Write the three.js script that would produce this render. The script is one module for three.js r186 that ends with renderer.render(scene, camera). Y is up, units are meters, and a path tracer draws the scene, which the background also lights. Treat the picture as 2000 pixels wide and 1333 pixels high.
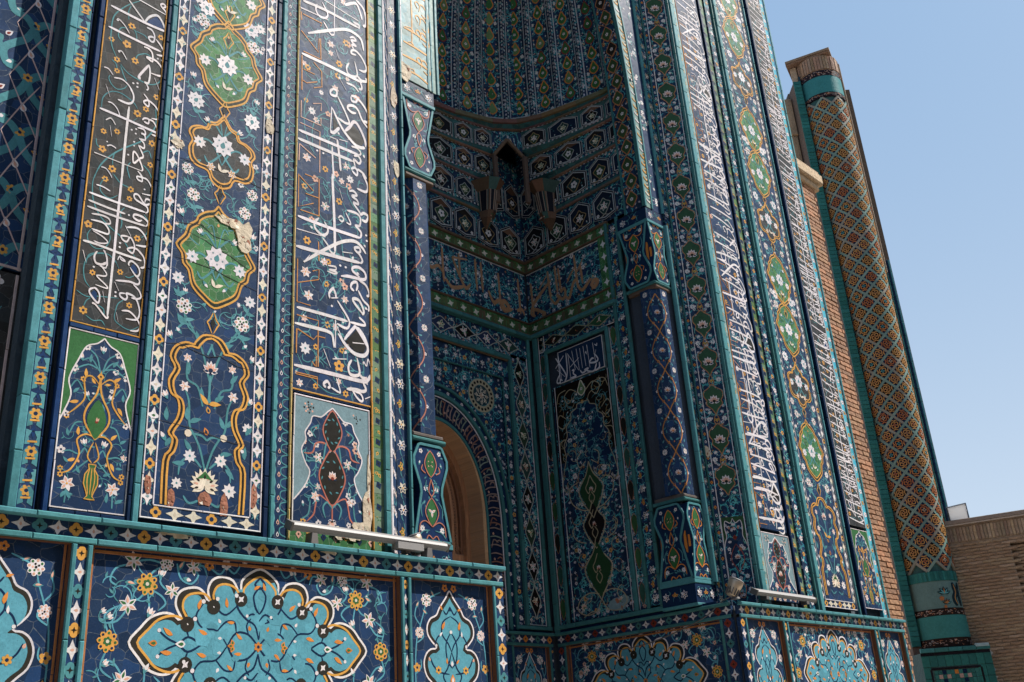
import * as THREE from 'three';

// ---------------------------------------------------------------- camera, sky, sun, exposure
const scene = new THREE.Scene();
const camera = new THREE.PerspectiveCamera(37.145, 1024 / 682, 0.1, 2000);
camera.position.set(0, 1.6, 4);
{
  const yaw = 0.8201264, pit = 0.3997182, rol = -0.0706477;
  const f = new THREE.Vector3(Math.sin(yaw) * Math.cos(pit), Math.sin(pit), -Math.cos(yaw) * Math.cos(pit));
  const r = new THREE.Vector3(Math.cos(yaw), 0, Math.sin(yaw)), u = r.clone().cross(f);
  camera.up.copy(r.clone().multiplyScalar(-Math.sin(rol)).addScaledVector(u, Math.cos(rol)));
  camera.lookAt(camera.position.clone().add(f));
}
scene.add(camera);
const renderer = new THREE.WebGLRenderer({ antialias: true });
renderer.setSize(1024, 682);
renderer.toneMapping = THREE.LinearToneMapping;
renderer.toneMappingExposure = 1.95;
renderer.shadowMap.enabled = true;
const SUN = new THREE.Vector3(1.35, 1.95, 1.0).normalize();
const sun = new THREE.DirectionalLight(new THREE.Color(1.0, 0.955, 0.885), 5.0);
sun.position.copy(SUN).multiplyScalar(40).add(new THREE.Vector3(6, 4, 0));
sun.target.position.set(6, 4, 0);
sun.castShadow = true;
sun.shadow.mapSize.set(4096, 4096);
Object.assign(sun.shadow.camera, { left: -16, right: 16, top: 16, bottom: -16, near: 1, far: 90 });
scene.add(sun, sun.target);
{ // clear summer sky: paler towards the horizon, brighter round the sun
  const W = 512, H = 256, px = new Float32Array(W * H * 4);
  for (let j = 0; j < H; j++) for (let i = 0; i < W; i++) {
    const el = ((j + 0.5) / H - 0.5) * Math.PI, az = ((i + 0.5) / W - 0.5) * 2 * Math.PI;
    const dir = new THREE.Vector3(Math.cos(el) * Math.cos(az), Math.sin(el), Math.cos(el) * Math.sin(az));
    const h = Math.max(0, Math.sin(el)), k = Math.pow(1 - h, 2.6), g = Math.pow(Math.max(0, dir.dot(SUN)), 10) * 0.22;
    const o = (j * W + i) * 4, low = el < 0 ? 0.45 : 1;
    px[o] = (0.140 + 0.26 * k + g) * low; px[o + 1] = (0.232 + 0.22 * k + g * 0.95) * low; px[o + 2] = (0.370 + 0.13 * k + g * 0.8) * low; px[o + 3] = 1;
  }
  const sky = new THREE.DataTexture(px, W, H, THREE.RGBAFormat, THREE.FloatType);
  sky.mapping = THREE.EquirectangularReflectionMapping; sky.magFilter = sky.minFilter = THREE.LinearFilter; sky.needsUpdate = true;
  scene.background = sky; scene.environment = sky;
}
const TRACE={naskh:[
['w',11.5,23,2606,202,2598,315,2603],
['w',11.9,202,2598,218,2638,245,2669,271,2677,297,2647,315,2606],
['w',8.7,110,2691,158,2644,202,2602],
['w',11.9,151,2724,311,2709],
['w',9.0,311,2709,306,2729,286,2744,277,2757,291,2770,304,2759,286,2740],
['w',10.6,23,2476,165,2469,299,2467],
['w',8.7,278,2436,311,2447,316,2467,300,2498,268,2529],
['w',9.5,215,2575,242,2572,259,2546,258,2510,243,2502,229,2519,245,2532,262,2530],
['w',9.4,210,2450,236,2451,256,2431,260,2386,241,2389,229,2396,255,2400,285,2395,314,2366,320,2331,299,2316,258,2312],
['w',13.0,208,2255,198,2263,244,2356],
['w',10.9,244,2356,253,2310,249,2248,227,2242],
['w',6.6,77,2194,116,2203,153,2184,170,2154],
['w',5.4,61,2545,75,2544,102,2525,131,2489],
['w',5.3,81,2356,102,2363,130,2327],
['w',5.1,23,2230,47,2230,71,2205],
['w',4.4,40,2139,56,2099],
['w',5.4,278,2293,309,2232],
['w',7.7,236,2242,251,2216,243,2200],
['d',10.3,287,2417],
['d',10.3,308,2417],
['d',11.3,174,2209],
['d',11.4,195,2219],
['d',11.3,196,2198],
['d',13.0,65,2539],
['d',12.8,88,2357],
['b',0.0,219,2621,260,2671,297,2642,303,2612,216,2606],
['t',6.4,173,2724,112,2662,61,2588,41,2533,39,2455,41,2418,52,2366,82,2310],
['t',6.0,102,2287,147,2252,231,2240,274,2250,305,2281,312,2314],
['t',5.5,160,2522,205,2521,224,2509],
['t',5.3,97,2423,77,2446,80,2491,103,2512,126,2499],
['t',5.4,173,2464,161,2514,141,2534],
['t',5.4,175,2350,183,2384,224,2414,251,2407],
['t',5.2,102,2279,124,2228,141,2203],
['t',5.1,57,2198,52,2179,69,2151,98,2137,131,2157,146,2185],
['t',5.2,56,2292,78,2279,87,2254],
['t',5.4,120,2570,115,2624,126,2665],
['f',20.2,139,2541],
['f',15.8,45,2410],
['s',23.7,124,2421],
['f',17.2,82,2306],
['f',15.6,88,2241],
['f',19.9,172,2344],
['f',16.9,294,2554],
['w',9.7,159,2180,180,2141,180,2103,157,2080,105,2080],
['w',14.8,164,2065,162,1860,163,1655],
['w',10.0,24,1992,158,1988,356,1977],
['w',8.4,231,2173,251,2154,262,2130,258,2110,239,2119,235,2130,248,2142,264,2144,297,2126,318,2091,313,2059,281,2051],
['w',8.2,236,2020,246,2035,267,2038,266,2013,244,2016],
['w',8.3,267,2038,293,2034,318,1992,316,1963,288,1959],
['w',8.1,216,1967,248,1969,257,1945,236,1943,254,1939,258,1913,235,1911],
['w',8.1,228,1912,254,1892,256,1865,231,1870],
['w',8.8,227,1872,256,1821,240,1799,212,1764,207,1824,229,1810,258,1752,253,1734],
['w',9.0,22,1743,252,1736],
['w',7.2,236,1729,258,1709,263,1695],
['d',10.3,188,1942],
['d',10.3,210,1956],
['d',10.3,210,1930],
['d',10.2,206,1881],
['d',10.2,207,1860],
['d',10.1,183,1798],
['d',7.8,77,1826],
['d',7.8,82,1805],
['w',5.1,60,2044,80,2046,106,2028,125,1993],
['w',5.7,59,1939,78,1959,92,1954,108,1932],
['w',5.0,82,1918,95,1862],
['w',4.9,77,1803,98,1814,122,1807],
['w',4.8,61,1680,84,1680,106,1659,117,1641],
['w',5.1,47,2125,67,2074],
['t',5.7,33,2002,35,2058,65,2105,111,2123,161,2111,191,2093,207,2072],
['t',5.2,192,1996,211,2021],
['t',6.9,297,2122,305,2019,265,1929,223,1882,174,1838,121,1784,76,1723,49,1666,35,1608],
['t',4.9,114,1712,111,1745,118,1779],
['t',5.0,198,1762,184,1729,194,1695,202,1672],
['t',5.1,260,1772,290,1749,307,1717],
['t',5.1,248,1834,281,1860,298,1824],
['t',4.9,24,1822,30,1791,48,1779],
['f',21.6,209,2046],
['f',17.4,249,2091],
['f',17.7,298,2185],
['f',15.6,55,1875],
['f',15.8,119,1901],
['s',19.6,58,1778],
['f',19.4,295,1910],
['f',16.9,296,1787],
['f',20.3,114,1691],
['w',14.1,163,1683,161,1421,162,1195],
['w',8.7,19,1527,149,1523,291,1521],
['w',8.5,292,1517,303,1532,292,1555,239,1572,230,1595,250,1600,285,1563,311,1577,306,1594,289,1592,284,1571],
['w',8.0,20,1487,113,1480,196,1478],
['w',8.7,18,1454,155,1448,301,1449],
['w',9.2,301,1449,309,1471,287,1489,259,1494,239,1490,237,1474,262,1465,278,1474],
['w',7.3,41,1423,88,1431,121,1425,130,1403,105,1394],
['w',7.3,41,1392,98,1395,126,1369,125,1347,100,1345,48,1348],
['w',5.3,55,1340,98,1327,126,1308,120,1297,89,1288,63,1292],
['w',9.1,16,1277,71,1278,191,1269,292,1265],
['w',8.3,205,1410,251,1424,283,1413,310,1378,312,1346,259,1335],
['w',6.9,201,1417,232,1373],
['w',7.6,226,1364,209,1365,187,1358,195,1342,215,1338,229,1365,248,1343,254,1315,246,1288,221,1301,247,1317,274,1311,304,1281,310,1243],
['w',7.2,248,1717,260,1699,261,1680,240,1683,235,1697,256,1701,288,1698,316,1655,315,1624,266,1615],
['w',7.9,85,1245,75,1220,83,1188,111,1187,126,1202],
['w',7.3,112,1261,130,1231,137,1187],
['d',9.8,214,1479],
['d',9.4,278,1643],
['d',10.9,185,1321],
['d',10.8,185,1300],
['w',5.4,48,1579,81,1579,115,1569],
['w',3.9,20,1230,40,1174],
['w',5.4,181,1231,189,1251,217,1239],
['t',5.5,37,1628,31,1574,43,1494,79,1428,135,1383,190,1352,220,1315,268,1266],
['t',4.8,83,1628,67,1588,74,1550,115,1532,152,1562],
['t',5.6,122,1666,159,1632,204,1623],
['t',4.9,190,1509,173,1477,184,1429,180,1395],
['t',4.6,45,1344,33,1311,46,1274,79,1257,119,1277,137,1323,131,1353],
['t',5.0,286,1507,309,1474,307,1414,279,1379],
['t',4.5,41,1168,49,1215,90,1239,138,1245,176,1215],
['f',16.6,86,1625],
['f',17.0,211,1617],
['f',14.8,209,1565],
['s',19.8,32,1366],
['f',17.4,264,1372],
['w',13.4,160,1273,160,1132,159,941],
['w',4.5,23,1227,40,1174],
['w',8.5,82,1243,73,1212,85,1185,116,1188,133,1211,118,1259],
['w',6.0,134,1204,130,1175,105,1177,111,1176,136,1149,131,1134,100,1128,97,1120,142,1089,143,1077,92,1080],
['w',8.4,89,1064,70,1050,72,1030,103,999,115,1002,115,1036,100,1059,84,1064],
['w',7.6,85,989,104,983,153,936,164,946],
['w',6.7,167,1268,226,1266,292,1263],
['w',8.1,237,1220,233,1233,248,1247,280,1227,289,1197,274,1178,241,1214],
['w',8.2,274,1178,292,1159,284,1139,244,1141,180,1128],
['w',7.4,264,1133,293,1110,305,1082,290,1067,260,1064],
['w',8.6,230,1077,207,1071,209,1057,232,1047,241,1063,236,1079,269,1075,291,1050,305,1002,292,964,243,956],
['w',7.2,221,989,256,995,291,971,310,941,303,912,267,903],
['w',8.3,273,1311,302,1284,309,1239,290,1226],
['d',10.4,77,1164],
['d',10.5,186,1071],
['d',10.5,187,1051],
['w',5.2,127,1059,141,1007],
['w',5.3,177,1120,200,1080],
['w',5.4,182,1241,191,1255,196,1239,219,1235],
['w',3.3,197,975,210,931],
['b',0.0,256,1237,274,1217,279,1194,263,1189,244,1215],
['b',0.0,88,1052,102,1043,105,1006,89,1015,77,1035],
['t',5.3,133,1246,80,1232,43,1196,33,1144,44,1090,69,1060],
['t',4.7,171,1227,190,1191],
['t',4.4,13,1030,58,1013,109,1028,203,1045],
['t',4.4,51,964,60,993,77,1012],
['t',4.6,193,977,194,937,231,913,270,907,307,934],
['t',4.4,64,924,99,908,133,917,153,896],
['t',4.6,193,977,202,1018,229,1046],
['t',4.5,114,985,140,972,143,936],
['t',4.7,222,1162,242,1161,267,1180],
['f',20.1,51,944],
['f',14.9,74,1135],
['f',15.4,198,1176],
['f',15.3,254,1025],
],thuluth:[
['w',16.2,19,2775,181,2796,439,2801],
['w',15.2,433,2793,436,2822,396,2821],
['w',17.0,3,2714,202,2733],
['w',13.4,120,2808,111,2760,136,2727,182,2737,197,2778,156,2844],
['w',19.1,248,2915,246,2647],
['w',11.4,246,2647,223,2634,193,2670,167,2703],
['w',17.9,57,2553,223,2666,337,2734,412,2738,454,2713,470,2641],
['w',12.6,171,2869,434,2853],
['w',17.2,327,2920,408,2981,440,2944,461,2879],
['w',17.6,413,3012,468,2977,489,2917,488,2851,466,2833],
['w',12.7,364,2685,390,2704,411,2689,374,2669,411,2647,379,2640,400,2604],
['w',13.8,411,2578,374,2574,384,2601,416,2607,459,2576,490,2519,474,2484,431,2478],
['w',17.5,16,2385,225,2393,457,2393],
['w',14.5,430,2333,451,2343,451,2369,436,2398],
['w',13.5,358,2492,339,2447,352,2407,394,2408,420,2436,400,2525],
['w',15.7,420,2426,452,2406,489,2419,484,2442],
['w',7.1,291,2335,336,2277],
['w',7.2,260,2540,283,2479],
['w',12.3,337,2333,393,2336,430,2311],
['o',6.5,20,2677,157,2681,147,2655],
['o',6.5,8,2686,12,2626],
['o',6.4,11,2548,134,2453,138,2557,148,2562,152,2411,28,2406],
['o',6.3,19,2372,23,2129],
['o',6.3,30,2279,112,2281],
['o',6.4,101,2365,158,2324,161,2216,104,2183],
['o',6.2,27,2199,55,2193,127,2236],
['f',26.3,337,2631],
['f',25.6,285,2447],
['f',22.4,61,2307],
['f',23.3,275,2353],
['g',28.7,224,2562],
['w',14.9,240,2241,221,2216,226,2194,261,2201,266,2238,235,2243],
['w',14.0,271,2206,316,2138,351,2076,356,2049,326,2040,271,2053],
['w',21.6,231,2108,222,1935],
['w',19.3,222,1935,247,1936,286,1988],
['w',17.7,236,2101,306,1992,391,1923,442,1916,473,1929],
['w',19.7,326,1981,361,2026,387,2072,413,2074,448,2031,474,1978,478,1936],
['k',0.0,387,2048,428,2027,468,1966,453,1935,406,1925,336,1976],
['k',0.0,241,2059,286,1988,247,1946],
['w',15.3,372,2255,409,2262,461,2231,497,2178,496,2122,465,2118],
['w',13.3,372,2250,377,2222,408,2227,419,2257],
['w',15.2,408,2146,377,2137,346,2153,357,2177,393,2189,424,2174,454,2118,501,2074],
['w',15.6,5,1847,208,1853,431,1858],
['w',10.9,431,1858,442,1877,416,1900,371,1895],
['w',16.5,2,1790,189,1791,386,1796],
['w',18.4,271,1899,286,1792,296,1693],
['w',11.5,218,1895,266,1897],
['w',14.4,235,1836,240,1726,248,1621],
['w',13.8,391,1836,421,1849,441,1824,426,1798,391,1812,400,1764],
['w',13.6,370,1737,395,1757,415,1742,410,1711,375,1730],
['w',13.7,415,1756,456,1744,481,1715],
['d',14.0,133,1764],
['d',14.1,175,1764],
['w',8.7,286,1906,346,1915],
['p',6.1,20,2054,20,1942,157,1944,156,1996],
['p',6.2,100,2070,158,2098,156,2044],
['p',6.0,16,1901,150,1898,151,1625],
['p',5.9,14,1759,12,1649],
['p',5.9,14,1759,124,1709],
['g',29.5,94,2017],
['g',31.1,64,1689],
['g',19.5,157,2175],
['g',27.0,336,1742],
['f',21.5,190,1664],
['f',17.1,53,2072],
['t',6.7,80,2162,57,2093,44,2034,41,1929,56,1842,86,1771,128,1725],
['t',6.6,82,2014,54,1972,50,1947],
['t',6.8,222,2065,159,2021,116,1958,98,1889,99,1814,105,1747],
['t',6.8,212,2007,159,1997,121,1960],
['t',6.7,208,1815,213,1874,247,1917,286,1930,316,1914],
['w',20.7,237,1651,253,1341,258,1155],
['w',10.8,258,1155,247,1141,224,1152,209,1182,172,1217],
['w',15.6,11,1295,167,1293,331,1298,433,1303],
['w',14.1,433,1303,439,1340,395,1374],
['w',10.3,6,1214,195,1227],
['w',14.3,148,1330,121,1294,126,1257,168,1232,200,1248,209,1282,185,1321],
['w',13.3,356,1583,386,1595,411,1576,376,1558,410,1544,420,1520,386,1516,430,1469,435,1452],
['w',13.1,341,1450,405,1455,434,1434,429,1382,395,1374],
['w',15.2,435,1452,460,1475,490,1463,474,1425,444,1428],
['w',17.9,4,1108,151,1119,289,1131,432,1143],
['w',13.8,432,1138,447,1161,427,1194,399,1211,394,1227,423,1237,433,1218,413,1198],
['w',17.0,54,1027,160,1122,270,1211,341,1253,399,1268,443,1248,472,1213],
['w',8.5,54,1027,93,1083],
['w',13.8,452,1738,487,1681,487,1638,466,1621,411,1623],
['w',8.4,332,1432,365,1377,356,1365,336,1371],
['w',9.2,279,1377,298,1398,317,1382,303,1364,284,1374],
['w',6.6,286,1574,310,1506],
['w',10.0,308,1172,379,1187],
['d',15.2,476,1335],
['d',15.1,480,1301],
['o',5.8,12,1560,14,1354,113,1411],
['o',5.8,17,1553,112,1488],
['o',5.9,53,1576,148,1578,150,1344],
['o',5.8,60,1454,147,1457],
['o',5.7,26,1339,153,1344],
['o',5.7,148,1182,153,1065],
['g',30.0,191,1421],
['g',28.9,364,1665],
['g',23.7,303,1631],
['f',20.6,52,1498],
['f',23.3,286,1488],
['f',26.0,74,1165],
['t',6.7,347,1626,346,1556,405,1469],
['t',6.5,178,1582,183,1552,221,1495,217,1448],
['t',6.4,279,1280,303,1244,308,1185,322,1120],
['t',6.1,41,1248,90,1274,149,1273],
['t',6.1,48,1328,35,1349,75,1372,102,1365],
['w',8.8,210,1056,261,1064,261,1045,220,1034,270,1033,256,1020,206,1021],
['d',15.2,294,1083],
['d',15.3,331,1084],
['w',15.5,426,1052,379,1076,383,1099,422,1111,461,1093,470,1061,446,1043,355,1034,298,1019],
['w',13.7,421,1033,470,1013,493,965,474,946],
['w',14.4,387,954,366,969,373,997,402,1014,411,992,402,959],
['w',12.7,416,967,449,917,487,890,487,856],
['w',16.1,448,829,382,890,392,909,425,902,453,851,443,823],
['w',12.5,420,804,457,781,452,763,358,758],
['w',14.7,225,861,221,892,243,924,261,904,266,872],
['w',13.0,234,867,280,881],
['w',13.1,275,863,345,779,354,740,331,714,271,726],
['w',14.8,16,751,172,756,344,758],
['w',16.2,5,658,160,664,217,663,244,646,254,580],
['w',18.9,262,744,263,582],
['w',15.4,271,710,335,600],
['w',17.2,321,646,382,727,400,736,447,683,480,636],
['o',5.5,16,1035,17,784,101,784],
['o',5.4,17,894,152,952,154,1013,112,991],
['o',5.3,17,708,153,710,152,554],
['o',5.3,18,630,18,521],
['o',5.3,23,631,124,595,143,620,196,622],
['g',34.0,68,973],
['g',33.6,88,840],
['f',19.9,202,941],
['f',21.2,211,702],
['f',19.4,215,1081],
['d',15.5,239,821],
['t',6.1,197,956,188,999,165,1017,111,1016,68,986],
['t',6.1,202,924,189,875,158,825],
['t',6.1,271,907,322,1007],
['t',6.1,280,885,354,962],
['t',5.8,59,740,30,684,31,653],
['t',5.9,164,665,199,699,253,717],
['t',5.9,141,743,151,705,129,676,103,684],
['t',5.6,28,582,52,620,95,627,109,595],
['w',23.7,244,656,260,588],
['w',18.8,280,669,335,611,390,580,451,583,479,623,461,684,424,727,396,736],
['w',18.9,321,643,381,716],
['k',0.0,400,721,442,687,465,631,451,599,395,593,330,638],
['w',10.4,376,641,456,654],
['w',18.2,6,425,219,429,435,431,477,448,496,481],
['w',15.4,369,539,348,498,357,457,398,454,422,479,404,559],
['w',14.6,422,467,440,452,463,453],
['w',7.8,445,529,450,546,469,527,479,569,497,529],
['w',14.6,202,344,189,361,211,381,228,358,215,343],
['w',9.0,237,352,285,336,294,345,268,413],
['w',15.5,444,425,463,389,439,373,398,375,335,365],
['w',10.9,362,383,398,336,430,316,443,330,425,358,380,364],
['w',9.1,187,558,232,463],
['w',12.5,245,515,335,535],
['w',11.1,457,335,499,358],
['o',5.3,20,628,19,493],
['o',5.4,151,671,154,448],
['o',5.3,23,629,124,595],
['o',5.3,142,507,141,445],
['o',5.1,15,389,150,390,151,329],
['o',5.1,19,379,150,380],
['o',5.3,115,470,136,448],
['g',37.2,73,533],
['g',23.6,43,336],
['f',18.1,139,557],
['s',33.6,287,484],
['f',19.6,305,579],
['f',20.0,330,337],
['f',17.7,140,338],
['t',5.6,25,490,52,443,86,398,142,358,220,321,308,325],
['t',5.7,105,541,153,510,219,468],
['t',5.6,59,499,59,468,89,460,110,473],
['t',6.0,317,578,321,515,339,496],
['t',6.1,441,572,450,522,449,458],
['t',5.8,303,413,317,381,344,371],
['t',5.9,380,356,370,331,375,304],
],smalltext:[
['w',13.8,398,513,412,317],
['w',13.9,332,516,344,301],
['w',14.0,289,518,301,328],
['w',14.1,249,512,261,321],
['w',14.1,210,519,225,314],
['w',14.2,158,517,179,329],
['w',14.3,89,520,84,333,42,250],
['w',14.5,-35,509,60,341,70,286],
['w',14.3,59,504,-45,414],
['w',14.3,104,509,217,316],
['w',14.3,111,500,118,284],
['w',12.5,232,311,260,277,325,301,278,297],
['w',13.6,450,317,444,268,397,259,419,314],
['w',12.4,307,281,366,256,406,268],
['w',13.7,401,415,439,352,413,329,346,345,373,374,395,367],
['w',11.4,-13,338,-44,283,-13,267,6,293,21,276],
['w',12.7,140,335,164,334,152,305,180,271,109,274],
['w',10.1,-31,396,56,304],
['w',10.1,-1,518,15,297],
['w',11.3,121,373,231,428],
['w',8.3,419,493,439,473,446,496],
['d',9.6,361,254],
['d',9.7,266,263],
['d',9.6,433,421],
['w',8.3,308,447,317,457,318,431],
['w',6.9,427,439,415,404],]};
// ---------------------------------------------------------------- helpers
let seed = 20240611;
const rnd = () => { seed = (seed + 0x6d2b79f5) | 0; let t = Math.imul(seed ^ (seed >>> 15), 1 | seed); t = (t + Math.imul(t ^ (t >>> 7), 61 | t)) ^ t; return ((t ^ (t >>> 14)) >>> 0) / 4294967296; };
const rr = (a, b) => a + (b - a) * rnd();
const pick = (a) => a[Math.floor(rnd() * a.length)];
const TAU = Math.PI * 2, clamp = (x, a, b) => Math.min(b, Math.max(a, x)), lerp = (a, b, t) => a + (b - a) * t;
const counts = {};
const numbered = (n) => { const k = counts[n] = (counts[n] ?? -1) + 1; return k ? n + '_' + String(k).padStart(3, '0') : n; };
// base colours, linear
const COL = {
  navy: [0.0085, 0.024, 0.063], cobalt: [0.011, 0.035, 0.105], turq: [0.070, 0.215, 0.235], aqua: [0.095, 0.265, 0.29], sky: [0.095, 0.29, 0.36], teal: [0.048, 0.150, 0.150],
  white: [0.66, 0.60, 0.60], cream: [0.66, 0.57, 0.45], yellow: [0.58, 0.29, 0.065], orange: [0.55, 0.20, 0.045], green: [0.036, 0.125, 0.042], olive: [0.12, 0.20, 0.085],
  black: [0.020, 0.018, 0.015], red: [0.20, 0.035, 0.022], pink: [0.62, 0.34, 0.25], grey: [0.17, 0.25, 0.27], lime: [0.20, 0.27, 0.08], plaster: [0.55, 0.45, 0.33], clay: [0.28, 0.10, 0.055],
  palegreen: [0.17, 0.30, 0.24],
};
const jit = (c, a = 0.12) => { const k = 1 + (rnd() * 2 - 1) * a; return [c[0] * k * (1 + (rnd() - .5) * a * .6), c[1] * k, c[2] * k * (1 + (rnd() - .5) * a * .6)]; };
const COf = (c) => (typeof c === 'string' ? COL[c] : c);

function spline(pts, seg = 5, closed = false) {          // Catmull-Rom through [x, y, ...]
  const n = pts.length; if (n < 3 && !closed) return pts;
  const out = [], at = (i) => (closed ? pts[(i + n) % n] : pts[clamp(i, 0, n - 1)]);
  for (let i = 0; i < (closed ? n : n - 1); i++) {
    const a = at(i - 1), b = at(i), c = at(i + 1), d = at(i + 2);
    for (let k = 0; k < seg; k++) {
      const t = k / seg, t2 = t * t, t3 = t2 * t;
      out.push([0, 1].map((q) => 0.5 * (2 * b[q] + (c[q] - a[q]) * t + (2 * a[q] - 5 * b[q] + 4 * c[q] - d[q]) * t2 + (3 * b[q] - a[q] - 3 * c[q] + d[q]) * t3)));
    }
  }
  if (!closed) out.push(pts[n - 1]);
  return out;
}
const pairs = (a) => { const o = []; for (let i = 0; i < a.length; i += 2) o.push([a[i], a[i + 1]]); return o; };
const area = (p) => { let s = 0; for (let i = 0; i < p.length; i++) { const a = p[i], b = p[(i + 1) % p.length]; s += a[0] * b[1] - b[0] * a[1]; } return s / 2; };
const rotp = (p, a, s = 1, x = 0, y = 0) => { const c = Math.cos(a) * s, q = Math.sin(a) * s; return p.map(([u, v]) => [u * c - v * q + x, u * q + v * c + y]); };
const circ = (x, y, r, n = 10, ry = r) => Array.from({ length: n }, (_, i) => [x + r * Math.cos(i / n * TAU), y + ry * Math.sin(i / n * TAU)]);
const starp = (n, r1, r2, a0 = Math.PI / 2) => Array.from({ length: n * 2 }, (_, i) => { const r = i % 2 ? r2 : r1, a = a0 + i * Math.PI / n; return [r * Math.cos(a), r * Math.sin(a)]; });
function lobes(n, r, d, per = 5, a0 = Math.PI / 2) {     // rounded petals round a circle
  const o = []; for (let i = 0; i < n; i++) for (let k = 0; k < per; k++) { const t = k / per, a = a0 + (i + t - .5) * TAU / n, q = r - d + d * Math.sin(Math.PI * t); o.push([q * Math.cos(a), q * Math.sin(a)]); } return o;
}
const petal = (l, w, sharp = 1) => { const o = []; for (let i = 0; i <= 6; i++) { const t = i / 6; o.push([w * Math.sin(Math.PI * Math.pow(t, .8)) * (sharp ? 1 - t * .25 : 1), l * t]); } for (let i = 5; i > 0; i--) { const t = i / 6; o.push([-w * Math.sin(Math.PI * Math.pow(t, .8)) * (sharp ? 1 - t * .25 : 1), l * t]); } return o; };

let lift = 0;                                            // no two pieces share a plane where they overlap
class Geo {                                              // collects coloured faces; build() gives one geometry
  constructor() { this.p = []; this.u = []; this.c = []; this.uvs = 1; }
  tri(a, b, c, k) { this.p.push(...a, ...b, ...c); this.u.push(a[0], a[1], b[0], b[1], c[0], c[1]); this.c.push(...k, ...k, ...k); return this; }
  triuv(a, b, c, k, ua, ub, uc) { this.p.push(...a, ...b, ...c); this.u.push(...ua, ...ub, ...uc); this.c.push(...k, ...k, ...k); return this; }
  quad(a, b, c, d, k) {                                  // uv in metres whatever way it faces
    k = COf(k);
    const D = (p, q) => Math.hypot(p[0] - q[0], p[1] - q[1], p[2] - q[2]), w = D(a, b), h = D(a, d), ox = a[0] + a[2] * .7, oy = a[1];
    return this.triuv(a, b, c, k, [ox, oy], [ox + w, oy], [ox + w, oy + h]).triuv(a, c, d, k, [ox, oy], [ox + w, oy + h], [ox, oy + h]);
  }
  poly(pts, z0, z1, col, holes = [], j = 0.1) {
    z1 += (lift = (lift + 7) % 23) * .000012;
    const k = jit(COf(col), j); if (area(pts) < 0) pts = pts.slice().reverse();
    holes = holes.map((h) => (area(h) > 0 ? h.slice().reverse() : h));
    const V = (q) => new THREE.Vector2(q[0], q[1]), all = [pts, ...holes].flat();
    for (const f of THREE.ShapeUtils.triangulateShape(pts.map(V), holes.map((h) => h.map(V)))) { const [a, b, c] = f.map((i) => [all[i][0], all[i][1], z1]); this.tri(a, b, c, k); }
    if (z1 - z0 > 0.0004) for (const h of [pts, ...holes]) this.skirt(h, z0, z1, k);
    return this;
  }
  skirt(h, z0, z1, k) { for (let i = 0; i < h.length; i++) { const a = h[i], b = h[(i + 1) % h.length]; this.tri([a[0], a[1], z0], [b[0], b[1], z0], [b[0], b[1], z1], k); this.tri([a[0], a[1], z0], [b[0], b[1], z1], [a[0], a[1], z1], k); } }
  ring(outer, w, z0, z1, col) {                          // a band of width w inside a closed outline
    const n = outer.length, s = Math.sign(area(outer)) || 1;
    const inner = outer.map((p, i) => { const a = outer[(i + n - 1) % n], b = outer[(i + 1) % n], dx = b[0] - a[0], dy = b[1] - a[1], l = Math.hypot(dx, dy) || 1; return [p[0] - s * dy / l * w, p[1] + s * dx / l * w]; });
    return this.strip(outer, inner, z0, z1, col, true);
  }
  strip(L, R, z0, z1, col, closed) {
    const n = L.length, k = jit(COf(col), .1), T = (p, z) => [p[0], p[1], z], sw = (L.length > 1 && ((L[1][0] - L[0][0]) * (R[0][1] - L[0][1]) - (L[1][1] - L[0][1]) * (R[0][0] - L[0][0])) < 0);
    if (sw) [L, R] = [R, L];
    z1 += (lift = (lift + 7) % 23) * .000012; const zt = z1, rise = closed || n < 5 ? 0 : .00014 / n;
    for (let i = 0; i < (closed ? n : n - 1); i++) {
      const j = (i + 1) % n; z1 = zt + rise * i;
      this.tri(T(L[i], z1), T(L[j], z1), T(R[j], z1), k).tri(T(L[i], z1), T(R[j], z1), T(R[i], z1), k);
      if (z1 - z0 > 0.0004) { this.tri(T(L[i], z0), T(L[j], z0), T(L[j], z1), k).tri(T(L[i], z0), T(L[j], z1), T(L[i], z1), k).tri(T(R[j], z0), T(R[i], z0), T(R[i], z1), k).tri(T(R[j], z0), T(R[i], z1), T(R[j], z1), k); }
    }
    return this;
  }
  rib(pts, w, z0, z1, col, o = {}) {                     // a stroke of width w, tapered at the ends
    if (o.smooth !== false) pts = spline(pts, o.seg ?? 5, o.closed);
    const n = pts.length, L = [], R = [], t0 = o.t0 ?? .35, t1 = o.t1 ?? .35, tl = o.tl ?? .18;
    for (let i = 0; i < n; i++) {
      const a = o.closed ? pts[(i + n - 1) % n] : pts[Math.max(0, i - 1)], b = o.closed ? pts[(i + 1) % n] : pts[Math.min(n - 1, i + 1)];
      let dx = b[0] - a[0], dy = b[1] - a[1]; const l = Math.hypot(dx, dy) || 1; dx /= l; dy /= l;
      const t = i / (n - 1 || 1), q = o.closed ? 1 : Math.min(lerp(t0, 1, clamp(t / tl, 0, 1)), lerp(t1, 1, clamp((1 - t) / tl, 0, 1)));
      const h = w * .5 * q * (o.nib ? 1 + o.nib * Math.sin(2 * Math.atan2(dy, dx) + 1.2) : 1);
      L.push([pts[i][0] - dy * h, pts[i][1] + dx * h]); R.push([pts[i][0] + dy * h, pts[i][1] - dx * h]);
    }
    return this.strip(L, R, z0, z1, col, o.closed);
  }
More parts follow.
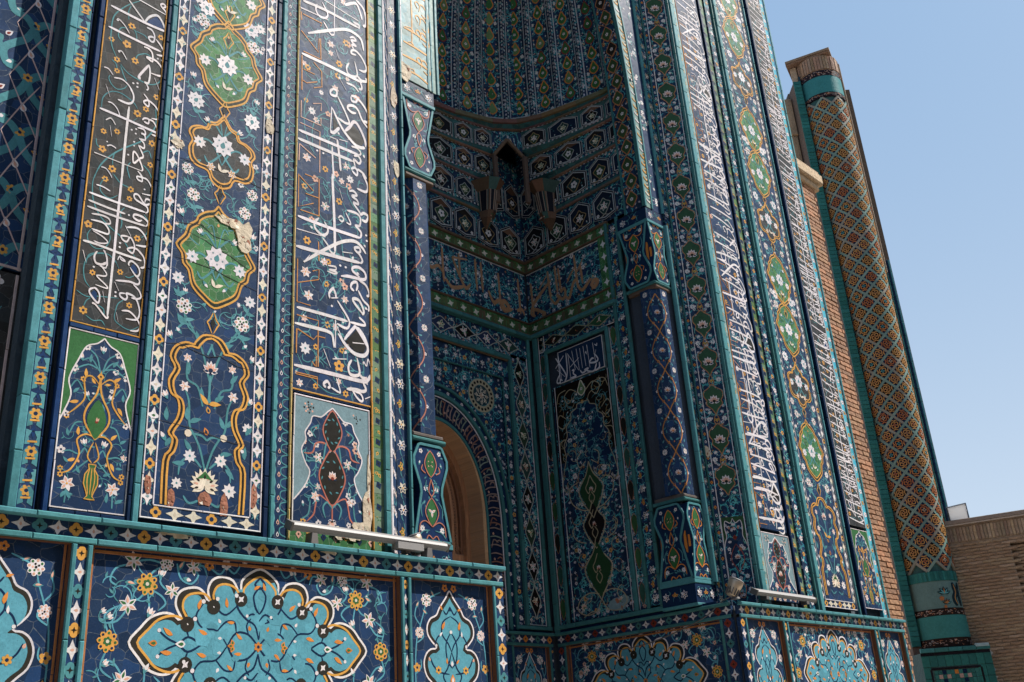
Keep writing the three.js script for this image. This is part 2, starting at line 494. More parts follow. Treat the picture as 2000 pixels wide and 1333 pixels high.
  box(x0, y0, z0, x1, y1, z1, col, b = 0) {
    const k = COf(col), A = (x, y, z) => [x, y, z];
    const X0 = x0 + b, X1 = x1 - b, Y0 = y0 + b, Y1 = y1 - b, Z = z1 - b;
    this.quad(A(X0, Y0, z1), A(X1, Y0, z1), A(X1, Y1, z1), A(X0, Y1, z1), k);
    if (b) { this.quad(A(x0, y0, Z), A(x1, y0, Z), A(X1, Y0, z1), A(X0, Y0, z1), k).quad(A(x1, y0, Z), A(x1, y1, Z), A(X1, Y1, z1), A(X1, Y0, z1), k).quad(A(x1, y1, Z), A(x0, y1, Z), A(X0, Y1, z1), A(X1, Y1, z1), k).quad(A(x0, y1, Z), A(x0, y0, Z), A(X0, Y0, z1), A(X0, Y1, z1), k); }
    this.quad(A(x0, y0, z0), A(x1, y0, z0), A(x1, y0, Z), A(x0, y0, Z), k).quad(A(x1, y0, z0), A(x1, y1, z0), A(x1, y1, Z), A(x1, y0, Z), k).quad(A(x1, y1, z0), A(x0, y1, z0), A(x0, y1, Z), A(x1, y1, Z), k).quad(A(x0, y1, z0), A(x0, y0, z0), A(x0, y0, Z), A(x0, y1, Z), k);
    this.quad(A(x1, y0, z0), A(x0, y0, z0), A(x0, y1, z0), A(x1, y1, z0), k);
    return this;
  }
  stamp(g, x = 0, y = 0, rot = 0, s = 1, z = 0) {        // another Geo's faces, moved
    const c = Math.cos(rot) * s, q = Math.sin(rot) * s, p = g.p;
    for (let i = 0; i < p.length; i += 3) { const X = p[i] * c - p[i + 1] * q + x, Y = p[i] * q + p[i + 1] * c + y; this.p.push(X, Y, p[i + 2] + z); this.u.push(X, Y); }
    for (const v of g.c) this.c.push(v);
    return this;
  }
  map(f) { for (let i = 0; i < this.p.length; i += 3) { const r = f(this.p[i], this.p[i + 1], this.p[i + 2]); this.p[i] = r[0]; this.p[i + 1] = r[1]; this.p[i + 2] = r[2]; } return this; }
  build() {
    const g = new THREE.BufferGeometry();
    g.setAttribute('position', new THREE.BufferAttribute(new Float32Array(this.p), 3));
    g.setAttribute('uv', new THREE.BufferAttribute(new Float32Array(this.u), 2));
    g.setAttribute('color', new THREE.BufferAttribute(new Float32Array(this.c), 3));
    g.computeVertexNormals();
    return g;
  }
  get n() { return this.p.length; }
}

// ---------------------------------------------------------------- textures and materials
function noiseGrid(n, s) { let q = s; const r = () => { q = (q + 0x6d2b79f5) | 0; let t = Math.imul(q ^ (q >>> 15), 1 | q); t = (t + Math.imul(t ^ (t >>> 7), 61 | t)) ^ t; return ((t ^ (t >>> 14)) >>> 0) / 4294967296; }; const a = new Float32Array(n * n); for (let i = 0; i < n * n; i++) a[i] = r(); return (x, y) => { x = ((x % 1) + 1) % 1 * n; y = ((y % 1) + 1) % 1 * n; const i = Math.floor(x), j = Math.floor(y), f = x - i, g = y - j, u = f * f * (3 - 2 * f), v = g * g * (3 - 2 * g), I = (i + 1) % n, J = (j + 1) % n; return lerp(lerp(a[j * n + i], a[j * n + I], u), lerp(a[J * n + i], a[J * n + I], u), v); }; }
const N4 = noiseGrid(5, 11), N16 = noiseGrid(17, 12), N64 = noiseGrid(67, 13), N200 = noiseGrid(211, 14);
const fbm = (x, y) => N4(x, y) * .4 + N16(x, y) * .3 + N64(x, y) * .2 + N200(x, y) * .1;
function tex(W, H, f, srgb, rep = 1, repy = rep) {
  const d = new Uint8Array(W * H * 4);
  for (let j = 0; j < H; j++) for (let i = 0; i < W; i++) { const c = f(i / W, j / H), o = (j * W + i) * 4; for (let k = 0; k < 3; k++) d[o + k] = clamp((srgb ? Math.pow(Math.max(c[k] ?? c, 0), 1 / 2.2) : c[k] ?? c) * 255, 0, 255); d[o + 3] = 255; }
  const t = new THREE.DataTexture(d, W, H); t.magFilter = THREE.LinearFilter; t.minFilter = THREE.LinearMipmapLinearFilter; t.generateMipmaps = true; t.wrapS = t.wrapT = THREE.RepeatWrapping; t.repeat.set(rep, repy);
  if (srgb) t.colorSpace = THREE.SRGBColorSpace; t.needsUpdate = true; return t;
}
// glaze: mottled, with pits and specks of grime
const pit = (x, y) => { const a = N200(x * .9 + .13, y * .9 + .7); return a > .9 ? 1 : 0; };
const T_GLAZE = tex(1024, 1024, (x, y) => { const m = .80 + .34 * (fbm(x, y) - .5) + .10 * (N200(x, y) - .5) + .12 * (N64(x + .3, y) - .5); return [m, m, m].map((v) => (pit(x, y) ? v * .66 + .05 : v)); }, true, 2.1);
const T_ROUGH = tex(512, 512, (x, y) => { const v = .33 + .26 * Math.pow(fbm(x + .5, y), 1.3) + (pit(x, y) ? .25 : 0); return [v, v, v]; }, false, 2.1);
const T_BUMP = tex(1024, 1024, (x, y) => { const v = .5 * N16(x, y) + .3 * N4(x + .2, y) + .12 * N64(x, y) - (pit(x, y) ? .14 : 0) + .1; return [v, v, v]; }, false, 2.1);
// cut-tile ground: irregular pieces with pale mortar lines between them
function sprigs(n, blooms, s) {                         // fine tendrils and blossoms for fields too far off to tell their pieces apart
  const N = 1024, c = document.createElement('canvas'); c.width = c.height = N; const x = c.getContext('2d'); let q = s; const r = () => { q = (q * 1664525 + 1013904223) >>> 0; return q / 4294967296; };
  const each = (f) => { for (const a of [-N, 0, N]) for (const b of [-N, 0, N]) { x.save(); x.translate(a, b); f(); x.restore(); } };
  for (let i = 0; i < n; i++) { const X = r() * N, Y = r() * N, R = 30 + r() * 60, a = r() * 6.28, l = 1.5 + r() * 3, k = ['#3f8f96', '#4b9aa0', '#2f7d86', '#5f9a8c'][Math.floor(r() * 4)], w = 7 + r() * 4; each(() => { x.strokeStyle = k; x.lineCap = 'round'; x.lineWidth = w; x.beginPath(); x.arc(X, Y, R, a, a + l); x.stroke(); x.fillStyle = k; for (const t of [.3, .7]) { x.beginPath(); x.ellipse(X + R * 1.12 * Math.cos(a + l * t), Y + R * 1.12 * Math.sin(a + l * t), 17, 7, a + l * t + .9, 0, 6.3); x.fill(); } }); }
  for (let i = 0; i < blooms; i++) { const X = r() * N, Y = r() * N, R = 12 + r() * 12, k = ['#b9aeb0', '#a99fa2', '#b5a07a', '#a06a3c', '#b4968c'][Math.floor(r() * r() * 5)], p = 4 + Math.floor(r() * 3), a = r() * 6; each(() => { x.fillStyle = k; for (let j = 0; j < p; j++) { x.beginPath(); x.ellipse(X + R * .6 * Math.cos(a + j * 6.283 / p), Y + R * .6 * Math.sin(a + j * 6.283 / p), R * .55, R * .34, a + j * 6.283 / p, 0, 6.3); x.fill(); } x.fillStyle = '#16243c'; x.beginPath(); x.arc(X, Y, R * .25, 0, 6.3); x.fill(); }); }
  const d = x.getImageData(0, 0, N, N).data, lin = (v) => Math.pow(v / 255, 2.2);
  return (u, v) => { const o = ((Math.floor(v * N) % N) * N + Math.floor(u * N) % N) * 4; return d[o + 3] > 100 ? [lin(d[o]), lin(d[o + 1]), lin(d[o + 2])] : null; };
}
function mosaic(base, mortar, s, cells = 62, tone = .22, deco = null) {
  let q = s; const r = () => { q = (q * 1664525 + 1013904223) >>> 0; return q / 4294967296; };
  const G = Math.round(Math.sqrt(cells)), P = []; for (let j = 0; j < G; j++) for (let i = 0; i < G; i++) P.push([(i + .12 + .76 * r()) / G, (j + .12 + .76 * r()) / G, r(), r()]);
  return tex(1024, 1024, (x, y) => {
    x += .018 * (N16(x, y) - .5); y += .018 * (N16(y + .3, x) - .5);
    const gi = Math.floor(x * G), gj = Math.floor(y * G); let d1 = 9, d2 = 9, c = null, e = null;
    for (let j = -2; j <= 2; j++) for (let i = -2; i <= 2; i++) { const p = P[((gj + j + 2 * G) % G) * G + (gi + i + 2 * G) % G], X = p[0] + Math.floor((gi + i) / G), Y = p[1] + Math.floor((gj + j) / G), d = Math.hypot(x - X, y - Y); if (d < d1) { d2 = d1; e = c; d1 = d; c = p; } else if (d < d2) { d2 = d; e = p; } }
    const gap = d2 - d1, open = ((c[3] + (e?.[3] ?? 0)) % 1) < .8, w = .0034 * (.5 + N64(x, y));
    if (open && gap < w) { const m = .6 + .6 * N200(x, y); return mortar.map((v) => v * m); }
    const dc = deco && deco(((x % 1) + 1) % 1, ((y % 1) + 1) % 1); if (dc) { const m = .85 + .3 * fbm(x, y); return dc.map((v) => v * m); }
    const t = 1 + (c[2] - .5) * 2 * tone, m = t * (.82 + .36 * fbm(x, y) + .14 * (N200(x, y) - .5)) * (pit(x, y) ? .8 : 1);
    return [base[0] * m * (1 + (c[3] - .5) * .3), base[1] * m, base[2] * m * (1 - (c[3] - .5) * .18)].map((v) => v + (pit(x + .4, y) ? .02 : 0));
  }, true, 2.0);
}
const phys = (o) => new THREE.MeshPhysicalMaterial({ metalness: 0, ior: 1.5, side: THREE.DoubleSide, ...o });
const glazed = { roughness: 1, roughnessMap: T_ROUGH, bumpMap: T_BUMP, bumpScale: 0.0012, specularIntensity: .09 };
const MAT = {
  glaze: phys({ vertexColors: true, map: T_GLAZE, ...glazed }),
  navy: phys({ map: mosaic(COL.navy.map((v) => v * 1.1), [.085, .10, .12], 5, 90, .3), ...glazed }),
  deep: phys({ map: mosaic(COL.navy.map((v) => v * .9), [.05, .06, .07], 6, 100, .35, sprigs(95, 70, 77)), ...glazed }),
  black: phys({ map: mosaic([.026, .0255, .025], [.075, .075, .075], 7, 90, .3), ...glazed }),
  green: phys({ map: mosaic([.036, .125, .044], [.20, .24, .17], 8, 170, .42), ...glazed }),
  aqua: phys({ map: mosaic([.055, .30, .37], [.35, .37, .36], 9, 60, .12), ...glazed }),
  grey: phys({ map: mosaic([.16, .25, .25], [.30, .30, .26], 10, 60, .2), ...glazed }),
  matte: phys({ vertexColors: true, map: T_GLAZE, roughness: .92, bumpMap: T_BUMP, bumpScale: .01 }),
};
const meshOf = (name, geo, mat, parent, x = 0, y = 0, z = 0, rot = 0, s = 1) => { const m = new THREE.Mesh(geo, mat); m.name = numbered(name); m.position.set(x, y, z); m.rotation.z = rot; if (s !== 1) m.scale.setScalar(s); m.castShadow = m.receiveShadow = true; parent.add(m); return m; };
function thing(name, label, category, x = 0, y = 0, z = 0, turn = 0, group) { const o = new THREE.Group(); o.name = numbered(name); scene.add(o); o.position.set(x, y, z); o.rotation.y = turn; o.userData = { label, category }; if (group) o.userData.group = group; return o; }

class Panel {                                            // a flat tiled field; local x right, y up, z out of the wall
  constructor(parent, name, x, y, z, turn, w, h, mat, o = {}) {
    this.g = new THREE.Group(); this.g.name = numbered(name); this.g.position.set(x, y, z); this.g.rotation.y = turn; parent.add(this.g);
    this.w = w; this.h = h; this.acc = {};
    if (o.label) this.g.userData.label = o.label;
    if (mat) { const g = new Geo(); if (o.shape) g.poly(o.shape, -(o.d ?? .03), 0, [1, 1, 1], o.holes || [], 0); else g.box(0, 0, -(o.d ?? .03), w, h, 0, [1, 1, 1]); const uo = rnd() * 3; for (let i = 0; i < g.u.length; i++) g.u[i] += uo; meshOf(o.ground || 'ground', g.build(), mat, this.g); }
  }
  put(name, geo, x, y, rot = 0, s = 1, z = 0, mat = MAT.glaze) { return meshOf(name, geo, mat, this.g, x, y, z + rr(0, .00025), rot, s); }
  a(name) { return (this.acc[name] ??= new Geo()); }
  done() { for (const k in this.acc) if (this.acc[k].n) { const m = meshOf(k, this.acc[k].build(), MAT.glaze, this.g); if (this.stuff?.includes(k)) m.userData.kind = 'stuff'; } this.acc = {}; return this; }
}
// bars of glazed brick laid end to end: every bar a piece of its own
const barCache = {};
function barGeo(l, w, d, col, v) { const k = [l.toFixed(3), w.toFixed(3), d.toFixed(3), col, v].join(); return (barCache[k] ??= new Geo().box(0, -w / 2, 0, l, w / 2, d, jit(COf(col), .16), Math.min(.004, d * .4)).build()); }
function bars(parent, x0, y0, x1, y1, w, d, col, len = .24, z = 0, name = 'border_tile', mat = MAT.glaze) {
  const L = Math.hypot(x1 - x0, y1 - y0), n = Math.max(1, Math.round(L / len)), s = L / n, a = Math.atan2(y1 - y0, x1 - x0);
  for (let i = 0; i < n; i++) { const m = meshOf(name, barGeo(s - .0025, w, d, col, Math.floor(rnd() * 4)), mat, parent, x0 + Math.cos(a) * s * i, y0 + Math.sin(a) * s * i, z + rr(-.0012, .0012), a + rr(-.003, .003)); m.rotation.x = rr(-.006, .006); }
}
// ---------------------------------------------------------------- cut-tile motifs, each a geometry of real size (about 3 cm radius), three variants of tone
const Z0 = 0, Z1 = .0008, Z2 = .0012, Z3 = .0016;
const motifs = {};
function motif(key, f) { if (!motifs[key]) motifs[key] = [0, 1, 2].map(() => { const g = new Geo(); f(g); return { geo: g.build(), raw: g }; }); return motifs[key]; }
const mo = (key) => pick(MOT[key]).geo, moRaw = (key) => pick(MOT[key]).raw;
const MOT = new Proxy({}, { get: (_, key) => motif(key, (g) => DRAW[key.split(':')[0]](g, ...key.split(':').slice(1))) });
const DRAW = {
  star4(g, core = 'pink', body = 'white') { const p = []; for (let i = 0; i < 4; i++) { const a = i * Math.PI / 2, L = i % 2 ? .0325 : .041; p.push([Math.cos(a) * L, Math.sin(a) * L]); for (const q of [.28, .5, .72]) { const b = a + q * Math.PI / 2, r = .0165 + .004 * Math.abs(q - .5) * 4; p.push([Math.cos(b) * r, Math.sin(b) * r]); } } g.poly(p, Z0, Z1, body); g.poly(petal(.018, .0065).map(([x, y]) => [x, y - .009]), Z1, Z2, core, [], .2); },
  quatre(g, col = 'yellow') { g.poly(lobes(4, .0315, .008, 6, 0), Z0, Z1, col); g.poly(starp(4, .014, .0055, 0), Z1, Z2, 'black'); },
  ring5(g, col = 'yellow') { g.poly(lobes(6, .026, .009, 4), Z0, Z1, col); g.poly(circ(0, 0, .009, 8), Z1, Z2, 'navy'); },
  ring4(g, col = 'yellow') { g.poly(lobes(4, .026, .008, 5, 0), Z0, Z1, col); g.poly(circ(0, 0, .010, 8), Z1, Z2, 'navy'); },
  rosette(g, core = 'turq') { g.poly(starp(9, .034, .025), Z0, Z1, 'white'); for (let i = 0; i < 5; i++) g.poly(circ(.017 * Math.cos(i * 1.257), .017 * Math.sin(i * 1.257), .0028, 5), Z1, Z2, 'grey'); g.poly(rotp(petal(.022, .008), 0, 1, 0, -.010), Z1, Z2, core); },
  star8(g) { g.poly(starp(8, .033, .021), Z0, Z1, 'white'); g.poly(circ(0, 0, .006, 7), Z1, Z2, 'turq'); },
  lily6(g, c1 = 'pink', c2 = 'green') { for (let i = 0; i < 6; i++) { const a = i * TAU / 6; g.poly(rotp(petal(.037, .0105), a), Z0, Z1 + (i % 2) * .0003, 'white'); g.poly(rotp(petal(.024, .005), a, 1, -.007 * Math.sin(a), .007 * Math.cos(a)), Z1, Z2 + .0003, i % 2 ? c1 : c2); } g.poly(circ(0, 0, .006, 8), Z1, Z3, 'white'); },
  petal6(g, c = 'navy', body = 'white') { for (let i = 0; i < 6; i++) { const a = i * TAU / 6; g.poly(rotp(petal(.034, .011), a), Z0, Z1 + (i % 2) * .0003, body); g.poly(rotp(petal(.021, .0055), a, 1, -.007 * Math.sin(a), .007 * Math.cos(a)), Z1, Z2, c); } g.poly(circ(0, 0, .005, 7), Z1, Z3, 'yellow'); },
  daisy(g, c = 'yellow') { g.poly(lobes(8, .036, .011, 4), Z0, Z1, c); for (let i = 0; i < 8; i++) g.poly(circ(.026 * Math.cos(i * TAU / 8), .026 * Math.sin(i * TAU / 8), .0045, 6), Z1, Z2, i % 2 ? 'navy' : 'green'); g.poly(lobes(6, .015, .004, 4), Z1, Z2, 'green'); g.poly(circ(0, 0, .006, 7), Z2, Z3, 'cream'); },
  hexrose(g, c = 'green') { g.poly(lobes(8, .034, .008, 4), Z0, Z1, 'white'); for (let i = 0; i < 8; i++) g.poly(circ(.025 * Math.cos(i * TAU / 8), .025 * Math.sin(i * TAU / 8), .0055, 6), Z1, Z2, i % 2 ? 'pink' : c); for (let i = 0; i < 5; i++) g.poly(circ(.012 * Math.cos(i * TAU / 5 + .3), .012 * Math.sin(i * TAU / 5 + .3), .0048, 5), Z1, Z2, pick(['pink', c, 'black'])); g.poly(circ(0, 0, .0055, 6), Z1, Z2, 'black'); },
  flower5(g, c = 'white', k = 'navy') { g.poly(lobes(5, .030, .010, 5), Z0, Z1, c); g.poly(circ(0, 0, .0085, 7), Z1, Z2, k); for (let i = 0; i < 5; i++) g.poly(circ(.018 * Math.cos(i * 1.257 + .94), .018 * Math.sin(i * 1.257 + .94), .003, 5), Z1, Z2, 'pink'); },
  lotus(g, core = 'black', c = 'white') { for (const [a, l, w] of [[-1.5, .028, .009], [1.5, .028, .009], [-.95, .036, .010], [.95, .036, .010], [-.42, .040, .011], [.42, .040, .011], [0, .042, .011]]) { g.poly(rotp(petal(l, w), a, 1, 0, -.012), Z0, Z1 + .0004 * (1.6 - Math.abs(a)), c); g.poly(rotp(petal(l * .6, w * .5), a, 1, -.008 * Math.sin(a), -.012 + .008 * Math.cos(a)), Z1, Z2 + .0004 * (1.6 - Math.abs(a)), Math.abs(a) > 1 ? 'navy' : 'pink'); } g.poly(circ(0, -.006, .009, 8, .008), Z2, Z3 + .0004, core); },
  peony(g) { for (let i = 0; i < 13; i++) { const a = -2.1 + i * .35; g.poly(rotp(petal(.062 - .012 * Math.abs(a) / 2, .013), a, 1, 0, -.02), Z0, Z1 + (i % 2) * .0004, 'cream'); } for (let i = 0; i < 9; i++) { const a = -1.9 + i * .475; g.poly(rotp(petal(.018, .0045), a, 1, -.022 * Math.sin(a), -.02 + .022 * Math.cos(a)), Z1, Z2 + .0003, i % 2 ? 'pink' : 'black'); } g.poly([[-.03, .0], [0, .03], [.03, 0], [0, .006]], Z2, Z3, 'green'); },
  bud(g, c = 'white') { g.poly(rotp(petal(.034, .011), 0, 1, 0, .004), Z0, Z1, c); g.poly([[-.013, .018], [-.009, 0], [0, -.014], [.009, 0], [.013, .018], [0, .008]], Z0, Z2, 'turq'); },
  tulip(g, c = 'white') { for (const a of [-.5, .5, 0]) g.poly(rotp(petal(.036, .009), a), Z0, Z1 + (a ? 0 : .0005), c); for (const a of [-.5, .5]) g.poly(rotp(petal(.02, .0042), a, 1, -.007 * Math.sin(a), .007), Z1, Z2, 'pink'); g.poly([[-.010, .012], [-.007, -.002], [0, -.012], [.007, -.002], [.010, .012], [0, .004]], Z0, Z3, 'turq'); },
  leaf(g, c = 'turq', core = '') { const p = []; for (let i = 0; i <= 8; i++) { const t = i / 8; p.push([.011 * Math.sin(Math.PI * Math.pow(t, .85)) + .016 * t * t, .05 * t]); } for (let i = 7; i > 0; i--) { const t = i / 8; p.push([-.009 * Math.sin(Math.PI * Math.pow(t, .85)) + .016 * t * t, .05 * t]); } g.poly(p, Z0, Z1, c); if (core) g.poly(p.map(([x, y]) => [x * .55 + .001, y * .6 + .012]), Z1, Z2, core); },
  drop(g, c = 'white', k = 'pink') { g.poly(petal(.036, .0125).map(([x, y]) => [x, y - .014]), Z0, Z1, c); g.poly(petal(.02, .006).map(([x, y]) => [x, y - .008]), Z1, Z2, k); },
  diamond(g, c = 'red') { g.poly([[0, -.02], [.016, 0], [0, .02], [-.016, 0]], Z0, Z1, c); g.poly(circ(0, 0, .005, 5), Z1, Z2, 'black'); },
  dot(g, c = 'white') { g.poly(circ(0, 0, .012, 8), Z0, Z1, c); },
  spade(g, c = 'orange', inner = 'green') { const p = spline([[0, .06], [-.022, .022], [-.034, -.006], [-.024, -.03], [0, -.045], [.024, -.03], [.034, -.006], [.022, .022]], 3, true); g.ring(p, .007, Z0, Z2, c); g.poly(p.map(([x, y]) => [x * .8, y * .8]), Z0, Z1, inner); g.poly(rotp(lobes(5, .011, .004, 3), .3), Z1, Z2, 'white'); g.poly(circ(0, 0, .004, 5), Z2, Z3, 'red'); },
  trefoil(g, c = 'yellow') { for (const a of [-1.15, 1.15, 0]) g.poly(rotp(petal(.03, .011), a), Z0, Z1, c); for (const a of [-1.15, 1.15, 0]) g.poly(rotp(petal(.014, .005), a, 1, -.008 * Math.sin(a), .008 * Math.cos(a)), Z1, Z2, 'green'); },
  letter_dot(g) { g.poly(circ(0, 0, .010, 8, .009), Z0, Z2, 'white'); },
};
// a spiral or arching tendril, turquoise
function tendril(g, x, y, a, L, curl, w = .0055, col = 'turq', z = Z1) {
  const p = [[x, y]], n = 9; let A = a; for (let i = 0; i < n; i++) { x += Math.cos(A) * L / n; y += Math.sin(A) * L / n; A += curl / n * (1 + i / n); p.push([x, y]); }
  g.rib(p, w, Z0, z, col, { t0: .8, t1: .15, seg: 2, tl: .4 }); return [x, y, A];
}
const KINDS = { flower: ['flower5', 'lily6', 'star8'], };
// free vegetal filling of a rectangle: tendrils first, then blossoms at their ends
function vines(P, x0, y0, x1, y1, n, o = {}) {
  const g = P.a(o.name || 'vine');
  for (let i = 0; i < n; i++) {
    const x = rr(x0, x1), y = rr(y0, y1); if (o.skip && o.skip(x, y)) continue; const a = rr(0, TAU), c = pick([-1, 1]) * rr(2, 4.4), L = rr(.10, .24) * (o.s ?? 1);
    const pts = [[x, y]]; let A = a, X = x, Y = y, ok = true; for (let k = 0; k < 9; k++) { X += Math.cos(A) * L / 9; Y += Math.sin(A) * L / 9; A += c / 9; if (X < x0 || X > x1 || Y < y0 || Y > y1) { ok = k > 3; break; } if (o.skip && o.skip(X, Y)) break; pts.push([X, Y]); }
    if (!ok || pts.length < 4) continue;
    g.rib(pts, (o.w ?? .006) * (o.s ?? 1), Z0, o.z ?? Z1 * .8, pick(o.col || ['turq', 'turq', 'aqua']), { t0: .7, t1: .3, seg: 2 });
    if (rnd() < .75) g.stamp(moRaw(pick(['leaf:turq', 'leaf:aqua'])), pts[3][0], pts[3][1], A + 1.2, .7 * (o.s ?? 1)); if (rnd() < .5) g.stamp(moRaw('leaf:turq'), pts[2][0], pts[2][1], a - 2.2, .6 * (o.s ?? 1));
    const e = pts.at(-1);
    if (o.ends && rnd() < (o.p ?? .7)) P.put(o.endName || 'blossom', mo(pick(o.ends)), e[0], e[1], A - Math.PI / 2, rr(.7, 1) * (o.s ?? 1));
  }
}
// a row of alternating motifs along a line, as in the borders of stars and rosettes
function row(P, x0, y0, x1, y1, pitch, seq, s = 1, names = {}, o = {}) {
  const L = Math.hypot(x1 - x0, y1 - y0), n = Math.max(1, Math.round(L / pitch)), a = Math.atan2(y1 - y0, x1 - x0), st = L / n;
  for (let i = 0; i < n; i++) {
    const k = seq[(i + (o.from ?? 0)) % seq.length], t = (i + .5) * st, x = x0 + Math.cos(a) * t, y = y0 + Math.sin(a) * t, rot = o.fixed ?? (k.startsWith('star4') ? a : a - (o.turn ?? 0));
    if (o.skip && o.skip(x, y)) continue;
    P.put(names[k] || (k.startsWith('star4') ? 'star_tile' : k.startsWith('quatre') || k.startsWith('ring') ? 'rosette_tile' : 'flower_tile'), mo(k), x, y, rot + rr(-.05, .05), s * rr(.95, 1.03));
  }
}
function trace(P, list, o = {}) {                        // pen strokes given in millimetres
  for (const [k, w, ...n] of list) {
    const pts = pairs(n).map(([x, y]) => [x / 1000 + (o.dx ?? 0), y / 1000 + (o.dy ?? 0)]), W = w / 1000;
    if (pts.some(([x, y]) => y > (o.top ?? 99) || y < (o.bottom ?? -9))) continue;
    const [x, y] = pts[0], put = (nm, key, r) => P.put(nm, mo(key), x, y, rr(0, 6), W / r);
    if (o.single && (k === 'w' || k === 'o' || k === 'p' || k === 'b' || k === 'k')) { const q = new Geo(), fill = k === 'b' || k === 'k'; if (fill) q.poly(pts, Z0, .0012, k === 'b' ? 'cobalt' : 'black'); else if (k === 'w') q.rib(pts, W, Z0, Z3 + .0002, 'white', { seg: 6, t0: .45, t1: .35, tl: .10, nib: .22 }); else q.rib(pts, W, Z0, Z3, k === 'o' ? [.50, .22, .07] : [.55, .33, .25], { smooth: false, t0: 1, t1: 1 }); meshOf(fill ? 'counter_tile' : k === 'w' ? 'letter_stroke' : 'kufic_stroke', q.build(), MAT.glaze, P.g); }
    else if (k === 'w') P.a('inscription').rib(pts, W, Z0, Z3 + .0002, 'white', { seg: 6, t0: .45, t1: .35, tl: .10, nib: .22 });
    else if (k === 'd') P.put('letter_dot', mo('letter_dot'), x, y, rr(-.3, .3), W / .020);
    else if (k === 't') P.a('vine').rib(pts, W, Z0, Z1, 'turq', { seg: 5, t0: .5, t1: .3 });
    else if (k === 'b') P.a('counter_tile').poly(pts, Z0, .0012, 'cobalt');
    else if (k === 'k') P.a('counter_tile').poly(pts, Z0, .0012, 'black');
    else if (k === 'o') P.a('kufic_line').rib(pts, W, Z0, Z3, [.50, .22, .07], { smooth: false, t0: 1, t1: 1 });
    else if (k === 'p') P.a('kufic_line').rib(pts, W, Z0, Z3, [.55, .33, .25], { smooth: false, t0: 1, t1: 1 });
    else if (k === 'f') put('flower', 'ring5', .026);
    else if (k === 's') put('flower', 'flower5:yellow', .030);
    else if (k === 'g') put('flower', pick(['petal6:pink', 'lily6', 'star8']), .034);
  }
}
// alike letter forms for the inscriptions seen edge-on: tall shafts, bowls and ties
function script(P, w, h, n, o = {}) {
  const g = P.a('inscription'), W = o.w ?? .016, c = o.col || 'white', up = o.up ?? 1;
  for (let i = 0; i < n; i++) {
    const y = h * (i + .5) / n + rr(-.01, .01), k = rnd();
    if (k < .55) g.rib([[w * rr(.04, .12), y + rr(.0, .02)], [w * .5, y + .005], [w * rr(.8, .94), y - rr(.0, .03)]], W, Z0, Z3 + .0002, c, { t0: .6, t1: .5, nib: .15 });
    if (k > .35) g.rib([[w * .62, y + .03], [w * .74, y + .045], [w * .86, y + .01], [w * .92, y - .035], [w * .84, y - .06], [w * .70, y - .045]], W * .85, Z0, Z3 + .0002, c, { t0: .5, t1: .3, nib: .25 });
    if (k > .5) g.rib([[w * .58, y - .01], [w * .50, y + .03], [w * .58, y + .05], [w * .66, y + .02], [w * .62, y - .03]], W * .7, Z0, Z3 + .0002, c, { nib: .2 });
    if (rnd() < .25) g.rib([[w * rr(.28, .4), y - .12], [w * rr(.30, .44), y + .2]], W * .9, Z0, Z3 + .0003, c, { t0: .7, t1: .8 });
    if (rnd() < .6) g.rib([[w * rr(.15, .3), y + .02], [w * .36, y + .035], [w * .42, y + .01]], W * .5, Z0, Z3 + .0001, c);
    if (rnd() < .5) P.put('letter_dot', mo('letter_dot'), w * rr(.45, .75), y + rr(-.04, .04), 0, W / .020);
  }
}
// ---------------------------------------------------------------- the tiled portal: piers
const F = -.06, RZ = -.28;                               // front face of the piers; face of the recess beside the columns
const glz = (p, name, x0, y0, x1, y1, z, col = [1, 1, 1], mat = MAT.glaze, z1) => { };
const boxMesh = (parent, name, x0, y0, z0, x1, y1, z1, mat, col = 'clay', b = 0) => { const q = parent.position ?? { x: 0, y: 0, z: 0 }; return meshOf(name, new Geo().box(x0 - q.x, y0 - q.y, z0 - q.z, x1 - q.x, y1 - q.y, z1 - q.z, col, b).build(), mat, parent); };
const frameOf = (parent, name, z, turn = 0, x = 0, y = 0) => new Panel(parent, name, x - (turn ? 0 : parent.position.x), y - parent.position.y, z - parent.position.z, turn, 0, 0, null);
const sub = (parent, name, x, y, z, w, h, mat, o = {}) => new Panel(parent, name, x - parent.position.x, y - parent.position.y, z - parent.position.z, o.turn ?? 0, w, h, mat, o);
const line = (P, x0, y0, x1, y1, w, col, len = .22, d = .004) => bars(P.g, x0, y0, x1, y1, w, d, col, len, 0, 'border_strip');

// one long field of green and black cartouches, traced on the left pier and repeated up the right one
const CART_A = [[-.005, .30], [.03, .265], [.075, .243], [.115, .205], [.125, .175], [.165, .135], [.18, .08], [.222, .015], [.19, -.03], [.18, -.08], [.15, -.11], [.135, -.165], [.115, -.2], [.065, -.24], [0, -.275]];
const CART_B = [[.0, .185], [.045, .13], [.085, .115], [.10, .075], [.135, .07], [.18, .045], [.195, .005], [.175, -.035], [.19, -.08], [.18, -.145], [.14, -.178], [.08, -.185], [.055, -.235], [0, -.26]];
const ARCH_M = [[0, .0], [.05, -.012], [.085, -.055], [.092, -.068], [.135, -.068], [.185, -.10], [.205, -.155], [.178, -.205], [.205, -.27], [.19, -.33], [.158, -.35], [.145, -.395], [.155, -.45], [.19, -.515], [.168, -.545], [.178, -.60], [.205, -.65], [.202, -.845]];
const mirrored = (h) => [...h, ...h.slice(1, h[h.length - 1][0] === 0 ? -1 : undefined).reverse().map(([x, y]) => [-x, y])];
